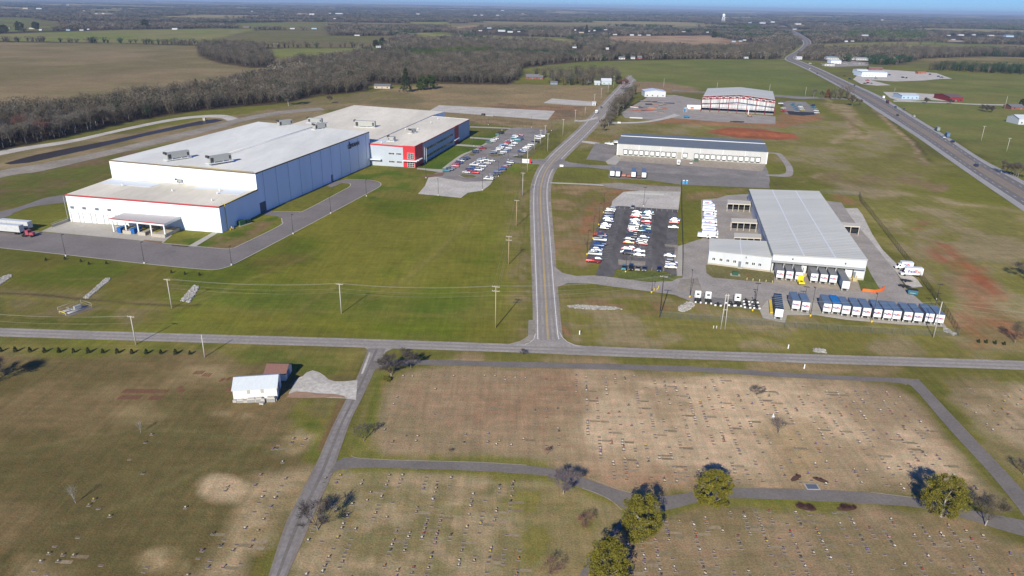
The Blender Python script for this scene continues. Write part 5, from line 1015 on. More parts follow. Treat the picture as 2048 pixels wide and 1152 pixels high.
def car_meshes(kind, c):
    k = (kind, c)
    if k in _CM: return _CM[k]
    if ('g', kind) not in _CM:
        g = MB()
        if kind == 'sedan': g.hull(rect(-1.75, 1.05, .80, .90), rect(-1.15, .30, .62, 1.36))
        elif kind == 'suv': g.hull(rect(-2.15, 1.10, .86, 1.05), rect(-1.90, .45, .70, 1.66))
        elif kind == 'pickup': g.hull(rect(-.55, 1.35, .88, 1.12), rect(-.40, .80, .70, 1.75))
        elif kind == 'van': g.hull(rect(-2.35, 1.65, .90, 1.15), rect(-2.25, .95, .74, 1.80))
        _CM[('g', kind)] = g.mesh('window_glass', carglass)
        w = MB(); w.tube((0, -.11, 0), (0, .11, 0), .34, n=12); w.tube((0, -.12, 0), (0, .12, 0), .2, n=8, mi=1); _CM['w'] = w.mesh('wheel', [tyre, rimm])
        l = MB(); l.box(-.03, .03, -.16, .16, -.07, .07); _CM['l'] = l.mesh('headlight', headm)
    b = MB()
    if kind == 'sedan':
        b.hull(rect(-2.3, 2.3, .86, .28), rect(-2.32, 2.32, .90, .62)); b.hull(rect(-2.32, 2.32, .90, .62, .86), rect(-2.22, 2.15, .82, .88, .74)); b.hull(rect(-1.13, .28, .61, 1.365), rect(-.95, .12, .54, 1.43)); L, ax, zf = 2.3, 1.4, .62
    elif kind == 'suv':
        b.hull(rect(-2.3, 2.3, .90, .32), rect(-2.33, 2.33, .94, .75)); b.hull(rect(-2.33, 2.33, .94, .75, .9), rect(-2.28, 2.12, .88, 1.04, .80)); b.hull(rect(-1.88, .43, .69, 1.665), rect(-1.75, .28, .62, 1.74)); L, ax, zf = 2.3, 1.42, .75
    elif kind == 'pickup':
        b.hull(rect(-2.8, 2.75, .92, .4), rect(-2.8, 2.8, .97, .85)); b.hull(rect(-.55, 2.8, .97, .85, .92), rect(-.55, 2.6, .92, 1.11, .82)); b.hull(rect(-.38, .78, .69, 1.755), rect(-.30, .65, .62, 1.82))
        for s in (-1, 1): b.hull([(-2.8, s * .97 - .06 * s, .85), (-.56, s * .97 - .06 * s, .85), (-.56, s * .97, .85), (-2.8, s * .97, .85)], [(-2.8, s * .91, 1.12), (-.56, s * .91, 1.12), (-.56, s * .97, 1.12), (-2.8, s * .97, 1.12)])
        b.box(-2.8, -2.72, -.9, .9, .85, 1.12); L, ax, zf = 2.75, 1.8, .85
    else:
        b.hull(rect(-2.5, 2.5, .94, .32), rect(-2.52, 2.52, .98, .85)); b.hull(rect(-2.52, 2.52, .98, .85, .94), rect(-2.45, 2.1, .92, 1.14, .84)); b.hull(rect(-2.23, .93, .73, 1.805), rect(-2.1, .8, .66, 1.9)); L, ax, zf = 2.5, 1.55, .8
    _CM[k] = (b.mesh('body', paint(c)), _CM[('g', kind)], L, ax, zf); return _CM[k]
NCAR = [0]
def car(kind, c, px, py, rz, label, group, cat=None, zc=.6, loc=None, jit=0):
    bm_, gm, L, ax, zf = car_meshes(kind, c)
    p = gp(px, py, zc) if loc is None else loc
    e = empty({'pickup': 'pickup_truck', 'suv': 'sport_utility_car', 'sedan': 'parked_car', 'van': 'van'}[kind], (p.x, p.y, ZR + .19 if loc is None else p.z), rz + R(jit))
    e.scale = (1.07, 1.05, 1.04); link('body', bm_, e); link('window_glass', gm, e)
    for sx in (-1, 1):
        for sy in (-1, 1): link('wheel', _CM['w'], e, (sx * ax, sy * .82, .34))
    for sy in (-1, 1): link('headlight', _CM['l'], e, (L + .02, sy * .62, zf - .08))
    if kind == 'pickup':
        if 'bed' not in _CM: m = MB(); m.box(-2.7, -.58, -.88, .88, .86, .90); _CM['bed'] = m.mesh('bed', MATS['seal_black'])
        link('bed', _CM['bed'], e)
    tag(e, label, cat or {'pickup': 'pickup truck', 'suv': 'car', 'sedan': 'car', 'van': 'van'}[kind], group); NCAR[0] += 1
    return e
ORD = ['', 'nearest', '2nd', '3rd', '4th', '5th', '6th', '7th', '8th', '9th', '10th', '11th', '12th', '13th', '14th', '15th', '16th', '17th', '18th', '19th', '20th']
CN = {'sedan': 'sedan', 'suv': 'estate car', 'pickup': 'pickup truck', 'van': 'van'}
KC = {'s': 'sedan', 'u': 'suv', 'p': 'pickup', 'v': 'van'}
CC = {'w': 'white', 's': 'silver', 'g': 'grey', 'k': 'black', 'n': 'navy', 'b': 'blue', 'r': 'red', 'm': 'maroon', 'o': 'orange', 't': 'teal', 'e': 'green', 'c': 'cream', 'a': 'tan', 'l': 'lavender', 'y': 'yellow', 'i': 'pink'}
rv = random.Random(3)
def row(data, ox, oy, sc, rz, rowname, group, flip=True, place_name=None):
    """data 'X,Y,kindcolour' nearest car first"""
    seen = set()
    for i, d in enumerate(data.split()):
        X, Y, kc = d.split(','); kind, c = KC[kc[0]], CC[kc[1]]
        pos = 'nearest' if i == 0 else ORD[i + 1] + ' from the near end'
        car(kind, c, ox + float(X) / sc, oy + float(Y) / sc, rz + (math.pi if (flip and rv.random() < .5) else 0), '%s %s, %s of %s' % (c, CN[kind], pos, rowname), group, jit=rv.uniform(-2, 2))
RZc = R(-13)
GE = 'cars parked in the employee lot beside the depot'
row('170,912,pr 215,882,sg 195,820,pw 190,800,sw 215,775,ss 222,755,sn 240,712,ub 270,692,uk 258,640,pw 280,588,un 250,572,po 305,492,sk 330,465,sl 335,443,ss 368,400,sn 358,370,sw 372,340,un 378,305,uk 385,270,ss 400,247,uw', 1160, 380, 6.4, RZc, 'the left row, depot lot', GE)
row('622,812,uk 590,795,sw 600,752,si 645,740,sm 622,672,so 630,628,sg 662,602,uk 665,572,uk 662,545,sk 682,515,sr 680,497,sw 685,468,uw 698,440,sw 700,412,sn 705,385,sw 712,338,sr 722,318,sw 730,285,ss', 1160, 380, 6.4, RZc, 'the middle left row, depot lot', GE)
row('760,832,sw 760,780,sw 795,690,sm 785,664,ss 800,640,uw 820,605,sn 825,532,pb 842,500,ue 840,467,uw 850,408,sr 850,358,uw 852,334,sw 890,310,sk 868,292,st 880,283,ss', 1160, 380, 6.4, RZc, 'the middle right row, depot lot', GE)
row('1165,988,sc 1170,955,sn 1172,930,uw 1150,843,sw 1195,478,ac'.replace('ac', 'sc') + ' 1205,418,sr 1212,390,ss 1220,376,sn', 1160, 380, 6.4, RZc, 'the right row, depot lot', GE)
for i, (X, c, k) in enumerate(((565, 'teal', 'sedan'), (655, 'black', 'suv'), (740, 'tan', 'sedan'), (825, 'grey', 'sedan'), (1015, 'navy', 'sedan'))):
    car(k, c, 1160 + X / 6.4, 380 + (995 + i * 5) / 6.4, R(77) + math.pi, '%s %s facing the camera, depot lot front row, %s from the left' % (c, CN[k], ['first', 'second', 'third', 'fourth', 'last'][i]), GE)
car('sedan', 'silver', 1160 + 676 / 6.4, 380 + 222 / 6.4, R(77) + math.pi, 'lone silver sedan at the top of the depot lot facing the camera', GE)
GP = 'cars parked in the staff lot of the plant'
row('250,775,st 300,762,ug 335,738,ss 392,708,si 400,678,ur 450,655,un 478,625,sw 520,602,un 560,585,sn', 860, 240, 7.68, RZc, 'the lower left row, plant lot', GP)
row('695,495,un 740,465,sk 800,433,pr 905,345,ue 962,325,sw 985,300,sw 1015,285,sw', 860, 240, 7.68, RZc, 'the upper left row, plant lot', GP)
row('562,803,sw 600,775,um 640,742,ub 680,692,pw 712,668,uw 742,648,sw 778,625,uw 812,605,uw', 860, 240, 7.68, RZc, 'the near middle left row, plant lot', GP)
row('695,812,ur 748,768,uw 775,748,sw 812,708,uw 885,662,sw 948,627,sw 850,610,sw', 860, 240, 7.68, RZc, 'the near middle right row, plant lot', GP)
row('968,508,un 985,480,ug 1040,458,ss 1070,435,uw 1092,415,sw 1115,385,sb 1150,372,sw 1182,345,ur 1215,325,sw 1245,312,sw 1288,278,ut 1310,252,uw 1335,232,sm', 860, 240, 7.68, RZc, 'the far middle left row, plant lot', GP)
row('1092,520,se 1135,492,uw 1185,462,sb 1215,435,uw 1262,392,sw 1300,358,sw 1350,312,ut 1385,290,un 1375,238,pm', 860, 240, 7.68, RZc, 'the far middle right row, plant lot', GP)
row('1345,555,pg 1410,488,pb 1440,462,sw 1475,432,sw 1510,408,sw 1552,382,uw 1612,332,pk 1660,285,uw 1690,262,pw 1665,245,sw 1720,248,uw', 860, 240, 7.68, RZc, 'the upper roadside row, plant lot', GP)
row('900,908,pw 918,880,uw 985,840,pg 1045,795,sb 1112,750,ub 1150,712,sm 1190,688,ug 1235,655,uw', 860, 240, 7.68, RZc, 'the lower roadside row, plant lot', GP)
GC = 'cars parked beside the unfinished steel hall'
row('1370,458,pr 1360,412,sw 1352,375,sm 1325,345,vw', 1380, 160, 7.314, R(-8), 'the left row by the steel hall', GC)
row('1560,460,ss 1555,430,st 1535,400,st 1510,375,st 1500,352,ut 1640,438,sy 1625,412,sw 1612,392,uw 1600,372,st', 1380, 160, 7.314, R(-8), 'the middle row by the steel hall', GC)
row('1852,482,uw 1842,452,uw 1825,425,ss 1805,395,st 1795,372,uk', 1380, 160, 7.314, R(-8), 'the right row by the steel hall', GC)
# road traffic
hd = lambda a, b: (lambda p, q: math.atan2(q.y - p.y, q.x - p.x))(gp(*a), gp(*b))
for px, py, k, c, lb, a, b in ((1952, 331, 'suv', 'navy', 'dark blue sport utility car alone on the near highway stretch', (2048, 385), (1950, 325)), (1905, 283.5, 'suv', 'black', 'black sport utility car behind the blue truck on the highway', (1950, 320), (1900, 290)), (1887, 274, 'sedan', 'white', 'white car beside the blue truck on the highway', (1950, 320), (1900, 290)),
        (1828, 232, 'sedan', 'white', 'small white car on the right side of the highway by the ditch', (1828, 240), (1850, 255)), (1795, 230.5, 'pickup', 'black', 'dark pickup truck on the left side of the highway', (1850, 270), (1795, 230)), (1808, 219.5, 'pickup', 'grey', 'dark pickup with white load on the highway shoulder', (1800, 215), (1830, 235)),
        (1791, 215, 'suv', 'blue', 'blue sport utility car in the middle of the highway', (1770, 200), (1800, 220)), (1709, 171, 'sedan', 'navy', 'dark blue car on the highway near the dealership entrance', (1700, 165), (1720, 178)), (1697, 167, 'sedan', 'silver', 'silver car on the highway left of the dealership entrance', (1690, 160), (1710, 174)),
        (1634.5, 147, 'sedan', 'black', 'small black car on the far highway', (1630, 143), (1650, 155)), (1619, 138, 'van', 'white', 'white van on the far highway stretch', (1620, 135), (1640, 148)), (1202.5, 215, 'sedan', 'black', 'black car on the county road under the bare trees', (1190, 225), (1210, 210))):
    car(k, c, px, py, hd(a, b), lb, None)
# vehicles with lettering and boxes
whp = mat('white_body', (.82, .82, .82), .35, spec=.5, coat=.4); gtrl = mat('trailer_side_grey', (.30, .31, .33), .5, var=.08, scale=.8); rtrl = mat('trailer_roof_blue', (.12, .17, .24), .5, var=.12, scale=.7); rtrg = mat('trailer_roof_grey', (.20, .195, .19), .6, var=.08, scale=.7)
rbright = mat('trailer_roof_bright_blue', (.015, .16, .42), .5, var=.06, scale=.7); blu_side = mat('trailer_side_blue', (.16, .26, .36), .5)
purple = mat('letter_purple', (.05, .02, .20), .5); orng = mat('letter_red', (.62, .04, .04), .5); chas = mat('chassis_black', (.03, .03, .032), .7)
_lt = {}
def fed(size, bold=.04):
    k = ('f', size)
    if k not in _lt: _lt[k] = text_mesh('lettering', [('Fed', purple), ('Ex', orng)], size, .012, bold)
    return _lt[k]
def trailer_proto(L, side, rf, letter, flaps=True, W=2.6, z0=1.1, z1=4.05):
    """box trailer, its rear facing -Y at y=0, body running to +Y"""
    e = empty('box_trailer', (0, 0, 0))
    mb = MB(); mb.box(-W / 2, W / 2, .04, L, z0, z1 - .05); o = mb.build('box', side, e)
    mb = MB(); mb.box(-W / 2 + .02, W / 2 - .02, 0, .036, z0 + .04, z1 - .06); d = mb.build('rear_door', whp, e)
    mb = MB(); mb.box(-W / 2 - .02, W / 2 + .02, -.01, L + .02, z1 - .047, z1 + .02); mb.build('roof', rf, e)
    mb = MB(); mb.box(-.5, .5, .1, L - .2, z0 - .25, z0 - .003); mb.box(-1.2, 1.2, .02, .12, .55, .68); mb.box(-.9, -.84, .02, .1, .5, z0); mb.box(.84, .9, .02, .1, .5, z0); mb.build('chassis', chas, e)
    for y in ((1.3,) if L < 10 else (1.3, 2.6)):
        for s in (-1, 1): mb = MB(); mb.tube((s * W / 2 - s * .62, y, .5), (s * W / 2 - s * .05, y, .5), .5, n=12); mb.build('wheel', tyre, e)
    for s in (-1, 1):
        mb = MB(); mb.box(s * .6 - .07, s * .6 + .07, L - 1.9, L - 1.75, 0, z0); mb.build('landing_leg', steelg, e)
        if flaps: mb = MB(); mb.box(s * .95 - .30, s * .95 + .30, .55, .58, .12, .72); mb.build('mudflap', whitet, e)
    if letter: t = link('lettering', fed(.92), e, (0, -.02, 2.35))
    return e
_pt = {}
def put(key, maker, loc, rz, label, cat, group):
    if key not in _pt: _pt[key] = o = maker()
    else: o = copy_tree(_pt[key])
    o.location = loc; o.rotation_euler = (0, 0, rz); tag(o, label, cat, group); return o
GT = 'box trailers of the delivery depot'
nm = ['first', 'second', 'third', 'fourth', 'fifth', 'sixth', 'seventh', 'eighth', 'ninth', 'tenth', 'eleventh', 'twelfth']
# parked row: photo x, y of the rear foot
for i, (X, Y) in enumerate(((997, 315), (1060, 318), (1125, 330), (1195, 338), (1265, 345), (1338, 353), (1408, 360), (1470, 366), (1545, 373), (1615, 380), (1692, 384), (1762, 392))):
    p = gp(1360 + X / 3.413, 540 + Y / 3.413 - 2.0)
    rf = rbright if i == 1 else rtrl
    lb = ('white trailer with bright blue roof, second in the long parked row' if i == 1 else 'white backed trailer with dull blue roof, %s from the left in the long parked row' % nm[i])
    put(('row', i == 1), lambda rf=rf: trailer_proto(8.7, gtrl, rf, True), (p.x, p.y, ZR + .2), R(-11.5) + R((i * 7 % 5 - 2) * .5), lb, 'trailer', GT)
for i, (X, Y) in enumerate(((785, 295), (850, 305))):
    p = gp(1360 + X / 3.413, 540 + Y / 3.413 - 2.0)
    put(('row', False), None, (p.x, p.y, ZR + .2), R(-11), 'dull blue roofed trailer, %s of the pair between the light poles' % ['left', 'right'][i], 'trailer', GT)
p = gp(1360 + 668 / 3.413, 540 + 345 / 3.413)
o = put('long', lambda: trailer_proto(14.6, mat('trailer_open_navy', (.05, .08, .13), .6), mat('open_top_navy', (.025, .05, .09), .6, var=.1, scale=.5), False), (p.x, p.y, ZR + .2), R(-16), 'long white backed trailer with dark blue top standing alone by the fence', 'trailer', GT)
mb = MB(); [mb.box(-1.34, 1.34, 1.8 * k, 1.8 * k + .12, 4.075, 4.12) for k in range(1, 8)]; mb.build('roof_bows', steelg, o)
p = gp(1360 + 628 / 3.413, 540 + 320 / 3.413); cv = empty('roller_conveyor', (p.x, p.y + 1, .2), R(-16)); mb = MB(); mb.box(-.45, .45, 0, 12, .8, 1.1); mb.build('belt', yelm, cv)
for y in (1, 5, 9, 11.5): mb = MB(); mb.box(-.4, .4, y, y + .12, 0, .8); mb.build('support', steelg, cv)
tag(cv, 'long yellow conveyor lying beside the lone dark topped trailer', 'conveyor')
GD = 'trailers backed to the depot docks'
for i, (X, Y, L, side, lt) in enumerate(((183, 705, 8.7, 'g', 1), (345, 720, 8.7, 'g', 1), (520, 720, 8.7, 'g', 1), (815, 758, 8.7, 'g', 1), (990, 775, 8.7, 'g', 1), (1165, 797, 8.7, 'b', 1), (1385, 935, 14.2, 'b', 0))):
    t = dock_t[i]; a = lerp2(DA, DB, t); n_ = out2(DA, DB); ds = L + .45; p = (O2[0] + a[0] + n_[0] * ds, O2[1] + a[1] + n_[1] * ds)
    put(('dock', side, L, lt), lambda: trailer_proto(L, gtrl if side == 'g' else blu_side, rtrg, lt), (p[0], p[1], ZR + .2), math.atan2(-n_[1], -n_[0]) - math.pi / 2, ('long plain trailer with blue side, last one at the depot docks' if not lt else 'white backed trailer with grey roof, %s from the left at the depot docks' % nm[i]), 'trailer', GD)
# trailers below the middle warehouse
for i, (X, Y, rf) in enumerate(((137, 600, rtrg), (200, 605, rtrg), (378, 612, rtrl), (497, 618, rtrl))):
    p = gp(1200 + X / 5.689, 250 + Y / 5.689); put(('mid', i // 2), lambda: trailer_proto(13, gtrl, rf, False, False), (p.x, p.y, ZR + .1), R(-9), ['tan topped white trailer, first of four on the lower yard', 'grey topped white trailer, second of four on the lower yard', 'blue roofed white trailer, third of four on the lower yard', 'blue roofed white trailer, last of four on the lower yard'][i], 'trailer', 'trailers parked below the middle warehouse')
# small flatbeds between them
for i, (px, py, m, lb) in enumerate(((1247, 355, mat('rust_pink', (.50, .22, .16), .8), 'pinkish rusty open trailer between the white ones'), (1257, 356, MATS['rust_metal'], 'stack of rusty machine parts on the lower yard'), (1277, 358, MATS['brown_metal_roof'], 'dark brown low trailer between the blue roofed ones'))):
    p = gp(px, py); e = empty('open_trailer', (p.x, p.y, .15), R(-9)); mb = MB(); mb.box(-1.2, 1.2, 0, 6, .6, .8); mb.build('deck', m, e)
    for s in (-1, 1): mb = MB(); mb.box(s * 1.2 - .05, s * 1.2 + .05, 0, 6, .8, 1.7); mb.build('side_board', m, e); mb = MB(); mb.wheel(0, 0, .4, .25, n=10); w_ = mb.build('wheel', tyre, e, (s * 1.3, 2, 0)); w_.rotation_euler = (0, 0, R(90))
    mb = MB(); mb.box(-1.2, 1.2, -.05, .05, .8, 1.6); mb.build('tailgate', m, e); tag(e, lb, 'trailer')
# day cab tractors, seen from behind
def tractor():
    e = empty('tractor_unit', (0, 0, 0))
    mb = MB(); mb.hull([(-1.15, 3.6, .9), (1.15, 3.6, .9), (1.15, 5.6, .9), (-1.15, 5.6, .9)], [(-1.12, 3.62, 3.0), (1.12, 3.62, 3.0), (1.05, 5.0, 3.0), (-1.05, 5.0, 3.0)]); mb.hull([(-1.05, 5.6, .8), (1.05, 5.6, .8), (.85, 7.2, .8), (-.85, 7.2, .8)], [(-1.0, 5.55, 1.9), (1.0, 5.55, 1.9), (.78, 7.1, 1.65), (-.78, 7.1, 1.65)]); mb.hull([(-1.1, 3.65, 3.0), (1.1, 3.65, 3.0), (1.0, 4.9, 3.0), (-1.0, 4.9, 3.0)], [(-.95, 3.8, 3.5), (.95, 3.8, 3.5), (.8, 4.5, 3.3), (-.8, 4.5, 3.3)]); mb.build('cab', whp, e)
    mb = MB(); mb.box(-.5, .5, 3.57, 3.60, 2.0, 2.6); mb.build('rear_window', carglass, e)
    mb = MB(); mb.box(-1.0, 1.0, 5.25, 5.33, 2.0, 2.7); mb.build('windscreen', carglass, e)
    mb = MB(); mb.box(-.45, .45, 0, 3.6, .7, 1.0); mb.build('chassis', chas, e); mb = MB(); mb.tube((0, 1.4, 1.0), (0, 1.4, 1.15), .5, n=10); mb.build('fifth_wheel', chas, e)
    for y in ((.9, 2.2, 6.4)):
        for s in (-1, 1): mb = MB(); mb.tube((s * .6 if y < 5 else s * .85, y, .5), (s * 1.15, y, .5), .5, n=12); mb.build('wheel', tyre, e)
    for s in (-1, 1): mb = MB(); mb.box(s * .88 - .27, s * .88 + .27, .2, .23, .15, .8); mb.build('mudflap', whitet, e); mb = MB(); mb.box(s * 1.3 - .1, s * 1.3 + .1, 5.2, 5.35, 1.8, 2.5); mb.build('mirror', chas, e); mb = MB(); mb.tube((s * 1.15 - .2 * s, 3.3, 1), (s * 1.15 - .2 * s, 3.3, 3.4), .08, n=6); mb.build('exhaust', steelg, e)
    return e
for i, (X, Y) in enumerate(((183, 345), (330, 358), (752, 392))):
    p = gp(1370 + X / 7.062, 560 + Y / 7.062); put('tractor', tractor, (p.x, p.y, ZR + .2), R(-10), 'white day cab tractor seen from behind, %s on the worn pad' % ['leftmost', 'second from the left', 'third, beside the dollies'][i], 'truck', 'white tractor units by the depot fence')
def dolly():
    e = empty('trailer_dolly', (0, 0, 0)); mb = MB(); mb.box(-.5, .5, 0, 1.1, .75, 1.0); mb.hull([(-.45, 1.1, .8), (.45, 1.1, .8), (.08, 2.6, .7), (-.08, 2.6, .7)], [(-.45, 1.1, .95), (.45, 1.1, .95), (.08, 2.6, .85), (-.08, 2.6, .85)]); mb.build('frame', chas, e)
    for s in (-1, 1): mb = MB(); mb.tube((s * .6, .6, .5), (s * 1.15, .6, .5), .5, n=12); mb.build('wheel', tyre, e); mb = MB(); mb.box(s * .9 - .33, s * .9 + .33, -.12, -.09, .2, .85); mb.build('mudflap', whitet, e)
    return e
for i, (X, Y) in enumerate(((463, 385), (862, 330), (870, 370), (880, 415), (985, 340), (1000, 395), (1010, 425), (610, 350), (655, 385))):
    p = gp(1370 + X / 7.062, 560 + Y / 7.062); put('dolly', dolly, (p.x, p.y, ZR + .2), R(-12 + i * 2 % 5), 'black dolly with white mudflaps by the depot fence, %s from the left' % (['first', 'fourth', 'fifth', 'sixth', 'seventh', 'eighth', 'last', 'second', 'third'][i]), 'dolly', 'trailer dollies by the depot fence')
# step vans and box trucks (front to +x)
def boxtruck(L=6.2, Hh=3.1, lett=1, step=False, wall=None):
    wall = wall or whp
    e = empty('delivery_truck', (0, 0, 0)); bl = L * (.80 if step else .68)
    mb = MB(); mb.box(-L / 2, -L / 2 + bl, -1.15, 1.15, .75, Hh); mb.build('cargo_box', wall, e)
    mb = MB(); x0 = -L / 2 + bl + .004; mb.hull([(x0, -1.0, .5), (L / 2, -.95, .5), (L / 2, .95, .5), (x0, 1.0, .5)], [(x0, -1.0, 1.35), (L / 2 - .05, -.88, 1.2), (L / 2 - .05, .88, 1.2), (x0, 1.0, 1.35)])
    mb.hull([(x0, -1.0, 1.35), (L / 2 - .75, -.95, 1.35), (L / 2 - .75, .95, 1.35), (x0, 1.0, 1.35)], [(x0, -.95, Hh - .35 if step else 2.2), (L / 2 - 1.25, -.85, Hh - .35 if step else 2.2), (L / 2 - 1.25, .85, Hh - .35 if step else 2.2), (x0, .95, Hh - .35 if step else 2.2)]); mb.build('cab', wall, e)
    mb = MB(); zt_ = (Hh - .5 if step else 2.1); xa = L / 2 - .75; xb = L / 2 - 1.2; mb.hull([(xa - .02, -.85, 1.42), (xa + .03, -.85, 1.42), (xa + .03, .85, 1.42), (xa - .02, .85, 1.42)], [(xb - .02, -.8, zt_), (xb + .03, -.8, zt_), (xb + .03, .8, zt_), (xb - .02, .8, zt_)]); mb.build('windscreen', carglass, e)
    for s in (-1, 1): mb = MB(); mb.box(x0 + .15, x0 + .75, s * 1.0 - .02, s * 1.0 + .02, 1.4, 2.0); mb.build('side_window', carglass, e)
    mb = MB(); mb.box(L / 2, L / 2 + .08, -.9, .9, .45, .75); mb.build('bumper', chas, e)
    for x in (-L * .28, L * .32):
        for s in (-1, 1): mb = MB(); mb.tube((x, s * .85, .42), (x, s * 1.12, .42), .42, n=12); mb.build('wheel', tyre, e)
    if lett: link('lettering', fed(1.5 if step else .95), e, (-L / 2 + bl * .52, -1.17, 1.55 if step else 1.9))
    return e
GV = 'white delivery trucks lined up west of the depot'
for i, (X, Y, st, lt) in enumerate(((330, 735, 1, 0), (355, 690, 0, 1), (335, 655, 1, 0), (320, 610, 1, 1), (322, 545, 1, 1), (340, 495, 0, 0), (338, 465, 0, 0), (330, 405, 0, 1), (335, 365, 0, 0), (325, 320, 1, 0), (322, 285, 0, 0), (312, 225, 0, 1))):
    p = gp(1380 + X / 8.228, 380 + Y / 8.228, 1.6)
    put(('bt', st, lt), lambda: boxtruck(7.2 if st else 6.2, 3.2 if st else 3.0, lt, st), (p.x, p.y, ZR + .2), R(-13), 'white %s, %s from the near end of the delivery line' % ('step van' if st else 'box truck', 'nearest' if i == 0 else nm[i]) + (' with lettering' if lt else ', plain side'), 'truck', GV)
p = gp(1380 + 230 / 8.228, 380 + 795 / 8.228); e = put('cabch', lambda: boxtruck(6, 2.3, 0, False), (p.x, p.y, ZR + .2), R(-13), 'white truck at the near corner of the delivery line with dark chassis', 'truck', None)
p = gp(1818.5, 547.5, 1.7); put('stepbig', lambda: boxtruck(8.0, 3.5, 1, True), (gp(1823, 553.5).x, gp(1823, 553.5).y + 1, ZR + .1), math.pi - R(8), 'large white step van with big side lettering on the gravel', 'van', None)
for c in _pt['stepbig'].children:
    if c.name.startswith('lettering'): c.rotation_euler = (0, 0, math.pi); c.location.y = 1.17; c.scale = (1.25, 1, 1.15)
put('boxsmall', lambda: boxtruck(6.6, 3.2, 1, False), (gp(1808, 540).x, gp(1808, 540).y + 1, ZR + .1), math.pi - R(8), 'smaller white box truck behind the big step van', 'truck', None)
for c in _pt['boxsmall'].children:
    if c.name.startswith('lettering'): c.rotation_euler = (0, 0, math.pi); c.location.y = 1.17
# yellow yard tractor
p = gp(1600, 567); e = empty('yard_tractor', (p.x, p.y, ZR + .2), R(82)); mb = MB(); mb.box(-2.6, 2.4, -1.1, 1.1, .5, 1.15); mb.hull([(.3, -1.1, 1.15), (1.9, -1.1, 1.15), (1.9, .9, 1.15), (.3, .9, 1.15)], [(.45, -1.0, 2.9), (1.7, -1.0, 2.9), (1.7, .8, 2.9), (.45, .8, 2.9)]); mb.build('body', mat('yard_yellow', (.75, .62, .02), .4), e)
mb = MB(); mb.box(1.8, 1.93, -.9, .7, 1.5, 2.5); mb.build('windscreen', carglass, e); mb = MB(); mb.tube((-1.4, 0, 1.16), (-1.4, 0, 1.3), .5, n=10); mb.build('fifth_wheel', chas, e)
for x in (-1.7, 1.6):
    for s in (-1, 1): mb = MB(); mb.tube((x, s * .8, .45), (x, s * 1.2, .45), .45, n=12); mb.build('wheel', tyre, e)
tag(e, 'yellow yard tractor parked beside the trailers at the depot docks', 'yard tractor')
# orange barriers
pts = smooth_line([gp(*q) for q in ((1727, 583.5), (1737, 584.5), (1748, 585.5), (1758, 584), (1765, 581), (1768, 576))], 3); orb = mat('barrier_orange', (.75, .14, .02), .5); bp_ = None
for i in range(len(pts) - 1):
    a, b = pts[i], pts[i + 1]; d = b - a
    if bp_ is None:
        bp_ = empty('water_barrier', (0, 0, 0)); mb = MB(); mb.hull([(-.75, -.3, 0), (.75, -.3, 0), (.75, .3, 0), (-.75, .3, 0)], [(-.7, -.12, .9), (.7, -.12, .9), (.7, .12, .9), (-.7, .12, .9)]); mb.build('shell', orb, bp_); mb = MB(); mb.box(-.35, .35, -.13, .13, .9, 1.0); mb.build('fill_cap', orb, bp_); e = bp_
    else: e = copy_tree(bp_)
    e.location = (a.x, a.y, ZR + .22); e.rotation_euler = (0, 0, math.atan2(d.y, d.x)); e.scale = (max(d.length / 1.55, .7), 1, 1); tag(e, 'orange plastic barrier at the depot corner, %s from the left end of the line' % ('first' if i == 0 else ORD[i + 1]), 'barrier', 'orange barriers at the depot corner')
# dumpster and two black motor scooters beside it
p = gp(1824, 589); e = empty('dumpster', (p.x, p.y, .2), R(-20)); mb = MB(); mb.hull(rect(-1.5, 1.5, 1.0, .2), rect(-1.7, 1.7, 1.05, 1.7)); mb.build('bin', mat('bin_blue', (.04, .15, .21), .6), e); mb = MB(); mb.hull(rect(-1.72, 1.72, 1.07, 1.703), rect(-1.6, 1.6, 1.0, 1.85)); mb.build('lid', chas, e); mb = MB(); mb.box(-.9, .9, -1.12, -1.0, .6, .8); mb.build('lift_bar', steelg, e); tag(e, 'dark blue dumpster with black lid at the depot corner', 'dumpster')
for i, (px, py) in enumerate(((1812, 564), (1808, 575))):
    p = gp(px, py); e = empty('flat_trailer', (p.x, p.y, .2), R(-28)); mb = MB(); mb.box(-1.7, 1.5, -.85, .85, .55, .68); mb.hull([(1.5, -.5, .55), (2.4, -.06, .55), (2.4, .06, .55), (1.5, .5, .55)], [(1.5, -.5, .65), (2.4, -.06, .65), (2.4, .06, .65), (1.5, .5, .65)]); mb.build('deck', chas, e)
    for s in (-1, 1): mb = MB(); mb.tube((-.2, s * .9, .34), (-.2, s * 1.1, .34), .34, n=10); mb.build('wheel', tyre, e)
    mb = MB(); mb.box(-1.75, -1.68, -.8, .8, .68, 1.2); mb.build('tail_rail', chas, e); tag(e, 'low black trailer on the gravel, the %s one above the dumpster' % ['farther', 'nearer'][i], 'trailer')
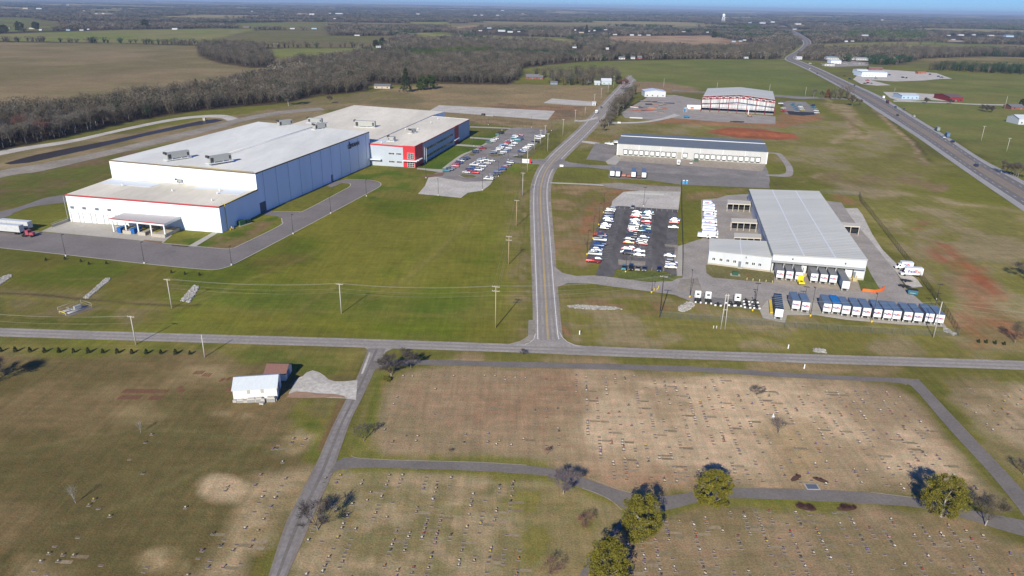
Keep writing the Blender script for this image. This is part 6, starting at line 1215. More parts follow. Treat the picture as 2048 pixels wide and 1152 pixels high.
# artics left of the plant
def artic(px, py, L, lb, tr=True):
    p = gp(px, py); e = empty('articulated_trailer', (p.x, p.y, ZR + .1), R(-11)); W = 2.6; sm = mat('weathered_trailer', (.50, .50, .49), .6, var=.12, scale=.6)
    mb = MB(); mb.box(-L, 0, -1.3, 1.3, 1.1, 4.0); mb.build('box', sm, e); mb = MB(); mb.box(-L - .02, .02, -1.32, 1.32, 4.003, 4.08); mb.build('roof', mrf, e); mb = MB(); mb.box(-L + .2, -.2, -.5, .5, .85, 1.097); mb.build('chassis', chas, e)
    for x in (-1.4, -2.7):
        for s in (-1, 1): mb = MB(); mb.tube((x, s * .7, .5), (x, s * 1.25, .5), .5, n=12); mb.build('wheel', tyre, e)
    tag(e, lb, 'trailer'); return e
artic(46, 468.5, 15.5, 'weathered white trailer hitched to the red tractor on the left yard'); artic(63, 460.5, 15.5, 'weathered white trailer standing behind the red tractor, without tractor')
p = gp(58, 473); e = empty('red_tractor_unit', (p.x, p.y, ZR + .1), R(-8)); rp = mat('faded_red', (.34, .07, .09), .5)
mb = MB(); mb.hull(rect(-.6, 1.1, 1.15, .9), rect(-.5, .8, 1.1, 2.9)); mb.hull(rect(1.1, 2.9, 1.0, .8, .8), rect(1.1, 2.7, .95, 1.9, .75)); mb.build('cab', rp, e); mb = MB(); mb.box(-2.6, 2.8, -.45, .45, .65, .88); mb.build('chassis', chas, e); mb = MB(); mb.box(.86, .95, -.95, .95, 2.0, 2.65); mb.build('windscreen', carglass, e)
for x in (-2.0, -.9, 2.1):
    for s in (-1, 1): mb = MB(); mb.tube((x, s * .7, .5), (x, s * 1.2, .5), .5, n=12); mb.build('wheel', tyre, e)
tag(e, 'faded red tractor unit in front of the weathered trailers', 'truck')
# middle warehouse vehicles
p = gp(1358.5, 331.5); put(('wt', 1), lambda: boxtruck(7, 3.2, 0, True), (p.x, p.y + 3.2, ZR + .1), R(-100), 'white box truck backed to the tan drive-in door', 'truck', None)
car('pickup', 'white', 1381.5, 325, R(80), 'white pickup backed to the warehouse between two docks', None, loc=Vector((*gp(1381.5, 327.5).xy, ZR + .1)))
p = gp(1392, 323); e = empty('green_skip', (p.x, p.y, .15), R(-13)); mb = MB(); mb.hull(rect(-1.4, 1.4, 1.0, .1), rect(-1.6, 1.6, 1.1, 1.5)); mb.build('bin', mat('skip_green', (.07, .12, .09), .7), e); mb = MB(); mb.hull(rect(-1.62, 1.62, 1.12, 1.503), rect(-1.5, 1.5, 1.0, 1.6)); mb.build('lid', mat('lid_green', (.05, .08, .06), .7), e); tag(e, 'dark green skip at the warehouse dock', 'skip')
row('152,215,pk 100,215,pw 125,220,sw 190,200,vw', 1200, 250, 5.689, R(-13), 'the bay left of the warehouse', 'vehicles left of the middle warehouse')
# box trucks on roads
def cargo(px, py, L, Hh, a, b, m, lb, step=False):
    p = gp(px, py); put(('cg', lb), lambda: boxtruck(L, Hh, 0, step, m), (p.x, p.y, .14), hd(a, b), lb, 'truck', None)
cargo(1193, 227, 6.5, 3.2, (1190, 229), (1180, 238), whp, 'white box truck coming down the county road'); cargo(1893, 274, 9, 3.6, (1950, 320), (1900, 290), mat('truck_blue', (.10, .17, .26), .5), 'grey blue truck on the highway'); cargo(1873.5, 262, 9, 3.6, (1950, 320), (1900, 290), mat('truck_greenish', (.22, .27, .23), .6), 'greenish white truck on the highway ahead of the blue one')
cargo(1775, 206.5, 9, 3.4, (1770, 200), (1800, 220), mat('truck_maroon', (.10, .025, .035), .5), 'dark maroon truck on the highway'); cargo(1766, 197, 8, 3.2, (1800, 220), (1770, 198), whp, 'white trailer truck on the highway ahead of the maroon truck')
# dealership stock
for i, (px, py, k, c) in enumerate(((1735, 161, 'pickup', 'red'), (1736, 166, 'suv', 'maroon'), (1730, 167, 'sedan', 'maroon'), (1743, 167, 'sedan', 'tan'), (1700, 158, 'suv', 'navy'), (1690, 152, 'suv', 'maroon'), (1779, 150, 'suv', 'blue'), (1806, 155, 'suv', 'black'), (1813, 156, 'suv', 'navy'), (1877, 153, 'suv', 'blue'), (1883, 155, 'pickup', 'grey'), (1860, 149, 'suv', 'maroon'), (1745, 157, 'sedan', 'white'), (1752, 157, 'suv', 'silver'), (1710, 128, 'van', 'white'), (1718, 128, 'van', 'white'), (1727, 128, 'van', 'white'), (1733, 127, 'suv', 'silver'), (1690, 128, 'pickup', 'cream'), (1698, 129, 'pickup', 'cream'), (1620, 127, 'van', 'white'), (1628, 128, 'suv', 'silver'))):
    car(k, c, px, py, R(-10 + (i * 37 % 60)), '%s %s on the far east lots, %s the white dealership' % (c, CN[k], 'in front of' if py > 156 and px < 1760 else ('behind' if py < 135 else ('right of' if px > 1760 else 'left of')) + {14: ', leftmost', 15: ', second', 16: ', third', 18: ', left', 19: ', right', 6: ', close to it', 9: ', far end', 20: ', at the roadside', 17: ', right end', 21: ', at the roadside'}.get(i, '')), 'vehicles on the dealership lots')
print('CARS', NCAR[0])
# ================= poles, wires, fences, signs and yard things =================
wood = mat('pole_wood', (.36, .30, .22), .9, var=.1, scale=2); woody = mat('pole_wood_tan', (.42, .30, .17), .9); pgrey = mat('pole_grey', (.46, .43, .38), .85); pdark = mat('pole_dark', (.035, .033, .035), .6); baseg = mat('pole_base', (.58, .54, .46), .9)
wire = mat('wire', (.30, .29, .24), .5)
POLE = {}
def upole(key, bx, by, ty, arm, lb, m=wood, tilt=0.0):
    B = gp(bx, by); Hh = hgt(B, ty); e = empty('utility_pole', (B.x, B.y, 0)); mb = MB(); mb.tube((0, 0, -.3), (0, 0, Hh), .19, .13, n=8); mb.build('pole', m, e)
    if arm:
        for k in range(arm):
            z = Hh - .35 - k * 1.5; mb = MB(); mb.box(-1.25, 1.25, -.07, .07, z, z + .14); a = mb.build('crossarm', pgrey, e); a.rotation_euler = (0, 0, R(-13))
            for x in (-1.1, -.4, .4, 1.1): mb = MB(); mb.tube((x, 0, z + .14), (x, 0, z + .42), .06, n=6); mb.build('insulator', baseg, a)
    POLE[key] = (B, Hh); tag(e, lb, 'utility pole', None); return e
PL = [('a', 343.7, 616.5, 558, 1, 'grey utility pole left of the rock channel, left end of the long wire span'), ('b', 683, 627, 567, 1, 'utility pole alone in the middle of the big lawn'), ('c', 991, 656, 572, 2, 'tall utility pole with double crossarms left of the road junction'), ('d', 272, 689, 632, 1, 'wooden utility pole at the kerb of the cross road, left'), ('e', 409.7, 714, 669.5, 0, 'short bare wooden pole just below the cross road'),
      ('f', 1017, 529, 472, 2, 'utility pole on the lawn verge, second from the junction'), ('g', 1032.6, 452.3, 400, 1, 'utility pole on the lawn verge, third from the junction'), ('h', 1045, 391, 345.4, 1, 'utility pole on the lawn verge, fourth from the junction, beside the road bend'), ('i', 1054.5, 344, 297.5, 0, 'tall plain pole beside the plant entrance sign'), ('j', 1068.5, 299, 268.5, 0, 'plain pole at the corner of the staff lot, leftmost of a cluster'),
      ('k', 1095, 303, 267, 1, 'pole with crossarm nearest the road beside the staff lot'), ('l', 1081, 291, 260, 1, 'pole at the white pickups in the staff lot'), ('m', 1090, 277, 251, 1, 'pole with crossarm behind the staff lot cluster'), ('n', 1125.6, 270, 238, 1, 'roadside pole beyond the staff lot, first'), ('o', 1150, 246, 219.6, 1, 'roadside pole beyond the staff lot, second'),
      ('p', 1170, 230, 213.7, 0, 'small roadside pole by the track'), ('q', 1188.5, 207, 189, 1, 'pole behind the grey hut on the far gravel'), ('r', 1202, 198, 176, 1, 'pole on the brown field verge, left of two'), ('s', 1216, 186, 166.5, 0, 'pole on the brown field verge, right of two'), ('t', 1227, 176, 152, 1, 'pole by the farmhouse at the road end'),
      ('u', 1866.5, 675, 603.5, 0, 'tall leaning grey pole by the right end of the trailer row'), ('x', 1319.5, 634, 552, 1, 'dark steel pole at the fence corner left of the tractors'), ('v', 1327, 176, 157, 0, 'thin pole beyond the steel yard, left'), ('y', 1433, 184, 165, 0, 'thin pole behind the steel hall, left'), ('z', 1538, 187, 168, 0, 'thin pole behind the steel hall, right'), ('A', 1610, 193, 174, 0, 'thin pole beside the lane right of the hall'),
      ('B', 1962, 282, 252, 1, 'pole in the green field right of the highway'), ('C', 2013, 303, 276, 1, 'pole near the ditch right of the highway'), ('D', 2009, 217, 192, 0, 'pole by the red brick house'), ('E', 1789, 184, 176, 0, 'short pole before the clapboard building lot')]
for k, bx, by, ty, arm, lb in PL: upole(k, bx, by, ty, arm, lb, {'u': pgrey, 'x': pdark, 'a': pgrey, 'b': pgrey}.get(k, woody if k in 'cfg' else pgrey))
B = gp(1445.5, 658.5); Hh = hgt(B, 588); e = empty('twin_pole', (B.x, B.y, 0))
for x in (-.45, .45): mb = MB(); mb.tube((x * 1.6, 0, -.3), (x * .8, 0, Hh), .18, .13, n=8); mb.build('pole', pgrey, e)
for z in (Hh * .55, Hh - .6): mb = MB(); mb.box(-.8, .8, -.08, .08, z, z + .18); mb.build('brace', pgrey, e)
tag(e, 'twin legged grey pole on the verge below the depot fence', 'utility pole'); POLE['w'] = (B, Hh)
for x in (-3, -2): mb = MB(); mb.tube((0, 0, 0), (0, 0, 1), .14, n=6); q = empty('marker_post', (B.x + x, B.y + .3, 0)); mb.build('post', baseg, q); mb = MB(); mb.tube((0, 0, 1.002), (0, 0, 1.1), .17, .05, n=6); mb.build('cap', whitet, q); tag(q, 'pale marker post beside the twin pole, %s one' % ('left' if x < -2.5 else 'right'), 'post', 'marker posts by the twin pole')
def wires(name, keys, offs, lb, sag=.9, r=.022):
    e = empty(name, (*POLE[keys[0]][0].xy, 0)) if keys[0] in POLE else None; o = Vector((e.location.x, e.location.y, 0))
    for (dx, dz) in offs:
        mb = MB(); last = None
        for k in keys:
            P = POLE[k] if isinstance(k, str) else k
            top = Vector((P[0].x + dx, P[0].y, P[1] + dz)) - o
            if last is not None:
                s = 10; q = last
                for i in range(1, s + 1): t = i / s; c = last.lerp(top, t); c.z -= sag * 4 * t * (1 - t) * ((top - last).length / 45) ** 1.3; mb.tube(q, c, r, n=3, smooth=False); q = c
            last = top
        mb.build('wire', wire, e)
    tag(e, lb, 'power line')
offL = (Vector((-260, 250, 0)), 11)
wires('power_line', ['a', 'b', 'c', 'x'], [(-1.1, 0), (0, .2), (1.1, 0), (0, -1.8), (0, -3.2)], 'long power line crossing the big lawn and the county road')
wires('power_line', ['x', 'w', 'u', (gp(2200, 700), 11)], [(-.6, 0), (.6, 0), (0, -1.5)], 'power line along the verge below the depot fence')
wires('power_line', ['d', (gp(-120, 676), 10)], [(-.8, 0), (.8, 0), (0, -2.3)], 'power line running left from the kerb pole')
wires('power_line', ['c', 'f', 'g', 'h', 'i', 'k', 'n', 'o', 'q', 'r', 's', 't'], [(-1.0, 0), (1.0, 0), (0, -1.8)], 'power line following the county road on its left side', .6, .022)
def lpole(bx, by, ty, lb, ym=0, heads=1, ang=0.0, name='light_pole'):
    B = gp(bx, by); Hh = hgt(B, ty); e = empty(name, (B.x, B.y, 0), ang); mb = MB(); mb.tube((0, 0, 0), (0, 0, .75), .30, n=10); mb.build('base', yelm if ym else baseg, e); mb = MB(); mb.tube((0, 0, .75), (0, 0, Hh), .10, .065, n=6); mb.build('pole', pdark, e)
    for k in range(heads): s = 1 if k == 0 else -1; mb = MB(); mb.box(min(0, s * .95), max(0, s * .95), -.17, .17, Hh - .05, Hh + .12); mb.build('lamp_head', pdark, e)
    tag(e, lb, 'light pole'); return e
LPs = [(132, 513, 470), (289, 527.6, 485), (463.4, 531, 493), (586.5, 468.4, 429.4), (661.7, 427.4, 392.5), (733, 393, 360)]
for i, (a, b, c) in enumerate(LPs): lpole(a, b, c, 'thin dark light pole on the plant drive outer kerb, %s from the left' % ('first' if i == 0 else ORD[i + 1]), 0, 1, R(60))
for a, b, c, lb in ((876.7, 391.5, 358, 'light pole at the lower tip of the gravel overflow lot'), (965, 380.5, 350, 'light pole at the right edge of the gravel overflow lot'), (852, 356.6, 333.6, 'light pole left of the gravel overflow lot'), (997, 353.5, 323.8, 'light pole between the lower roadside cars of the staff lot'), (1016.5, 320, 302, 'light pole at the middle of the staff lot'), (948, 292.6, 277, 'light pole at the staff lot pavement corner'), (1004, 261, 246, 'light pole at the far end of the staff lot'), (976.5, 250, 233, 'light pole on the turf behind the office wing'), (1063, 255, 234, 'light pole behind the staff lot, right'), (1103, 262, 244, 'light pole beside the road track behind the staff lot')):
    lpole(a, b, c, lb, 0, 1, R(120))
for a, b, c, lb, an in ((1207, 426, 386, 'light pole with yellow base, first along the left edge of the depot lot', 0), (1197.5, 450.5, 407, 'light pole with yellow base, second along the left edge of the depot lot', 0), (1186, 478, 432, 'light pole with yellow base, third along the left edge of the depot lot', 0), (1174, 510, 461, 'light pole with yellow base, nearest along the left edge of the depot lot', 0), (1251, 545, 500, 'light pole with yellow base on the turf before the depot lot', 1),
        (1303, 586, 553, 'light pole with yellow base at the depot gate', 1), (1379.3, 595, 541, 'light pole with yellow base left of the white tractors', 1), (1505, 622, 585, 'light pole with yellow base among the dollies', 1), (1620.6, 633, 576, 'light pole with yellow base right of the trailer pair', 1), (1743, 645, 588, 'light pole with yellow base in the middle of the trailer row', 1)):
    lpole(a, b, c, lb, 1, 1, R(90) if an else R(0))
for a, b, c, lb in ((1287, 413, 375, 'light pole on the gravel above the depot car park'), (1511, 604, 567, 'tall dark light pole behind the dollies'), (1869.5, 617, 587, 'dark light pole near the right end of the trailer row'), (1873, 600, 569, 'dark light pole by the depot east fence'), (1609, 600, 574, 'short dark pole beside the trailer pair')): lpole(a, b, c, lb, 0, 2, R(-13))
# chain link fences
def fence(name, path, lb, h=2.4, m=steelg, sp=3.2, dens=.22, world=False):
    P = [gp(*p) for p in path]; o = P[0].copy(); e = empty(name, (o.x, o.y, 0)); mesh_ = MB(); posts = []
    for a, b in zip(P, P[1:]):
        L = (b - a).length; u = (b - a) / L; n = max(1, round(L / sp)); posts += [a + u * (L * i / n) for i in range(n)]
        A_ = a - o; B_ = b - o; nn = Vector((-u.y, u.x, 0)) * .006
        for k in range(int(h / dens) + 1):
            z = .06 + k * dens; mesh_.hull([tuple(A_ - nn + Vector((0, 0, z))), tuple(B_ - nn + Vector((0, 0, z))), tuple(B_ + nn + Vector((0, 0, z))), tuple(A_ + nn + Vector((0, 0, z)))], [tuple(A_ - nn + Vector((0, 0, z + .02))), tuple(B_ - nn + Vector((0, 0, z + .02))), tuple(B_ + nn + Vector((0, 0, z + .02))), tuple(A_ + nn + Vector((0, 0, z + .02)))], 0, False)
        c = int(L / dens)
        for k in range(c): p = A_.lerp(B_, k / c); q = p + u * .024; mesh_.add([(p.x, p.y, .05), (q.x, q.y, .05), (q.x, q.y, h), (p.x, p.y, h)], [(0, 1, 2, 3)])
    posts.append(P[-1]); tp_ = MB()
    for a, b in zip(P, P[1:]): tp_.tube(tuple(a - o + Vector((0, 0, h))), tuple(b - o + Vector((0, 0, h))), .035, n=4)
    f = mesh_.build('chain_link', m, e); tp_.build('top_rail', m, e)
    pm = MB(); pm.tube((0, 0, 0), (0, 0, h + .1), .05, n=5); me = pm.mesh('post', m)
    for p in posts[:100]: link('post', me, e, tuple(p - o))
    tag(e, lb, 'fence'); return e
fm = mat('fence_wire', (.17, .18, .15), .6, metal=.2); fdark = mat('fence_dark', (.05, .055, .05), .7)
fence('chain_link_fence', [(1319, 635), (1400, 641), (1480, 648), (1569, 655)], 'chain link fence below the tractors and dollies, left stretch', 2.4, fm); fence('chain_link_fence', [(1569, 655), (1700, 664), (1830, 671), (1917, 672)], 'chain link fence below the trailer row, right stretch', 2.4, fm)
fence('chain_link_fence', [(1917, 671), (1893, 632), (1860, 585), (1828, 541), (1800, 505)], 'chain link fence on the east side of the depot, near stretch', 2.6, fdark, dens=.18); fence('chain_link_fence', [(1800, 505), (1770, 466), (1740, 427), (1722, 405), (1718, 392)], 'chain link fence on the east side of the depot, far stretch', 2.6, fdark, dens=.19); fence('chain_link_fence', [(1718, 392), (1680, 389), (1640, 387)], 'chain link fence behind the depot roof', 2.4, fm)
fence('chain_link_fence', [(1364, 553), (1365, 522), (1365, 490), (1363, 430), (1362, 366)], 'dark chain link fence between the car park and the depot', 2.6, fdark, dens=.13); fence('chain_link_fence', [(1326, 560), (1340, 558), (1353, 553)], 'short chain link gate at the depot car park corner', 2.0, fm)
fence('yard_fence', [(1242, 226), (1258, 216), (1290, 198)], 'dark fence on the left side of the steel yard', 2.2, fdark, dens=.16)
# flagpoles
for i, (bx, by, ty) in enumerate(((845.6, 324, 300), (849.7, 328.4, 294.4), (853.3, 326, 296.7))):
    B = gp(bx, by); Hh = hgt(B, ty); e = empty('flagpole', (B.x, B.y, 0)); mb = MB(); mb.tube((0, 0, 0), (0, 0, Hh), .14, .08, n=8); mb.build('pole', whitet, e); mb = MB(); mb.tube((0, 0, Hh + .002), (0, 0, Hh + .3), .12, .03, n=8); mb.build('finial', yelm, e); mb = MB(); mb.tube((0, 0, 0), (0, 0, .15), .7, n=12); mb.build('base', conc, e); tag(e, 'white flagpole without flag by the red corner, ' + ['left', 'middle', 'right'][i] + ' one', 'flagpole', 'flagpoles by the red corner')
# signs
B = gp(1053, 327); e = empty('entrance_sign', (B.x, B.y, 0), R(-11)); mb = MB(); mb.box(-2.9, 1.8, -.25, .25, .5, 3.0); mb.build('panel', whitet, e); mb = MB(); mb.box(1.803, 3.0, -.5, .5, 0, 3.3); mb.build('red_pier', redp, e); mb = MB(); mb.box(-2.9, 1.8, -.2, .2, 0, .497); mb.build('plinth', conc, e)
t = link('lettering', text_mesh('lettering', [('DORMAN', mat('sign_text_grey', (.22, .23, .25), .6))], .95, .02, .02), e, (-.55, -.29, 1.4)); tag(e, 'white entrance sign with red end pier beside the county road', 'sign')
def board(px, py, w_, h_, z, lb, m=whitet, legs=2):
    B = gp(px, py); e = empty('sign_board', (B.x, B.y, 0), R(-13)); mb = MB(); mb.box(-w_ / 2, w_ / 2, -.05, .05, z, z + h_); mb.build('board', m, e)
    for s in ((-1, 1) if legs == 2 else (0,)): mb = MB(); mb.box(s * w_ * .42 - .05, s * w_ * .42 + .05, .051, .15, 0, z + h_ * .9); mb.build('post', whitet, e)
    tag(e, lb, 'sign')
board(1123, 335, 2.4, 1.3, .5, 'small white board at the mouth of the middle warehouse lane'); board(1238, 248, 2.6, 1.3, .6, 'white board beside the gravel track to the steel yard')
board(1916, 206, 7, 4.6, 1.0, 'white billboard in front of the red barn') if False else None
# portable toilets, transformer, regulator station, bollards
for i, px in enumerate((1367, 1373.5)):
    B = gp(px, 368); e = empty('portable_toilet', (B.x, B.y, 0), R(-13)); mb = MB(); mb.box(-.6, .6, -.6, .6, .1, 2.1); mb.build('cabin', mat('toilet_blue', (.02, .26, .55), .5), e); mb = MB(); mb.hull([(-.62, -.62, 2.103), (.62, -.62, 2.103), (.62, .62, 2.103), (-.62, .62, 2.103)], [(-.4, -.4, 2.35), (.4, -.4, 2.35), (.4, .4, 2.35), (-.4, .4, 2.35)]); mb.build('roof', whitet, e); mb = MB(); mb.box(-.4, .4, -.64, -.602, .2, 2.0); mb.build('door', mat('toilet_door', (.05, .32, .6), .5), e); tag(e, 'blue portable toilet above the car park, ' + ['left', 'right'][i] + ' one', 'toilet', 'portable toilets above the car park')
def boxes(name, px, py, parts, lb, cat, rz=-.2, z=.15):
    B = gp(px, py); e = empty(name, (B.x, B.y, z), rz)
    for nm_, m_, bs_ in parts:
        mb = MB(); [mb.box(*q) for q in bs_]; mb.build(nm_, m_, e)
    tag(e, lb, cat); return e
grn = mat('cabinet_green', (.03, .09, .05), .6)
boxes('transformer', 1470, 551, [('cabinet', grn, [(-1.1, 1.1, -.8, .8, .12, 1.4)]), ('lid', grn, [(-1.15, 1.15, -.85, .85, 1.403, 1.5)]), ('pad', conc, [(-1.9, 1.9, -1.3, 1.3, 0, .117)])], 'green transformer cabinet on the depot front turf', 'transformer')
boxes('bench', 1497, 553.5, [('seat', mat('bench_red', (.35, .07, .03), .7), [(-1.1, 1.1, -.2, .2, .4, .48)]), ('leg', MATS['bench_red'], [(-.9, -.8, -.15, .15, 0, .4)]), ('leg', MATS['bench_red'], [(.8, .9, -.15, .15, 0, .4)])], 'low rusty red bench on the depot front turf', 'bench')
for i, (X, Y) in enumerate(((563, 612), (635, 620), (715, 628), (792, 636), (870, 645))):
    B = gp(1400 + X / 6.0235, 460 + Y / 6.0235); e = empty('bollard', (B.x, B.y, .1)); mb = MB(); mb.tube((0, 0, 0), (0, 0, 1.1), .11, n=8); mb.build('post', mat('bollard_cream', (.65, .55, .25), .6), e); mb = MB(); mb.tube((0, 0, 1.102), (0, 0, 1.2), .11, .04, n=8); mb.build('cap', MATS['bollard_cream'], e); tag(e, 'pale yellow bollard on the depot kerb, %s from the left' % ('first' if i == 0 else ORD[i + 1]), 'bollard', 'pale bollards on the depot kerb')
for i, (px, py) in enumerate(((1308, 583), (1314, 582), (1317, 578), (1306, 579))):
    B = gp(px, py); e = empty('gate_bollard', (B.x, B.y, 0)); mb = MB(); mb.tube((0, 0, 0), (0, 0, 1.2), .13, n=8); mb.build('post', yelm, e); mb = MB(); mb.tube((0, 0, 1.202), (0, 0, 1.3), .13, .04, n=8); mb.build('cap', yelm, e); tag(e, 'yellow gate bollard at the depot entrance, %s' % ['nearest', 'second', 'right rear', 'left rear'][i], 'bollard', 'yellow gate bollards')
for i, (px, py, lb) in enumerate(((1159, 669, 'white marker post on the verge right of the junction'), (1576, 697, 'small pale post on the verge above the cross road'), (1608, 737, 'small pale stone post below the cross road'))):
    B = gp(px, py); e = empty('verge_post', (B.x, B.y, 0)); mb = MB(); mb.box(-.16, .16, -.1, .1, 0, 1.25); mb.build('post', whitet, e); mb = MB(); mb.box(-.2, .2, -.14, .14, 1.253, 1.4); mb.build('cap', baseg, e); tag(e, lb, 'post')
galv = steelg
e = boxes('gas_regulator', 148, 622, [('pad', drivem, [(-3.2, 3.2, -3.6, 4.6, 0, .08)]), ('heater', galv, [(-.4, .5, .2, 2.4, .3, 1.6)]), ('guard', yelm, [(-2.2, 1.4, -3.6, -3.45, .7, .9)]), ('guard_post', yelm, [(-2.2, -2.05, -3.6, -3.45, 0, .7)]), ('guard_post', yelm, [(1.25, 1.4, -3.6, -3.45, 0, .7)])], 'fenced gas regulator set with a yellow guard rail on the lower lawn', 'gas station', -.5, 0)
for x in (-1.8, -.9, .9, 1.6): mb = MB(); mb.tube((x, -3, .5), (x, 3.6, .5), .14, n=6); mb.tube((x, -1, .5), (x, -1, 1.4), .1, n=6); mb.build('pipe', galv, e)
for a, b in (((-3, -3.4), (-3, 4.4)), ((-3, 4.4), (3, 4.4)), ((3, 4.4), (3, -3.4))): mb = MB(); mb.tube((*a, 1.9), (*b, 1.9), .04, n=5); mb.tube((*a, 1.0), (*b, 1.0), .03, n=5); mb.tube((*a, 0), (*a, 1.9), .05, n=5); mb.build('rail', galv, e)
e = boxes('generator', 487, 449, [('cabinet', grn, [(-2.6, .6, -1, 1, .15, 2.3)]), ('cabinet', mat('dark_green_box', (.02, .05, .03), .7), [(1.4, 3.8, -.9, .9, .15, 1.8)]), ('pad', conc, [(-3, 4.3, -1.4, 1.4, 0, .147)])], 'dark green generator cabinets at the foot of the shaded wall', 'generator', R(60), 0)
boxes('gas_meter', 464, 459, [('pipework', yelm, [(-1.2, 1.2, -.15, .15, .5, .75), (-1.2, -1, -.15, .15, 0, .5), (1, 1.2, -.15, .15, 0, .5), (-.2, .1, -.2, .2, .75, 1.5)]), ('meter', galv, [(.3, .9, -.5, .5, .2, 1.0)])], 'yellow gas meter pipework at the corner of the long wall', 'gas meter', R(70), 0)
boxes('manhole_riser', 409, 241, [('shaft', conc, [(-1, 1, -1, 1, 0, 2.2)]), ('grate', galv, [(-1.1, 1.1, -1.1, 1.1, 2.203, 2.4)])], 'pale concrete riser standing in the end of the pond', 'riser', 0, 0)
for i, (px, py, m_) in enumerate(((995, 271, chas), (1000, 268.5, chas), (1004, 267, chas))):
    boxes('skip', px, py, [('bin', m_ if i else mat('skip_teal', (.08, .15, .15), .6), [(-1.5, 1.5, -.9, .9, .1, 1.7)]), ('lid', chas, [(-1.55, 1.55, -.95, .95, 1.703, 1.8)])], 'dark waste skip at the far pavement of the staff lot, %s' % ['nearest', 'middle', 'farthest'][i], 'skip', R(-13))
boxes('chain_pile', 357, 492.5, [('bar', mat('rust_dark', (.07, .05, .04), .9), [(-3, 0, -.3, .2, 0, .35)]), ('bar', MATS['rust_dark'], [(.3, 4.2, -.5, .1, 0, .3)])], 'dark scrap lying on the kerb before the plant lawn', 'scrap', -.15, .1)
boxes('rubble_heap', 969, 231, [('heap', mat('dark_rubble', (.06, .05, .045), .9), [(-3, 0, -1, 3, 0, 1.6)]), ('slab', galv, [(1.5, 9, -2, .5, 0, .5)])], 'dark rubble and pale slabs on the gravel lot behind the plant', 'rubble', -.2, 0)
boxes('white_tarp_stack', 1272, 236.5, [('stack', mat('tarp_white', (.66, .72, .78), .6), [(-6, 6, -1.6, 1.6, 0, .7)]), ('timber', woody, [(-6, 6, -1.7, -1.605, 0, .25)])], 'long white wrapped stack beside the gravel track', 'stack', R(-7), .05)
boxes('telehandler', 1499, 233, [('chassis', mat('handler_tan', (.40, .20, .10), .6), [(-2.2, 2.2, -1, 1, .5, 1.7)]), ('mast', whitet, [(-1.9, -1.3, -.3, .3, 1.7, 6.5)]), ('wheel', tyre, [(-2, -1.1, -1.2, -1.003, 0, 1)]), ('wheel', tyre, [(1.1, 2, -1.2, -1.003, 0, 1)])], 'tan lifting machine with white mast in front of the steel hall', 'machine', R(-8))
boxes('steel_bundle', 1473, 245, [('beam', pdark, [(-6, 5, -.4, .4, .2, .9)]), ('beam', pdark, [(-3, 7, .8, 1.3, .2, 1.1)]), ('skid', woody, [(-4, -3.6, -1, 1.6, 0, .197)])], 'dark steel bundles lying on the asphalt before the hall', 'beams', R(-8))
boxes('blue_crate', 1488 - 0, 241 - 2, [('crate', mat('crate_blue', (.05, .16, .30), .5), [(-2.4, 2.4, -1, 1, 0, 1.6)]), ('lid', galv, [(-2.45, 2.45, -1.05, 1.05, 1.603, 1.7)])], 'blue crate on the yard', 'crate', R(-8)) if False else None
boxes('blue_truck_body', 1373, 236, [('body', mat('truck_body_blue', (.05, .16, .27), .5), [(-2.6, 1.2, -1, 1, .6, 2.0)]), ('cab', MATS['truck_body_blue'], [(1.203, 2.8, -1, 1, .6, 1.5)]), ('wheel', tyre, [(-2, -1.2, -1.15, -1.003, 0, .8)]), ('wheel', tyre, [(1.5, 2.3, -1.15, -1.003, 0, .8)])], 'teal blue work truck at the edge of the steel yard', 'truck', R(-5))
boxes('site_container', 1388, 218.5, [('container', whitet, [(-7.5, 7.5, -1.3, 1.3, .1, 4.2)]), ('band', mat('band_orange', (.55, .16, .05), .6), [(-4, -.5, -1.36, -1.303, .5, 2.4)]), ('door', galv, [(7.503, 7.56, -1.1, 1.1, .2, 4)])], 'long white site container with orange equipment left of the hall', 'container', R(-5)); boxes('site_container', 1371, 224, [('container', whitet, [(-3, 3, -1.2, 1.2, .1, 4)]), ('door', MATS['truck_body_blue'], [(-3.06, -3.003, -1.1, 1.1, .2, 3.8)])], 'short white container with blue end at the steel yard', 'container', R(60))
rk = random.Random(9); cols_ = [('dark blue', mat('stack_blue', (.05, .08, .14), .6)), ('grey', mat('stack_grey', (.25, .25, .26), .6)), ('rusty red', mat('stack_red', (.30, .06, .04), .7)), ('tan', mat('stack_tan', (.36, .27, .18), .8)), ('black', chas), ('orange', mat('stack_orange', (.55, .17, .05), .6)), ('white', whitet)]
rows_ = [('back yard row', [(1283 + i * 7.2, 203 + i * .5) for i in range(9)], (0, 0, 4, 0, 4, 0, 1, 0, 4)), ('second yard row', [(1290 + i * 8, 209 + i * .5) for i in range(7)], (1, 4, 3, 1, 0, 3, 1)), ('third yard row', [(1268 + i * 8.5, 215 + i * .5) for i in range(8)], (6, 1, 4, 2, 5, 1, 0, 2)), ('front yard row', [(1262 + i * 9, 220.5 + i * .6) for i in range(8)], (2, 2, 2, 4, 1, 3, 2, 3))]
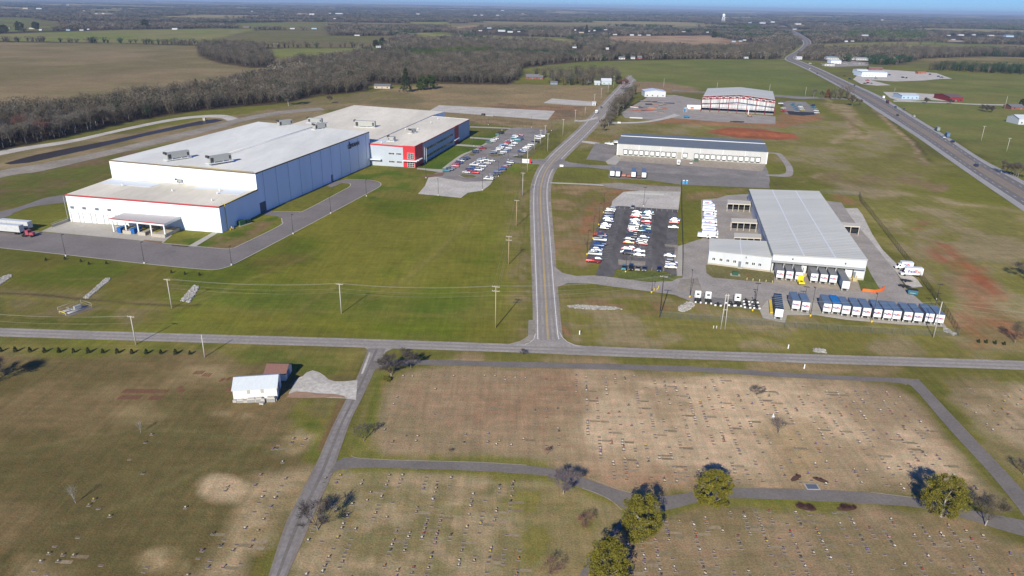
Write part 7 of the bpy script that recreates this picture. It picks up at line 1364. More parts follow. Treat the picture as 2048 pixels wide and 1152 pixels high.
for rn, ps, cs in rows_:
    for i, ((px, py), c) in enumerate(zip(ps, cs)):
        cn, cm_ = cols_[c]; B = gp(px + rk.uniform(-1, 1), py + rk.uniform(-.5, .5)); e = empty('steel_stack', (B.x, B.y, .05), R(rk.uniform(-25, 12))); nb = rk.choice((3, 4, 5)); L = rk.uniform(1.8, 4.2); hh_ = rk.uniform(.5, 1.3)
        for k in range(nb):
            mb = MB(); y = (k - nb / 2) * .75; x = rk.uniform(-.8, .8); z = .2 + rk.random() * hh_ * (k % 2); mb.box(x - L, x + L, y, y + .28, z, z + .06); mb.box(x - L, x + L, y + .11, y + .17, z + .06, z + .45); mb.box(x - L, x + L, y, y + .28, z + .45, z + .51); mb.build('beam', cm_ if k % 2 == 0 else cols_[(c + k) % 5][1], e)
        mb = MB(); mb.box(-L * .7, -L * .7 + .2, -nb * .4, nb * .4, 0, .197); mb.build('skid', woody, e); mb = MB(); mb.box(L * .6, L * .6 + .2, -nb * .4, nb * .4, 0, .197); mb.build('skid', woody, e)
        tag(e, '%s steel beam stack, %s, %s from the left' % (cn, rn, 'first' if i == 0 else ORD[i + 1]), 'beams', 'stacks of steel in the yard')
# monument in the upper lawn
B = gp(1546, 834); e = empty('monument', (B.x, B.y, 0)); mb = MB(); mb.box(-1.1, 1.1, -1.1, 1.1, 0, .25); mb.build('base', conc, e); mb = MB(); mb.box(-.5, .5, -.5, .5, .253, 1.1); mb.build('pedestal', whitet, e)
mb = MB(); mb.tube((0, 0, 1.103), (0, 0, 2.1), .26, .16, n=10); mb.tube((0, 0, 2.1), (0, 0, 2.2), .16, .12, n=10); mb.tube((0, 0, 2.2), (0, 0, 2.45), .12, .10, n=10); mb.tube((-.5, .0, 1.9), (.5, 0, 1.9), .08, n=6); mb.build('statue', whitet, e); e.scale = (.5, .5, .45); tag(e, 'small pale statue with outstretched arms on a plinth in the upper lawn', 'statue')
B = gp(1624, 975); boxes('flat_tablet', 1624, 974, [('slab', mat('tablet_slate', (.12, .13, .16), .5), [(-1.2, 1.2, -.8, .8, 0, .12)]), ('border', conc, [(-1.5, 1.5, -1.1, 1.1, 0, .06)])], 'dark flat tablet beside the loop drive between the beds', 'tablet', 0, .02)
# ================= trees =================
bark = mat('bark_grey', (.22, .19, .16), .9, var=.2, scale=2); barkp = mat('bark_pale', (.34, .31, .275), .9, var=.15, scale=2)
twig = mat('twigs_brown', (.112, .092, .066), .95, var=.2, scale=.2); twigd = mat('twigs_dark', (.085, .072, .068), .95); twigr = mat('twigs_reddish', (.17, .085, .07), .95); twigg = mat('twigs_pale', (.15, .132, .108), .95)
def leafmat(name, c):
    m = mat(name, c, .75, var=.35, scale=.9, spec=.2, var2=.2); return m
leafh = leafmat('holly_leaves', (.165, .145, .020)); leafc = leafmat('cedar_needles', (.038, .050, .018)); leafp = leafmat('pine_needles', (.055, .085, .025)); leafy = leafmat('shrub_leaves', (.16, .15, .03))
def blade(mb, a, b, w, rs, mi=0):
    d = b - a; s = Vector((rs.uniform(-1, 1), rs.uniform(-1, 1), rs.uniform(-1, 1))).cross(d)
    if s.length < 1e-6: return
    s = s.normalized() * w; k = len(mb.v); mb.v += [tuple(a - s), tuple(a + s), tuple(b)]; mb.f.append([k, k + 1, k + 2]); mb.m.append(mi); mb.sm.append(False)
def bare_tree(seed, H, spread, twigs=900, tw=.035, tl=1.3, low=.22, upr=.5):
    """trunk mesh builder and crown mesh builder of a leafless tree of height H"""
    rs = random.Random(seed); T = MB(); Cn = MB(); th = H * rs.uniform(low, low + .1); r0_ = H * .016
    top = Vector((rs.uniform(-.3, .3), rs.uniform(-.3, .3), th)); T.tube((0, 0, -.2), top, r0_ * 1.3, r0_, n=6); tips = []
    def grow(p, d, L, r, lv):
        seg = 2; q = p
        for i in range(seg):
            d = (d + Vector((rs.uniform(-.22, .22), rs.uniform(-.22, .22), rs.uniform(-.08, .2) * upr))).normalized(); n = q + d * (L / seg); r2 = r * .72
            Cn.tube(q, n, r, r2, n=4 if lv < 2 else 3, smooth=False); q = n; r = r2; tips.append((q, d, lv))
        if lv < 3:
            for i in range(rs.choice((2, 3, 3)) if lv else 3):
                dd = (d + Vector((rs.uniform(-1, 1) * spread, rs.uniform(-1, 1) * spread, rs.uniform(-.15, .55)))).normalized(); grow(q, dd, L * rs.uniform(.6, .85), r * .75, lv + 1)
    nl = rs.choice((4, 5))
    for i in range(nl):
        a = 2 * math.pi * (i + rs.random() * .6) / nl; d = Vector((math.cos(a) * spread, math.sin(a) * spread, rs.uniform(.7, 1.3))).normalized(); grow(top, d, H * .27, r0_ * .6, 0)
    grow(top, Vector((0, 0, 1)), H * .3, r0_ * .8, 0)
    for i in range(twigs):
        p, d, lv = rs.choice(tips); 
        dd = (d * .5 + Vector((rs.uniform(-1, 1), rs.uniform(-1, 1), rs.uniform(-.3, 1.0)))).normalized(); blade(Cn, p + dd * rs.uniform(0, .4), p + dd * tl * rs.uniform(.5, 1.3), tw, rs)
    z = max(v[2] for v in Cn.v); s = H / z
    for M_ in (T, Cn): M_.v = [(v[0] * s, v[1] * s, v[2] * s) for v in M_.v]
    return T, Cn
def raw_mesh(mb, name, m):
    me = bpy.data.meshes.new(name); me.from_pydata(mb.v, [], mb.f); me.materials.append(m); me.update(); return me
def leaf_tree(seed, H, Rr, m, shape='round', n=5200, ls=.2, trunkm=None, skirt=.12):
    rs = random.Random(seed); T = MB(); T.tube((0, 0, -.2), (0, 0, H * .5), H * .03, H * .015, n=7)
    for i in range(6): a = rs.random() * 6.28; T.tube((0, 0, H * (.12 + .07 * i)), (math.cos(a) * Rr * .6, math.sin(a) * Rr * .6, H * (.3 + .09 * i)), H * .009, H * .003, n=4)
    Cn = MB(); cl = []
    for i in range(95 if shape == 'round' else 150):
        if shape == 'round':
            z = rs.uniform(skirt, 1) ; rad = math.sqrt(max(0, 1 - ((z - .48) / .54) ** 2)) * Rr
        elif shape == 'cone': z = rs.uniform(.04, 1); rad = Rr * (1 - z) ** .8 + .1
        else: z = rs.uniform(.06, 1); rad = Rr * math.sqrt(max(0, 1 - ((z - .42) / .6) ** 2))
        a = rs.random() * 6.283; q = rad * rs.uniform(.55, 1.08); cl.append((Vector((math.cos(a) * q, math.sin(a) * q, z * H)), rs.uniform(.4, 1.15) * Rr * .27))
    for i in range(n):
        c, cr = cl[i % len(cl)]; d = Vector((rs.gauss(0, 1), rs.gauss(0, 1), rs.gauss(0, .8))); d = d.normalized() * cr * rs.random() ** .4; p = c + d; s = ls * rs.uniform(.6, 1.4)
        x = Vector((rs.uniform(-1, 1), rs.uniform(-1, 1), rs.uniform(-.6, .6))).normalized() * s; y = x.cross(Vector((rs.uniform(-1, 1), rs.uniform(-1, 1), rs.uniform(-1, 1)))).normalized() * s * .6
        k = len(Cn.v); Cn.v += [tuple(p - x), tuple(p + y), tuple(p + x), tuple(p - y)]; Cn.f.append([k, k + 1, k + 2, k + 3]); Cn.m.append(0); Cn.sm.append(False)
    return T, Cn
_TP = {}
def tree(key, mk, tm, cm, px, py, label, group=None, cat='tree', name='bare_tree', sc=1.0, rz=None, loc=None):
    if key not in _TP:
        T, Cn = mk(); _TP[key] = (raw_mesh(T, 'trunk', tm), raw_mesh(Cn, 'crown', cm))
    a, b = _TP[key]; p = gp(px, py) if loc is None else loc; e = empty(name, (p.x, p.y, 0), rt_.uniform(0, 6.28) if rz is None else rz, sc); link('trunk', a, e); link('crown', b, e); tag(e, label, cat, group); return e
rt_ = random.Random(17)
# cemetery evergreens
for i, (px, py, ty, wd, lb) in enumerate(((1424, 1013, 946, 7.6, 'yellowish green rounded evergreen on the upper edge of the loop drive'), (1277, 1078, 995, 8.2, 'yellowish green evergreen at the fork of the cemetery drives'), (1213, 1168, 1085, 8.0, 'yellowish green evergreen cut by the bottom edge beside the lower drive'), (1882, 1033, 955, 8.6, 'tall rounded evergreen with pale trunk at the right end of the loop drive'))):
    B = gp(px, py); Hh = hgt(B, ty); tree(('hol', i), lambda: leaf_tree(40 + i, Hh, wd * .46, leafh, n=15000, ls=.13, skirt=.16), barkp, leafh, px, py, lb, 'rounded evergreens by the cemetery drives', name='evergreen_tree')
# bare specimen trees
for i, (px, py, ty, sp, m, lb, tws) in enumerate(((1126, 988, 932, 1.0, mat('twigs_mauve', (.16, .13, .135), .95), 'broad bare tree with dark twigs beside the loop drive', 2600), (1970, 1051, 985, 1.0, twig, 'bare grey tree right of the big evergreen', 2200), (783, 752, 706, 1.0, twigd, 'spreading bare tree at the cemetery entrance by the yellow shrubs', 3200), (822, 737, 699, .9, twigd, 'bare tree right of the spreading tree at the entrance', 2400),
        (805, 711, 693, .7, twig, 'small bare tree on the verge above the cemetery entrance', 600), (1046, 711, 695, .7, twigd, 'small bare tree on the verge below the junction', 600), (729, 882, 841, .9, twigd, 'bare young tree left in the upper lawn, leaning shade', 700), (636, 1060, 998, .9, twigd, 'bare tree by the main cemetery drive', 2000),
        (1514, 792, 765, .9, twig, 'bare low tree alone in the upper right lawn', 800), (1556, 868, 832, .6, twigd, 'narrow bare tree below the statue in the upper lawn', 500), (1093, 912, 893, .6, twigr, 'tiny reddish bare tree above the loop drive', 240), (901, 907, 897, .6, twig, 'tiny bare sapling above the loop drive', 140),
        (2030, 686, 640, .9, twig, 'bare tree on the cross road verge at the right edge', 1300), (2050, 560, 515, .8, twigd, 'dark bare tree cut by the right edge beside the field', 1200), (-30, 776, 700, .9, twigd, 'bare tree beyond the left edge throwing a shadow', 3500), (1208, 262, 245, .9, twigd, 'small dark bare tree at the near end of the roadside row', 500),
        (1644, 197, 180, .6, twig, 'bare tree in the hedge beside the parking by the hall', 500), (1900, 208, 196, 1.0, twigd, 'round bare tree right of the clapboard building', 900), (1853, 207, 194, 1.0, twigd, 'round bare tree by the clapboard building', 900),
        (1964, 222, 208, 1.0, twigd, 'round bare tree, left of the touching three', 900), (1974, 224, 208, 1.0, twigd, 'round bare tree, middle of the touching three', 900), (1984, 225, 210, 1.0, twigd, 'round bare tree, right of the touching three', 900), (1704, 212, 187, .8, twig, 'leafless tree at the road hedge near the highway', 900), (1720, 211, 196, .7, twig, 'small leafless tree touching the highway fence', 400),
        (1627, 194, 176, .5, twigg, 'pale thin tree behind the parking by the hall', 400), (1171, 493, 474, .5, twig, 'slim bare sapling left of the depot car park', 120), (705, 828 + 1000, 10, .5, twig, '', 1), (1246, 180, 152, .8, twigr, 'tall reddish bare tree behind the dark evergreen by the farmhouse', 900), (577, 212, 168, .8, twigg, 'pale trunked tree standing out at the end of the wood', 1400), (660, 207, 187, .8, twig, 'low bare tree before the brown field', 500))):
    if not lb: continue
    B = gp(px, py); Hh = hgt(B, ty); tree(('sp', i), lambda: bare_tree(100 + i, Hh, sp, tws if py > 300 else int(tws * 2.2), (.034 if i != 0 else .03) if py > 600 else (.06 if py > 300 else .10), max(.7, Hh * .16), low=.12), barkp if m is twigg or i in (0, 1, 2) else bark, m, px, py, lb, None)
for i, (px, py, ty, lb) in enumerate(((152, 1006, 965, 'very pale slender sapling in the left lawn'), (281, 865, 838, 'pale slender sapling higher in the left lawn'))):
    B = gp(px, py); Hh = hgt(B, ty); tree(('sap', i), lambda: bare_tree(160 + i, Hh, .16, 200, .009, Hh * .28, low=.15, upr=1.5), barkp, mat('twigs_white', (.34, .32, .29), .9), px, py, lb, 'pale saplings in the left lawn', name='sapling')
# shrubs
def shrub(seed, H, Rr, n=500, m=None): 
    T, Cn = leaf_tree(seed, H, Rr, leafy, 'round', n, .10, skirt=.02); return T, Cn
for i, (px, py, ty, r_, m, lb, n) in enumerate(((1170, 1058, 1027, 1.3, twigr, 'reddish brown shrub in the turf left of the lower drive', 0), (1103, 1150, 1110, 1.7, twigr, 'brown bare shrub at the bottom edge left of the lower drive', 0), (2046, 950, 915, 1.6, twigd, 'dark bare shrub at the right edge beside the east drive', 0))):
    B = gp(px, py); Hh = hgt(B, ty); tree(('shr', i), lambda: bare_tree(200 + i, Hh, .8, 1500, .016, .6, low=.05), bark, m, px, py, lb, None, 'shrub', 'shrub')
for i, (px, py) in enumerate(((769, 760), (776, 762))): tree(('ysh',), lambda: shrub(5, 1.3, .8, 1400), bark, leafy, px, py, 'yellow green shrub at the foot of the entrance trees, ' + ['left', 'right'][i] + ' one', 'yellow shrubs at the cemetery entrance', 'shrub', 'shrub')
beds = ((1592, 957, 11, 5.5, .35), (1641, 961, 17, 4, -.3), (1612, 1016, 22, 6, -.18), (1693, 1018, 20, 5, .02)); mulch = mat('mulch', (.10, .055, .04), .95, var=.25, scale=2)
for i, (px, py, rx, ry, sl_) in enumerate(beds):
    sheet('planting_bed', [(px + x * math.cos(sl_) - 0, py + y + x * sl_ * -1.0) for x, y in ell(0, 0, rx, ry)], .03, mulch)
k = 0
for px, py, s in ((1599, 1014, 1.3), (1607, 1016, 1.1), (1615, 1018, 1.2), (1624, 1019, 1.3), (1683, 1018, 1.0), (1692, 1018, 1.1), (1700, 1018, 1.1), (1706, 1017, .9), (1594, 953, .6), (1634, 957, .5), (1642, 960, .5)):
    k += 1; tree(('bsh',), lambda: bare_tree(77, 1.0, 1.3, 900, .014, .35, low=.03), bark, mat('twigs_maroon', (.075, .03, .03), .9), px, py, 'low maroon shrub in a mulch bed by the loop drive, %s counted from lower left' % ['', 'first', 'second', 'third', 'fourth', 'fifth', 'sixth', 'seventh', 'eighth', 'ninth', 'tenth', 'last'][k], 'maroon shrubs in the mulch beds', 'shrub', 'shrub', sc=s)
for i in range(14):
    px = 2 + i * 29.1; tree(('cyp', i % 3), lambda: leaf_tree(60 + i, 1.5, .55, leafc, 'cone', 420, .13), bark, leafc, px, 703 + i * .45, 'dark small conifer in the line below the cross road, %s from the left' % ('first' if i == 0 else ORD[i + 1]), 'young conifers below the cross road', 'shrub', 'young_conifer', sc=rt_.uniform(.85, 1.15))
for i, (px, py) in enumerate(((92, 521), (130, 519), (162, 524), (178, 529), (213, 528), (343, 546), (370, 549), (399, 551))):
    tree(('cyp', i % 3), None, bark, leafc, px, py, 'dark little conifer on the bank below the plant drive, %s from the left' % ('first' if i == 0 else ORD[i + 1]), 'young conifers on the plant bank', 'shrub', 'young_conifer', sc=.8)
for i, (px, py) in enumerate(((1972, 686), (1990, 688), (2008, 690), (1957, 685))): tree(('cyp', i % 3), None, bark, twigd, px, py, 'thin sapling on the verge near the depot corner, %s of four' % ['second', 'third', 'last', 'first'][i], 'thin saplings near the depot corner', 'shrub', 'sapling', sc=.8)
# groups of evergreens in the middle distance
ev = [(812, 184, 137, 'cone', 1.0, 'tall dark conifer left of the evergreen group before the wood', leafc), (845, 180, 153, 'round', 1.0, 'dark rounded conifer in the middle of the group', leafp), (862, 178, 151, 'round', 1.1, 'dark rounded conifer right of the group', leafp), (1237, 168, 153, 'round', 1.1, 'dark evergreen by the farmhouse', leafc), (702, 168, 143, 'round', .8, 'dark cedar at the edge of the wood', leafc), (510, 152, 142, 'round', .8, 'dark cedar in the belt of trees', leafc), (392, 168, 158, 'cone', .6, 'small cedar at the field corner', leafc),
      (8, 66, 50, 'round', 1.6, 'large dark round tree at the left edge of the far field', leafc), (40, 63, 43, 'round', 1.1, 'dark umbrella shaped tree among far left houses', leafc), (72, 58, 44, 'round', 1.2, 'dark spreading tree right of the far left houses', leafc), (290, 57, 39, 'round', 1.0, 'tall dark pine at the far wood edge', leafc), (752, 94, 80, 'round', 1.0, 'dark cedar beside the small garage, left', leafc), (765, 92, 76, 'round', .9, 'dark cedar beside the small garage, right', leafc),
      (686, 119, 107, 'cone', 1, 'dark cone shaped cedar behind the pale track', leafc), (1173, 66, 48, 'cone', .9, 'dark pine by the pale lane', leafc), (1228, 118, 107, 'round', 1, 'dark cedar left of the white house beyond the field', leafc), (1256, 117, 108, 'round', 1, 'dark cedar between the two white houses', leafc), (1322, 117, 102, 'round', 1, 'dark pine at the far field edge, left pair', leafc), (1330, 117, 105, 'round', 1, 'dark pine at the far field edge, right pair', leafc), (1352, 117, 105, 'cone', 1.2, 'broad dark pine at the far field edge', leafc), (1367, 117, 107, 'round', 1, 'round dark cedar at the far field edge', leafc), (1500, 118, 105, 'cone', .9, 'dark cedar by the grey shed', leafc), (1428, 75, 64, 'round', 1.1, 'dark pine on the striped field top edge', leafc),
      (1655, 196, 178, 'cone', 1.2, 'rusty brown leafed tree in the hedge beside the parking', mat('rusty_leaves', (.17, .085, .04), .9, var=.3, scale=1)), (2045, 213, 198, 'round', 1, 'dark evergreen by the red brick house', leafc)]
for i, (px, py, ty, shp, w_, lb, m) in enumerate(ev):
    B = gp(px, py); Hh = min(hgt(B, ty), 30); far_ = max(1, B.y / 900); tree(('ev', i), lambda: leaf_tree(300 + i, Hh, Hh * (.28 if shp == 'cone' else .42) * w_, m, shp, 7000 if B.y < 1000 else 2600, .40 * far_), bark, m, px, py, lb, None, name='evergreen_tree')
# ---- woods: positions ----
def inpoly(P, x, y):
    ins = np.zeros(len(x), bool)
    for a in range(len(P)):
        x0, y0 = P[a]; x1, y1 = P[(a + 1) % len(P)]; c = ((y0 > y) != (y1 > y)); c &= x < (x1 - x0) * (y - y0) / (y1 - y0 if y1 != y0 else 1e-9) + x0; ins ^= c
    return ins
wp_ = lambda poly: np.array([tuple(gp(*p))[:2] for p in poly])
WOODS = [wp_(p) for p in (
 [(-300, 345), (-60, 316), (0, 297), (60, 287), (120, 274), (180, 260), (240, 246), (300, 235), (350, 227), (400, 220), (450, 215), (520, 209), (580, 203), (600, 196), (640, 190), (690, 186), (735, 180), (720, 160), (690, 140), (640, 140), (560, 156), (480, 170), (400, 184), (300, 197), (200, 213), (100, 223), (0, 230), (-100, 245), (-300, 280)],
 [(620, 146), (690, 121), (760, 110), (840, 94), (900, 87), (1050, 94), (1160, 98), (1250, 97), (1440, 99), (1520, 96), (1560, 90), (1590, 94), (1562, 115), (1480, 114), (1400, 115), (1300, 116), (1250, 116), (1180, 120), (1100, 128), (1045, 135), (1035, 160), (1015, 167), (950, 167), (870, 164), (800, 168), (745, 162), (700, 180), (660, 160)],
 [(400, 112), (394, 96), (440, 90), (500, 92), (528, 96), (532, 105), (548, 118), (540, 134), (500, 133), (440, 124), (405, 112)],
 [(1740, 102), (1850, 101), (1980, 105), (2300, 111), (2300, 124), (1960, 112), (1900, 115), (1850, 116), (1790, 118), (1745, 108)],
 [(1855, 141), (1930, 144), (2048, 150), (2300, 157), (2300, 150), (2048, 143), (1870, 136)],
 [(1612, 101), (1650, 105), (1740, 108), (1760, 115), (1700, 114), (1640, 113), (1606, 112)],
 [(560, 135), (600, 122), (660, 124), (690, 128), (700, 140), (640, 142), (600, 140)])]
SPARSE = [(wp_([(1040, 169), (1040, 164), (1100, 162), (1200, 163), (1230, 158), (1225, 171), (1150, 172)]), 9), (wp_([(1060, 152), (1220, 148), (1245, 154), (1235, 160), (1200, 159), (1080, 158)]), 11), (wp_([(1660, 98), (1735, 86), (1800, 88), (1900, 90), (1850, 97), (1740, 99)]), 60)]
FIELDS = [wp_(p[0]) for p in PATCH[1:22]] 
NEARL = wp_(PATCH[0][0]); HWYP = [(A_, B_) for A_, B_ in zip(HL[:10], HR[:10])]
HPOS = [(o.location.x, o.location.y) for o in COL.objects if o.type == 'EMPTY' and o.parent is None and o.get('category') in ('house', 'showroom', 'barn', 'shed', 'shop', 'store', 'building') and o.location.y > 600]
def rowpts(a, b, n, j=3): return [(gp(*a).lerp(gp(*b), (i + .5) / n) + Vector((rt_.uniform(-j, j), rt_.uniform(-j, j), 0))) for i in range(n)]
rg_ = np.random.RandomState(11); pts = []
# near woods on a jittered grid
for P in WOODS:
    x0, y0 = P.min(0); x1, y1 = P.max(0); sp = 7.6
    gx, gy = np.meshgrid(np.arange(x0, x1, sp), np.arange(y0, y1, sp)); gx = gx.ravel() + rg_.uniform(-3.4, 3.4, gx.size); gy = gy.ravel() + rg_.uniform(-3.4, 3.4, gy.size)
    k = inpoly(P, gx, gy); r = np.hypot(gx, gy); k &= rg_.rand(len(gx)) < np.clip(900 / r, .25, 1); pts.append(np.stack([gx[k], gy[k]], 1))
for P, sp in SPARSE:
    x0, y0 = P.min(0); x1, y1 = P.max(0); gx, gy = np.meshgrid(np.arange(x0, x1, sp), np.arange(y0, y1, sp)); gx = gx.ravel() + rg_.uniform(-sp * .45, sp * .45, gx.size); gy = gy.ravel() + rg_.uniform(-sp * .45, sp * .45, gy.size); k = inpoly(P, gx, gy); pts.append(np.stack([gx[k], gy[k]], 1))
RX = []
for a, b, n, j in (((300, 90), (386, 91), 8, 4), ((540, 96), (640, 96), 12, 4), ((655, 96), (745, 96), 6, 4), ((760, 95), (800, 80), 10, 8), ((1208, 256), (1220, 243), 5, 3), ((1220, 243), (1246, 213), 16, 4), ((1224, 236), (1262, 195), 18, 4), ((1250, 207), (1268, 188), 9, 3), ((1655, 197), (1700, 199), 8, 3), ((520, 61), (655, 61), 26, 8), ((1735, 97), (1790, 100), 10, 8), ((2000, 345), (2050, 358), 7, 2)):
    RX += [(p.x, p.y) for p in rowpts(a, b, n, j)]
pts.append(np.array(RX)); NEAR = np.concatenate(pts)
# the woods behind
th_ = rg_.uniform(-R(44), R(44), 90000); rr_ = np.exp(rg_.uniform(math.log(900), math.log(16000), 90000)); fx_, fy_ = rr_ * np.sin(th_), rr_ * np.cos(th_)
keep = np.ones(len(fx_), bool)
keep &= ~inpoly(NEARL, fx_, fy_)
for P in FIELDS + WOODS: keep &= ~inpoly(P, fx_, fy_)
clear = fbm(fx_ / 900 + 9, fy_ / 420 + 3, 4); keep &= ~((clear > .575) & (rr_ > 2600))
for P in [np.array([tuple(gp(*q))[:2] for q in ([(p[0] - 4, p[1]) for p in HL[:11]] + [(p[0] + 4, p[1] + 1) for p in HR[:11]][::-1])])]: keep &= ~inpoly(P, fx_, fy_)
FARP = np.stack([fx_[keep], fy_[keep]], 1)
def clear_houses(Q):
    k = np.ones(len(Q), bool)
    for hx, hy in HPOS:
        r = math.hypot(hx, hy); d = Q - np.array([hx, hy]); u = np.array([hx, hy]) / r; al = d @ u; ac = np.abs(d @ np.array([u[1], -u[0]]) - r * .004)
        k &= ~((al > -15 * r / 98) & (al < 12) & (ac < 6 + r * .006))
    return Q[k]
NEAR = clear_houses(NEAR); FARP = clear_houses(FARP)
d_ = np.hypot(NEAR[:, 0], NEAR[:, 1]); o_ = np.argsort(d_); NEAR = NEAR[o_]
NI = 292
KINDS = [('wa', 12.5, .75, twig), ('wb', 14.5, .65, twigg), ('wc', 11.5, .85, twigd), ('wd', 15.5, .6, twig), ('we', 10.5, .9, twig), ('wf', 13.5, .7, twigr)]
KD = {'wa': 'grey brown', 'wb': 'pale trunked', 'wc': 'dark', 'wd': 'tall grey brown', 'we': 'low spreading', 'wf': 'reddish brown'}
nW = 0
SEGN = ((60, 'at the left edge'), (170, 'before the pond left end'), (280, 'behind the pond left half'), (380, 'behind the pond right half'), (470, 'past the pond end'), (560, 'by the track bend'), (700, 'right end of the belt'), (1225, 'near end'), (1245, 'middle'), (1300, 'far end'), (9999, 'at the edge'))
seg = lambda x: next(n_ for l_, n_ in SEGN if x < l_)
_nl = {}
def nlab(a, b): _nl[(a, b)] = _nl.get((a, b), 0) + 1; k_ = _nl[(a, b)]; return '%s, %s, %s nearest' % (a, b, '%d%s' % (k_, {1: 'st', 2: 'nd', 3: 'rd'}.get(k_ if k_ < 20 else k_ % 10, 'th')))
for i in range(min(NI, len(NEAR))):
    x, y = NEAR[i]; j = int(rg_.choice(6, p=[.28, .22, .14, .17, .15, .04])); nm_, H_, sp_, m_ = KINDS[j]
    q = proj((x, y, 0)); where = 'in the belt' if q[0] < 700 else ('in the row along the county road' if q[0] < 1300 else 'near the highway')
    tree((nm_,), lambda: bare_tree(500 + j, H_, sp_, 1500, .055, 1.9, low=.2), barkp if j in (1, 3) else bark, m_, 0, 0, nlab(KD[nm_] + ' bare tree ' + where, seg(q[0])), 'bare trees of the nearest woods', loc=Vector((x, y, 0)), sc=rt_.uniform(.9, 1.35) * (.62 if q[0] > 1100 else 1)); nW += 1
# everything behind them: one mass of leafless woodland
def fan(seed, nb, ntw, w):
    rs = np.random.RandomState(seed); V = []
    for i in range(nb):
        a = rs.rand() * 6.283; sp = rs.rand() ** .6 * .36; z0 = rs.uniform(0, .3); b = np.array([math.cos(a) * .03, math.sin(a) * .03, z0]); t = np.array([math.cos(a) * sp, math.sin(a) * sp, 1 - sp * .9 - rs.rand() * .12]); s = np.array([-math.sin(a + rs.rand()), math.cos(a + rs.rand()), 0]) * w; V += [b - s, b + s, t]
    for i in range(ntw):
        a = rs.rand() * 6.283; q = rs.rand() ** .5 * .34; z = .42 + .5 * rs.rand() * (1 - q); c = np.array([math.cos(a) * q, math.sin(a) * q, z]); d = rs.randn(3); d /= np.linalg.norm(d); d[2] = abs(d[2]); s = np.cross(d, rs.randn(3)); s /= np.linalg.norm(s) + 1e-9; V += [c - s * w * 1.2, c + s * w * 1.2, c + d * .2]
    return np.array(V)
def wood_mass(name, Q, hts, wid, nb, ntw, w, cols, label, mname):
    n = len(Q); Z = terrain(Q[:, 0], Q[:, 1]); var = [fan(k, nb, ntw, w) for k in range(8)]; out = np.empty((n, var[0].shape[0], 3), np.float32); rot = rg_.rand(n) * 6.283
    for k in range(8):
        s = np.arange(n) % 8 == k; V = var[k][None]; c, sn = np.cos(rot[s])[:, None], np.sin(rot[s])[:, None]
        out[s, :, 0] = (V[..., 0] * c - V[..., 1] * sn) * wid[s, None] + Q[s, 0, None]; out[s, :, 1] = (V[..., 0] * sn + V[..., 1] * c) * wid[s, None] + Q[s, 1, None]; out[s, :, 2] = V[..., 2] * hts[s, None] + Z[s, None]
    nv = out.shape[0] * out.shape[1]; me = bpy.data.meshes.new(name); me.vertices.add(nv); me.vertices.foreach_set('co', out.ravel()); me.loops.add(nv); me.loops.foreach_set('vertex_index', np.arange(nv, dtype=np.int32)); me.polygons.add(nv // 3); me.polygons.foreach_set('loop_start', np.arange(0, nv, 3, dtype=np.int32))
    at = me.color_attributes.new('tint', 'FLOAT_COLOR', 'POINT'); cc = np.ones((nv, 4), np.float32); cc[:, :3] = np.repeat(cols, out.shape[1], 0); at.data.foreach_set('color', cc.ravel()); me.update(calc_edges=True)
    m = bpy.data.materials.new(mname); m.use_nodes = True; nt_ = m.node_tree; b = nt_.nodes['Principled BSDF']; b.inputs['Roughness'].default_value = .95; b.inputs['Specular IOR Level'].default_value = .1; a = nt_.nodes.new('ShaderNodeAttribute'); a.attribute_name = 'tint'; nt_.links.new(a.outputs['Color'], b.inputs['Base Color']); me.materials.append(m)
    o = link(name, me); tag(o, label, 'woodland', None, 'stuff'); return o
def tree_cols(Q):
    n = len(Q); base = np.array([(.116, .096, .068), (.156, .134, .104), (.065, .060, .048), (.120, .094, .070), (.095, .086, .068)])[rg_.choice(5, n, p=[.36, .22, .14, .12, .16])] * rg_.uniform(.8, 1.2, (n, 1))
    g = fbm(Q[:, 0] / 420 + 70, Q[:, 1] / 260 + 30, 3); pr = np.where((g > .66) & (np.hypot(Q[:, 0], Q[:, 1]) > 1500), .75, .03); ev_ = rg_.rand(n) < pr; base[ev_] = np.array((.030, .055, .028)) * rg_.uniform(.8, 1.3, (ev_.sum(), 1))
    for poly in ([(825, 122), (975, 112), (980, 104), (900, 106), (820, 114)], [(1690, 78), (1850, 82), (1850, 66), (1700, 60)], [(1440, 62), (1520, 64), (1515, 54), (1440, 53)], [(1940, 66), (2100, 68), (2100, 56), (1940, 55)], [(1140, 44), (1215, 52), (1215, 40), (1140, 36)], [(1280, 57), (1310, 58), (1310, 50), (1280, 50)]):
        k = inpoly(wp_(poly), Q[:, 0], Q[:, 1]) & (rg_.rand(n) < .7); base[k] = np.array((.060, .085, .022)) * rg_.uniform(.8, 1.3, (k.sum(), 1))
    return base
Q = NEAR[NI:]; n = len(Q); print('TREES', len(NEAR), len(FARP), nW)
hh = rg_.uniform(11, 19, n); US = NEAR[np.hypot(NEAR[:, 0], NEAR[:, 1]) < 1100][::1]; US = US[(US[:, 0] < 60)] + rg_.uniform(-3, 3, (int((US[:, 0] < 60).sum()), 2)); uh = rg_.uniform(2.2, 5, len(US)); uc = np.array((.062, .050, .038)) * rg_.uniform(.6, 1.3, (len(US), 1)); wood_mass('undergrowth', US, uh, uh * rg_.uniform(1.3, 2.2, len(US)), 22, 60, .016, uc, 'brown leafless undergrowth filling the near woods', 'undergrowth_twigs'); wood_mass('woodland', Q, hh, hh * rg_.uniform(.8, 1.1, n), 34, 60, .010, tree_cols(Q), 'leafless grey brown woodland behind the nearest trees and around the fields', 'woodland_bark')
rQ = np.hypot(FARP[:, 0], FARP[:, 1]); n = len(FARP); hh = rg_.uniform(10, 17, n)
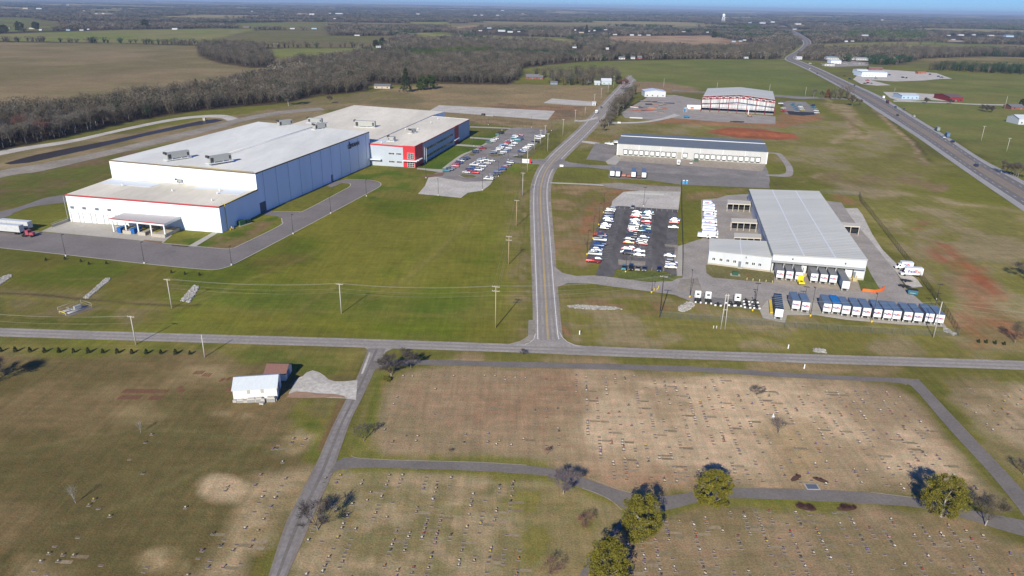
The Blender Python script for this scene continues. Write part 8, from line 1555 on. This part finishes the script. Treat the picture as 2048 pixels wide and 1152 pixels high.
wood_mass('far_woodland', FARP, hh, hh * 1.1 * np.clip(rQ / 1500, 1, 9), 14, 24, .034, tree_cols(FARP) * 1.2, 'far off bluish leafless woodland reaching to the horizon', 'far_woodland_bark')
# ================= graves =================
FC_ = [('white', (.66, .62, .54)), ('white', (.66, .62, .54)), ('cream', (.60, .50, .32)), ('yellow', (.55, .40, .07)), ('red', (.34, .04, .03)), ('pink', (.50, .24, .25)), ('purple', (.20, .12, .30)), ('orange', (.45, .18, .05)), ('dark', (.05, .05, .035)), ('white', (.62, .60, .55)), ('cream', (.60, .52, .38)), ('tan', (.40, .30, .20)), ('tan', (.36, .28, .2)), ('dark', (.05, .05, .035)), ('cream', (.6, .52, .38))]
FM = {c: mat('flowers_' + c, v, .8, var=.3, scale=9) for c, v in FC_}; brz = mat('bronze_plate', (.17, .13, .09), .5, var=.2, scale=3); vas = mat('vase_bronze', (.16, .13, .10), .5); gran = mat('granite_base', (.30, .25, .20), .8, var=.15, scale=3)
rg2 = random.Random(21); _GM = {}
def flower_mesh(k):
    rs = random.Random(k); mb = MB()
    for i in range(16):
        a = rs.random() * 6.283; q = rs.random() ** .5 * .20; z = .34 + rs.random() * .24; s = rs.uniform(.06, .10); c = Vector((math.cos(a) * q, math.sin(a) * q, z))
        mb.hull([(c.x + math.cos(t * 1.5708) * s, c.y + math.sin(t * 1.5708) * s, c.z) for t in range(4)], [(c.x + math.cos(t * 1.5708) * s * .4, c.y + math.sin(t * 1.5708) * s * .4, c.z + s * .8) for t in range(4)])
    return mb
p_ = MB(); p_.box(-.42, .42, -.26, .26, 0, .05, 0); p_.box(-.34, .34, -.19, .19, .05, .065, 1); GPL = p_.mesh('plaque', [gran, brz]); v_ = MB(); v_.tube((.0, 0, .086), (0, 0, .32), .06, .09, n=7); GVS = v_.mesh('vase', vas)
def section(poly, cx, cy, p, seed, ns=6):
    P = wp_(poly); x0, y0 = P.min(0); x1, y1 = P.max(0); out = []; az = R(4); ca, sa = math.cos(az), math.sin(az); rs = np.random.RandomState(seed)
    cxm, cym = (x0 + x1) / 2, (y0 + y1) / 2; W = x1 - x0 + 40; Hh = y1 - y0 + 40
    for i in range(int(W / cx)):
        for j in range(int(Hh / cy)):
            u = -W / 2 + i * cx + rs.normal() * .05; v = -Hh / 2 + j * cy + rs.normal() * .12; x = cxm + u * ca + v * sa; y = cym - u * sa + v * ca
            q = _T[(i * 7 + seed) & 255, (j // 4 + i * 3) & 255]
            if rs.rand() < p * (2.1 if q > .45 else .35): out.append((x, y))
    out = np.array(out); return out[inpoly(P, out[:, 0], out[:, 1])]
G = [section([(1145, 748), (1400, 752), (1770, 775), (1808, 795), (1870, 870), (1985, 1000), (1850, 985), (1640, 970), (1400, 965), (1290, 975), (1180, 945)], 2.75, 1.25, .27, 3),
     section([(1250, 1045), (1330, 1040), (1480, 1018), (1560, 1016), (1730, 1030), (1900, 1050), (2048, 1095), (2300, 1160), (2300, 1260), (1200, 1260)], 2.75, 1.2, .40, 5),
     section([(650, 950), (800, 948), (1050, 965), (1060, 1152), (1060, 1250), (560, 1250), (600, 1130)], 2.75, 1.3, .36, 8),
     section([(1905, 800), (1935, 776), (2048, 776), (2250, 790), (2250, 930), (2048, 905), (1960, 850)], 2.75, 1.4, .16, 13)]
man = [(680 + x / 2.5486, 700 + (y + 4) / 2.5486) for x, y in ((322, 132), (370, 135), (433, 125), (480, 130), (530, 132), (579, 133), (635, 133), (686, 125), (737, 132), (790, 133), (840, 138), (841, 152), (893, 140), (944, 142), (997, 140), (1049, 150), (1101, 200), (273, 275), (328, 278), (290, 240), (485, 328), (770, 294), (994, 306), (1052, 303), (1108, 298), (1052, 342), (995, 375), (267, 468), (336, 437), (396, 440), (387, 463), (226, 407), (512, 470), (567, 474), (631, 470), (640, 428), (757, 425), (752, 470), (797, 482), (813, 463), (872, 485), (935, 455), (1052, 485), (1115, 485), (1114, 450), (1111, 400), (1115, 413), (485, 200))]
man += [(x / 2.5486, 700 + (y + 4) / 2.5486) for x, y in ((773, 430), (740, 470), (660, 555), (728, 627), (478, 763), (453, 790), (502, 806), (560, 846), (945, 803), (1160, 695), (1148, 715), (398, 953), (280, 997), (250, 1036), (209, 1077), (174, 1121), (238, 1140), (320, 1043), (296, 1075), (375, 1048), (515, 1095), (746, 1104), (733, 1128), (1300, 688), (1348, 718), (1335, 750), (1319, 775), (1296, 822), (1455, 655), (1433, 690), (1418, 721), (1400, 755), (1380, 797), (1358, 832), (1343, 862), (1315, 920), (1290, 970), (1275, 1003), (1248, 908), (1205, 990), (1187, 1020), (1142, 966), (1124, 998), (1085, 936), (1030, 1022), (1010, 1058), (1072, 1070), (1060, 1104), (1138, 1106), (1226, 1087), (1494, 452), (1485, 472), (1556, 455), (1541, 480), (1418, 480), (1410, 500), (1390, 503), (1440, 570), (1327, 636), (957, 1148))]
MAN = np.array([tuple(gp(*q))[:2] for q in man]); AL = np.concatenate([MAN] + G)
vis = np.array([(-40 < q[0] < 2090 and q[1] < 1175) for q in (proj((x, y, 0)) for x, y in AL)]); AL = AL[vis]; AL = AL[np.argsort(np.hypot(AL[:, 0], AL[:, 1]))]
print('GRAVES', len(AL)); rest = []; GL = {}
LMK = [(tuple(gp(a, b))[:2], t) for a, b, t in ((1546, 834, 'the pale statue'), (1424, 1013, 'the evergreen on the upper loop edge'), (1277, 1078, 'the evergreen at the fork'), (1882, 1033, 'the tall right evergreen'), (1970, 1051, 'the bare tree right of the evergreen'), (1608, 1020, 'the left lower shrub bed'), (1693, 1020, 'the right lower shrub bed'), (1126, 988, 'the broad bare tree'), (636, 1060, 'the bare tree by the main drive'), (450, 980, 'the round straw patch'), (152, 1006, 'the lower pale sapling'), (680, 930, 'the drive junction'), (820, 1150, 'the bottom edge left of centre'), (980, 1150, 'the bottom edge at centre'), (1450, 1150, 'the bottom edge right of centre'), (1700, 1150, 'the bottom edge far right'), (1900, 1150, 'the bottom right corner'), (310, 1132, 'the lower straw patch'), (600, 1000, 'the main drive'), (850, 1010, 'the middle of the lower left lawn'), (1640, 958, 'the upper shrub beds'), (1990, 1000, 'the east drive end'))]
ZONE = lambda q: ('left lawn' if q[0] < 640 and q[1] > 830 else ('lawn below the loop drive' if q[0] < 1230 and q[1] > 940 else ('lower right lawn' if q[1] > 1000 else ('lawn east of the east drive' if q[0] > 1880 and q[1] < 940 and q[0] > 1836 + (q[1] - 760) * .85 else 'upper lawn'))))
for i, (x, y) in enumerate(AL):
    c, _ = FC_[rg2.randrange(len(FC_))]; k = rg2.randrange(3)
    if (c, k) not in _GM: _GM[(c, k)] = flower_mesh(k).mesh('flowers', FM[c])
    s = rg2.uniform(.65, .98); flo = rg2.random() < .60 or i < 5
    if i < 298:
        e = empty('grave_marker', (x, y, .0), R(-4) + rg2.uniform(-.06, .06)); link('plaque', GPL, e)
        if flo:
            link('vase', GVS, e); f = link('flowers', _GM[(c, k)], e); f.scale = (s, s, s)
            pass
        near_ = min(LMK, key=lambda t: math.dist(t[0], (x, y))); kk = (c if flo else '', near_[1]); GL.setdefault(kk, []).append((math.dist(near_[0], (x, y)), e))
        lb = ''
        tag(e, lb, 'grave marker', 'grave markers in the cemetery')
    else: rest.append((x, y, c, k, s, flo))
for (c, t), L_ in GL.items():
    for k_, (d, e) in enumerate(sorted(L_, key=lambda q: q[0])):
        n_ = '' if k_ == 0 else '%d%s ' % (k_ + 1, {2: 'nd', 3: 'rd'}.get(k_ + 1, 'th')); e['label'] = ('flat grave marker with %s flowers, ' % c if c else 'flat grave marker without flowers, ') + n_ + 'nearest to ' + t
mb = MB(); cl = sorted({c for c, _ in FC_}); mats_ = [gran, brz, vas] + [FM[c] for c in cl]; fmz = [flower_mesh(k) for k in range(3)]
for x, y, c, k, s, flo in rest:
    mb.box(x - .42, x + .42, y - .26, y + .26, 0, .05, 0); mb.box(x - .34, x + .34, y - .19, y + .19, .05, .065, 1)
    if flo: mb.tube((x, y, .086), (x, y, .32), .06, .09, n=5, mi=2); f = fmz[k]; mb.add([(v[0] * s + x, v[1] * s + y, v[2] * s) for v in f.v], f.f, 3 + cl.index(c))
o = link('distant_grave_markers', (lambda me: me)(mb.mesh('distant_grave_markers', mats_))); tag(o, 'many further flat grave markers with small flower vases across the cemetery lawns', 'grave markers', None, 'stuff')
# settled turf over single plots
mb = MB(); 
for i, (x, y) in enumerate(AL):
    if rg2.random() < .10: w2 = rg2.uniform(2.1, 2.5); h2 = rg2.uniform(.75, 1.0); x2 = x + .5; mb.add([(x2, y - h2 / 2, 0), (x2 + w2, y - h2 / 2 - .1, 0), (x2 + w2, y + h2 / 2 - .1, 0), (x2, y + h2 / 2, 0)], [(0, 1, 2, 3)], rg2.randrange(3))
o = mb.build('settled_turf', [mat('plot_brown', (.23, .165, .095), .95, var=.25, scale=1.5), mat('plot_olive', (.24, .19, .105), .95, var=.3, scale=1.5), mat('plot_tan', (.31, .235, .14), .95, var=.25, scale=1.5)]); o.location.z = .012; o['kind'] = 'structure'
# ================= air =================
mb = MB(); mb.box(-46000, 46000, -3000, 46500, -60, 150); me = mb.mesh('haze', []) if False else None
mb_ = bpy.data.meshes.new('haze'); mb_.from_pydata(mb.v, [], mb.f)
hz = bpy.data.materials.new('haze'); hz.use_nodes = True; n = hz.node_tree; n.nodes.remove(n.nodes['Principled BSDF']); pv = n.nodes.new('ShaderNodeVolumePrincipled')
pv.inputs['Color'].default_value = (.52, .68, .92, 1); pv.inputs['Density'].default_value = 5.5e-5; pv.inputs['Anisotropy'].default_value = 0.0
n.links.new(pv.outputs[0], n.nodes['Material Output'].inputs['Volume']); mb_.materials.append(hz)
HZ = link('haze', mb_); HZ['kind'] = 'stuff'; HZ['label'] = 'thin blue winter haze over the whole plain'

def split_loose(names):
    for o in [o for o in COL.objects if o.type == 'MESH' and o.name.split('.')[0] in names]:
        bm = bmesh.new(); bm.from_mesh(o.data); bm.verts.ensure_lookup_table(); seen = set(); isl = []
        for v in bm.verts:
            if v.index in seen: continue
            st = [v]; seen.add(v.index); comp = []
            while st:
                a = st.pop(); comp.append(a.index)
                for e_ in a.link_edges:
                    b = e_.other_vert(a)
                    if b.index not in seen: seen.add(b.index); st.append(b)
            isl.append(comp)
        bm.free()
        if len(isl) < 2: continue
        me = o.data; base = {'posts': 'post'}.get(o.name.split('.')[0], o.name.split('.')[0])
        for k, comp in enumerate(isl):
            ix = {v: i for i, v in enumerate(comp)}; fs = [[ix[v] for v in p.vertices] for p in me.polygons if p.vertices[0] in ix]
            m2 = bpy.data.meshes.new(base); m2.from_pydata([tuple(me.vertices[v].co) for v in comp], [], fs)
            for m_ in me.materials: m2.materials.append(m_)
            m2.update(); c = bpy.data.objects.new(base, m2); COL.objects.link(c); c.parent = o.parent; c.matrix_local = o.matrix_local.copy()
        bpy.data.objects.remove(o)
split_loose({'posts', 'intake', 'handrail', 'guard_rail', 'roof_seam', 'dock_platform', 'unit_curb', 'bar', 'beam_pair', 'frame_rail', 'pipework', 'roof_bows'})
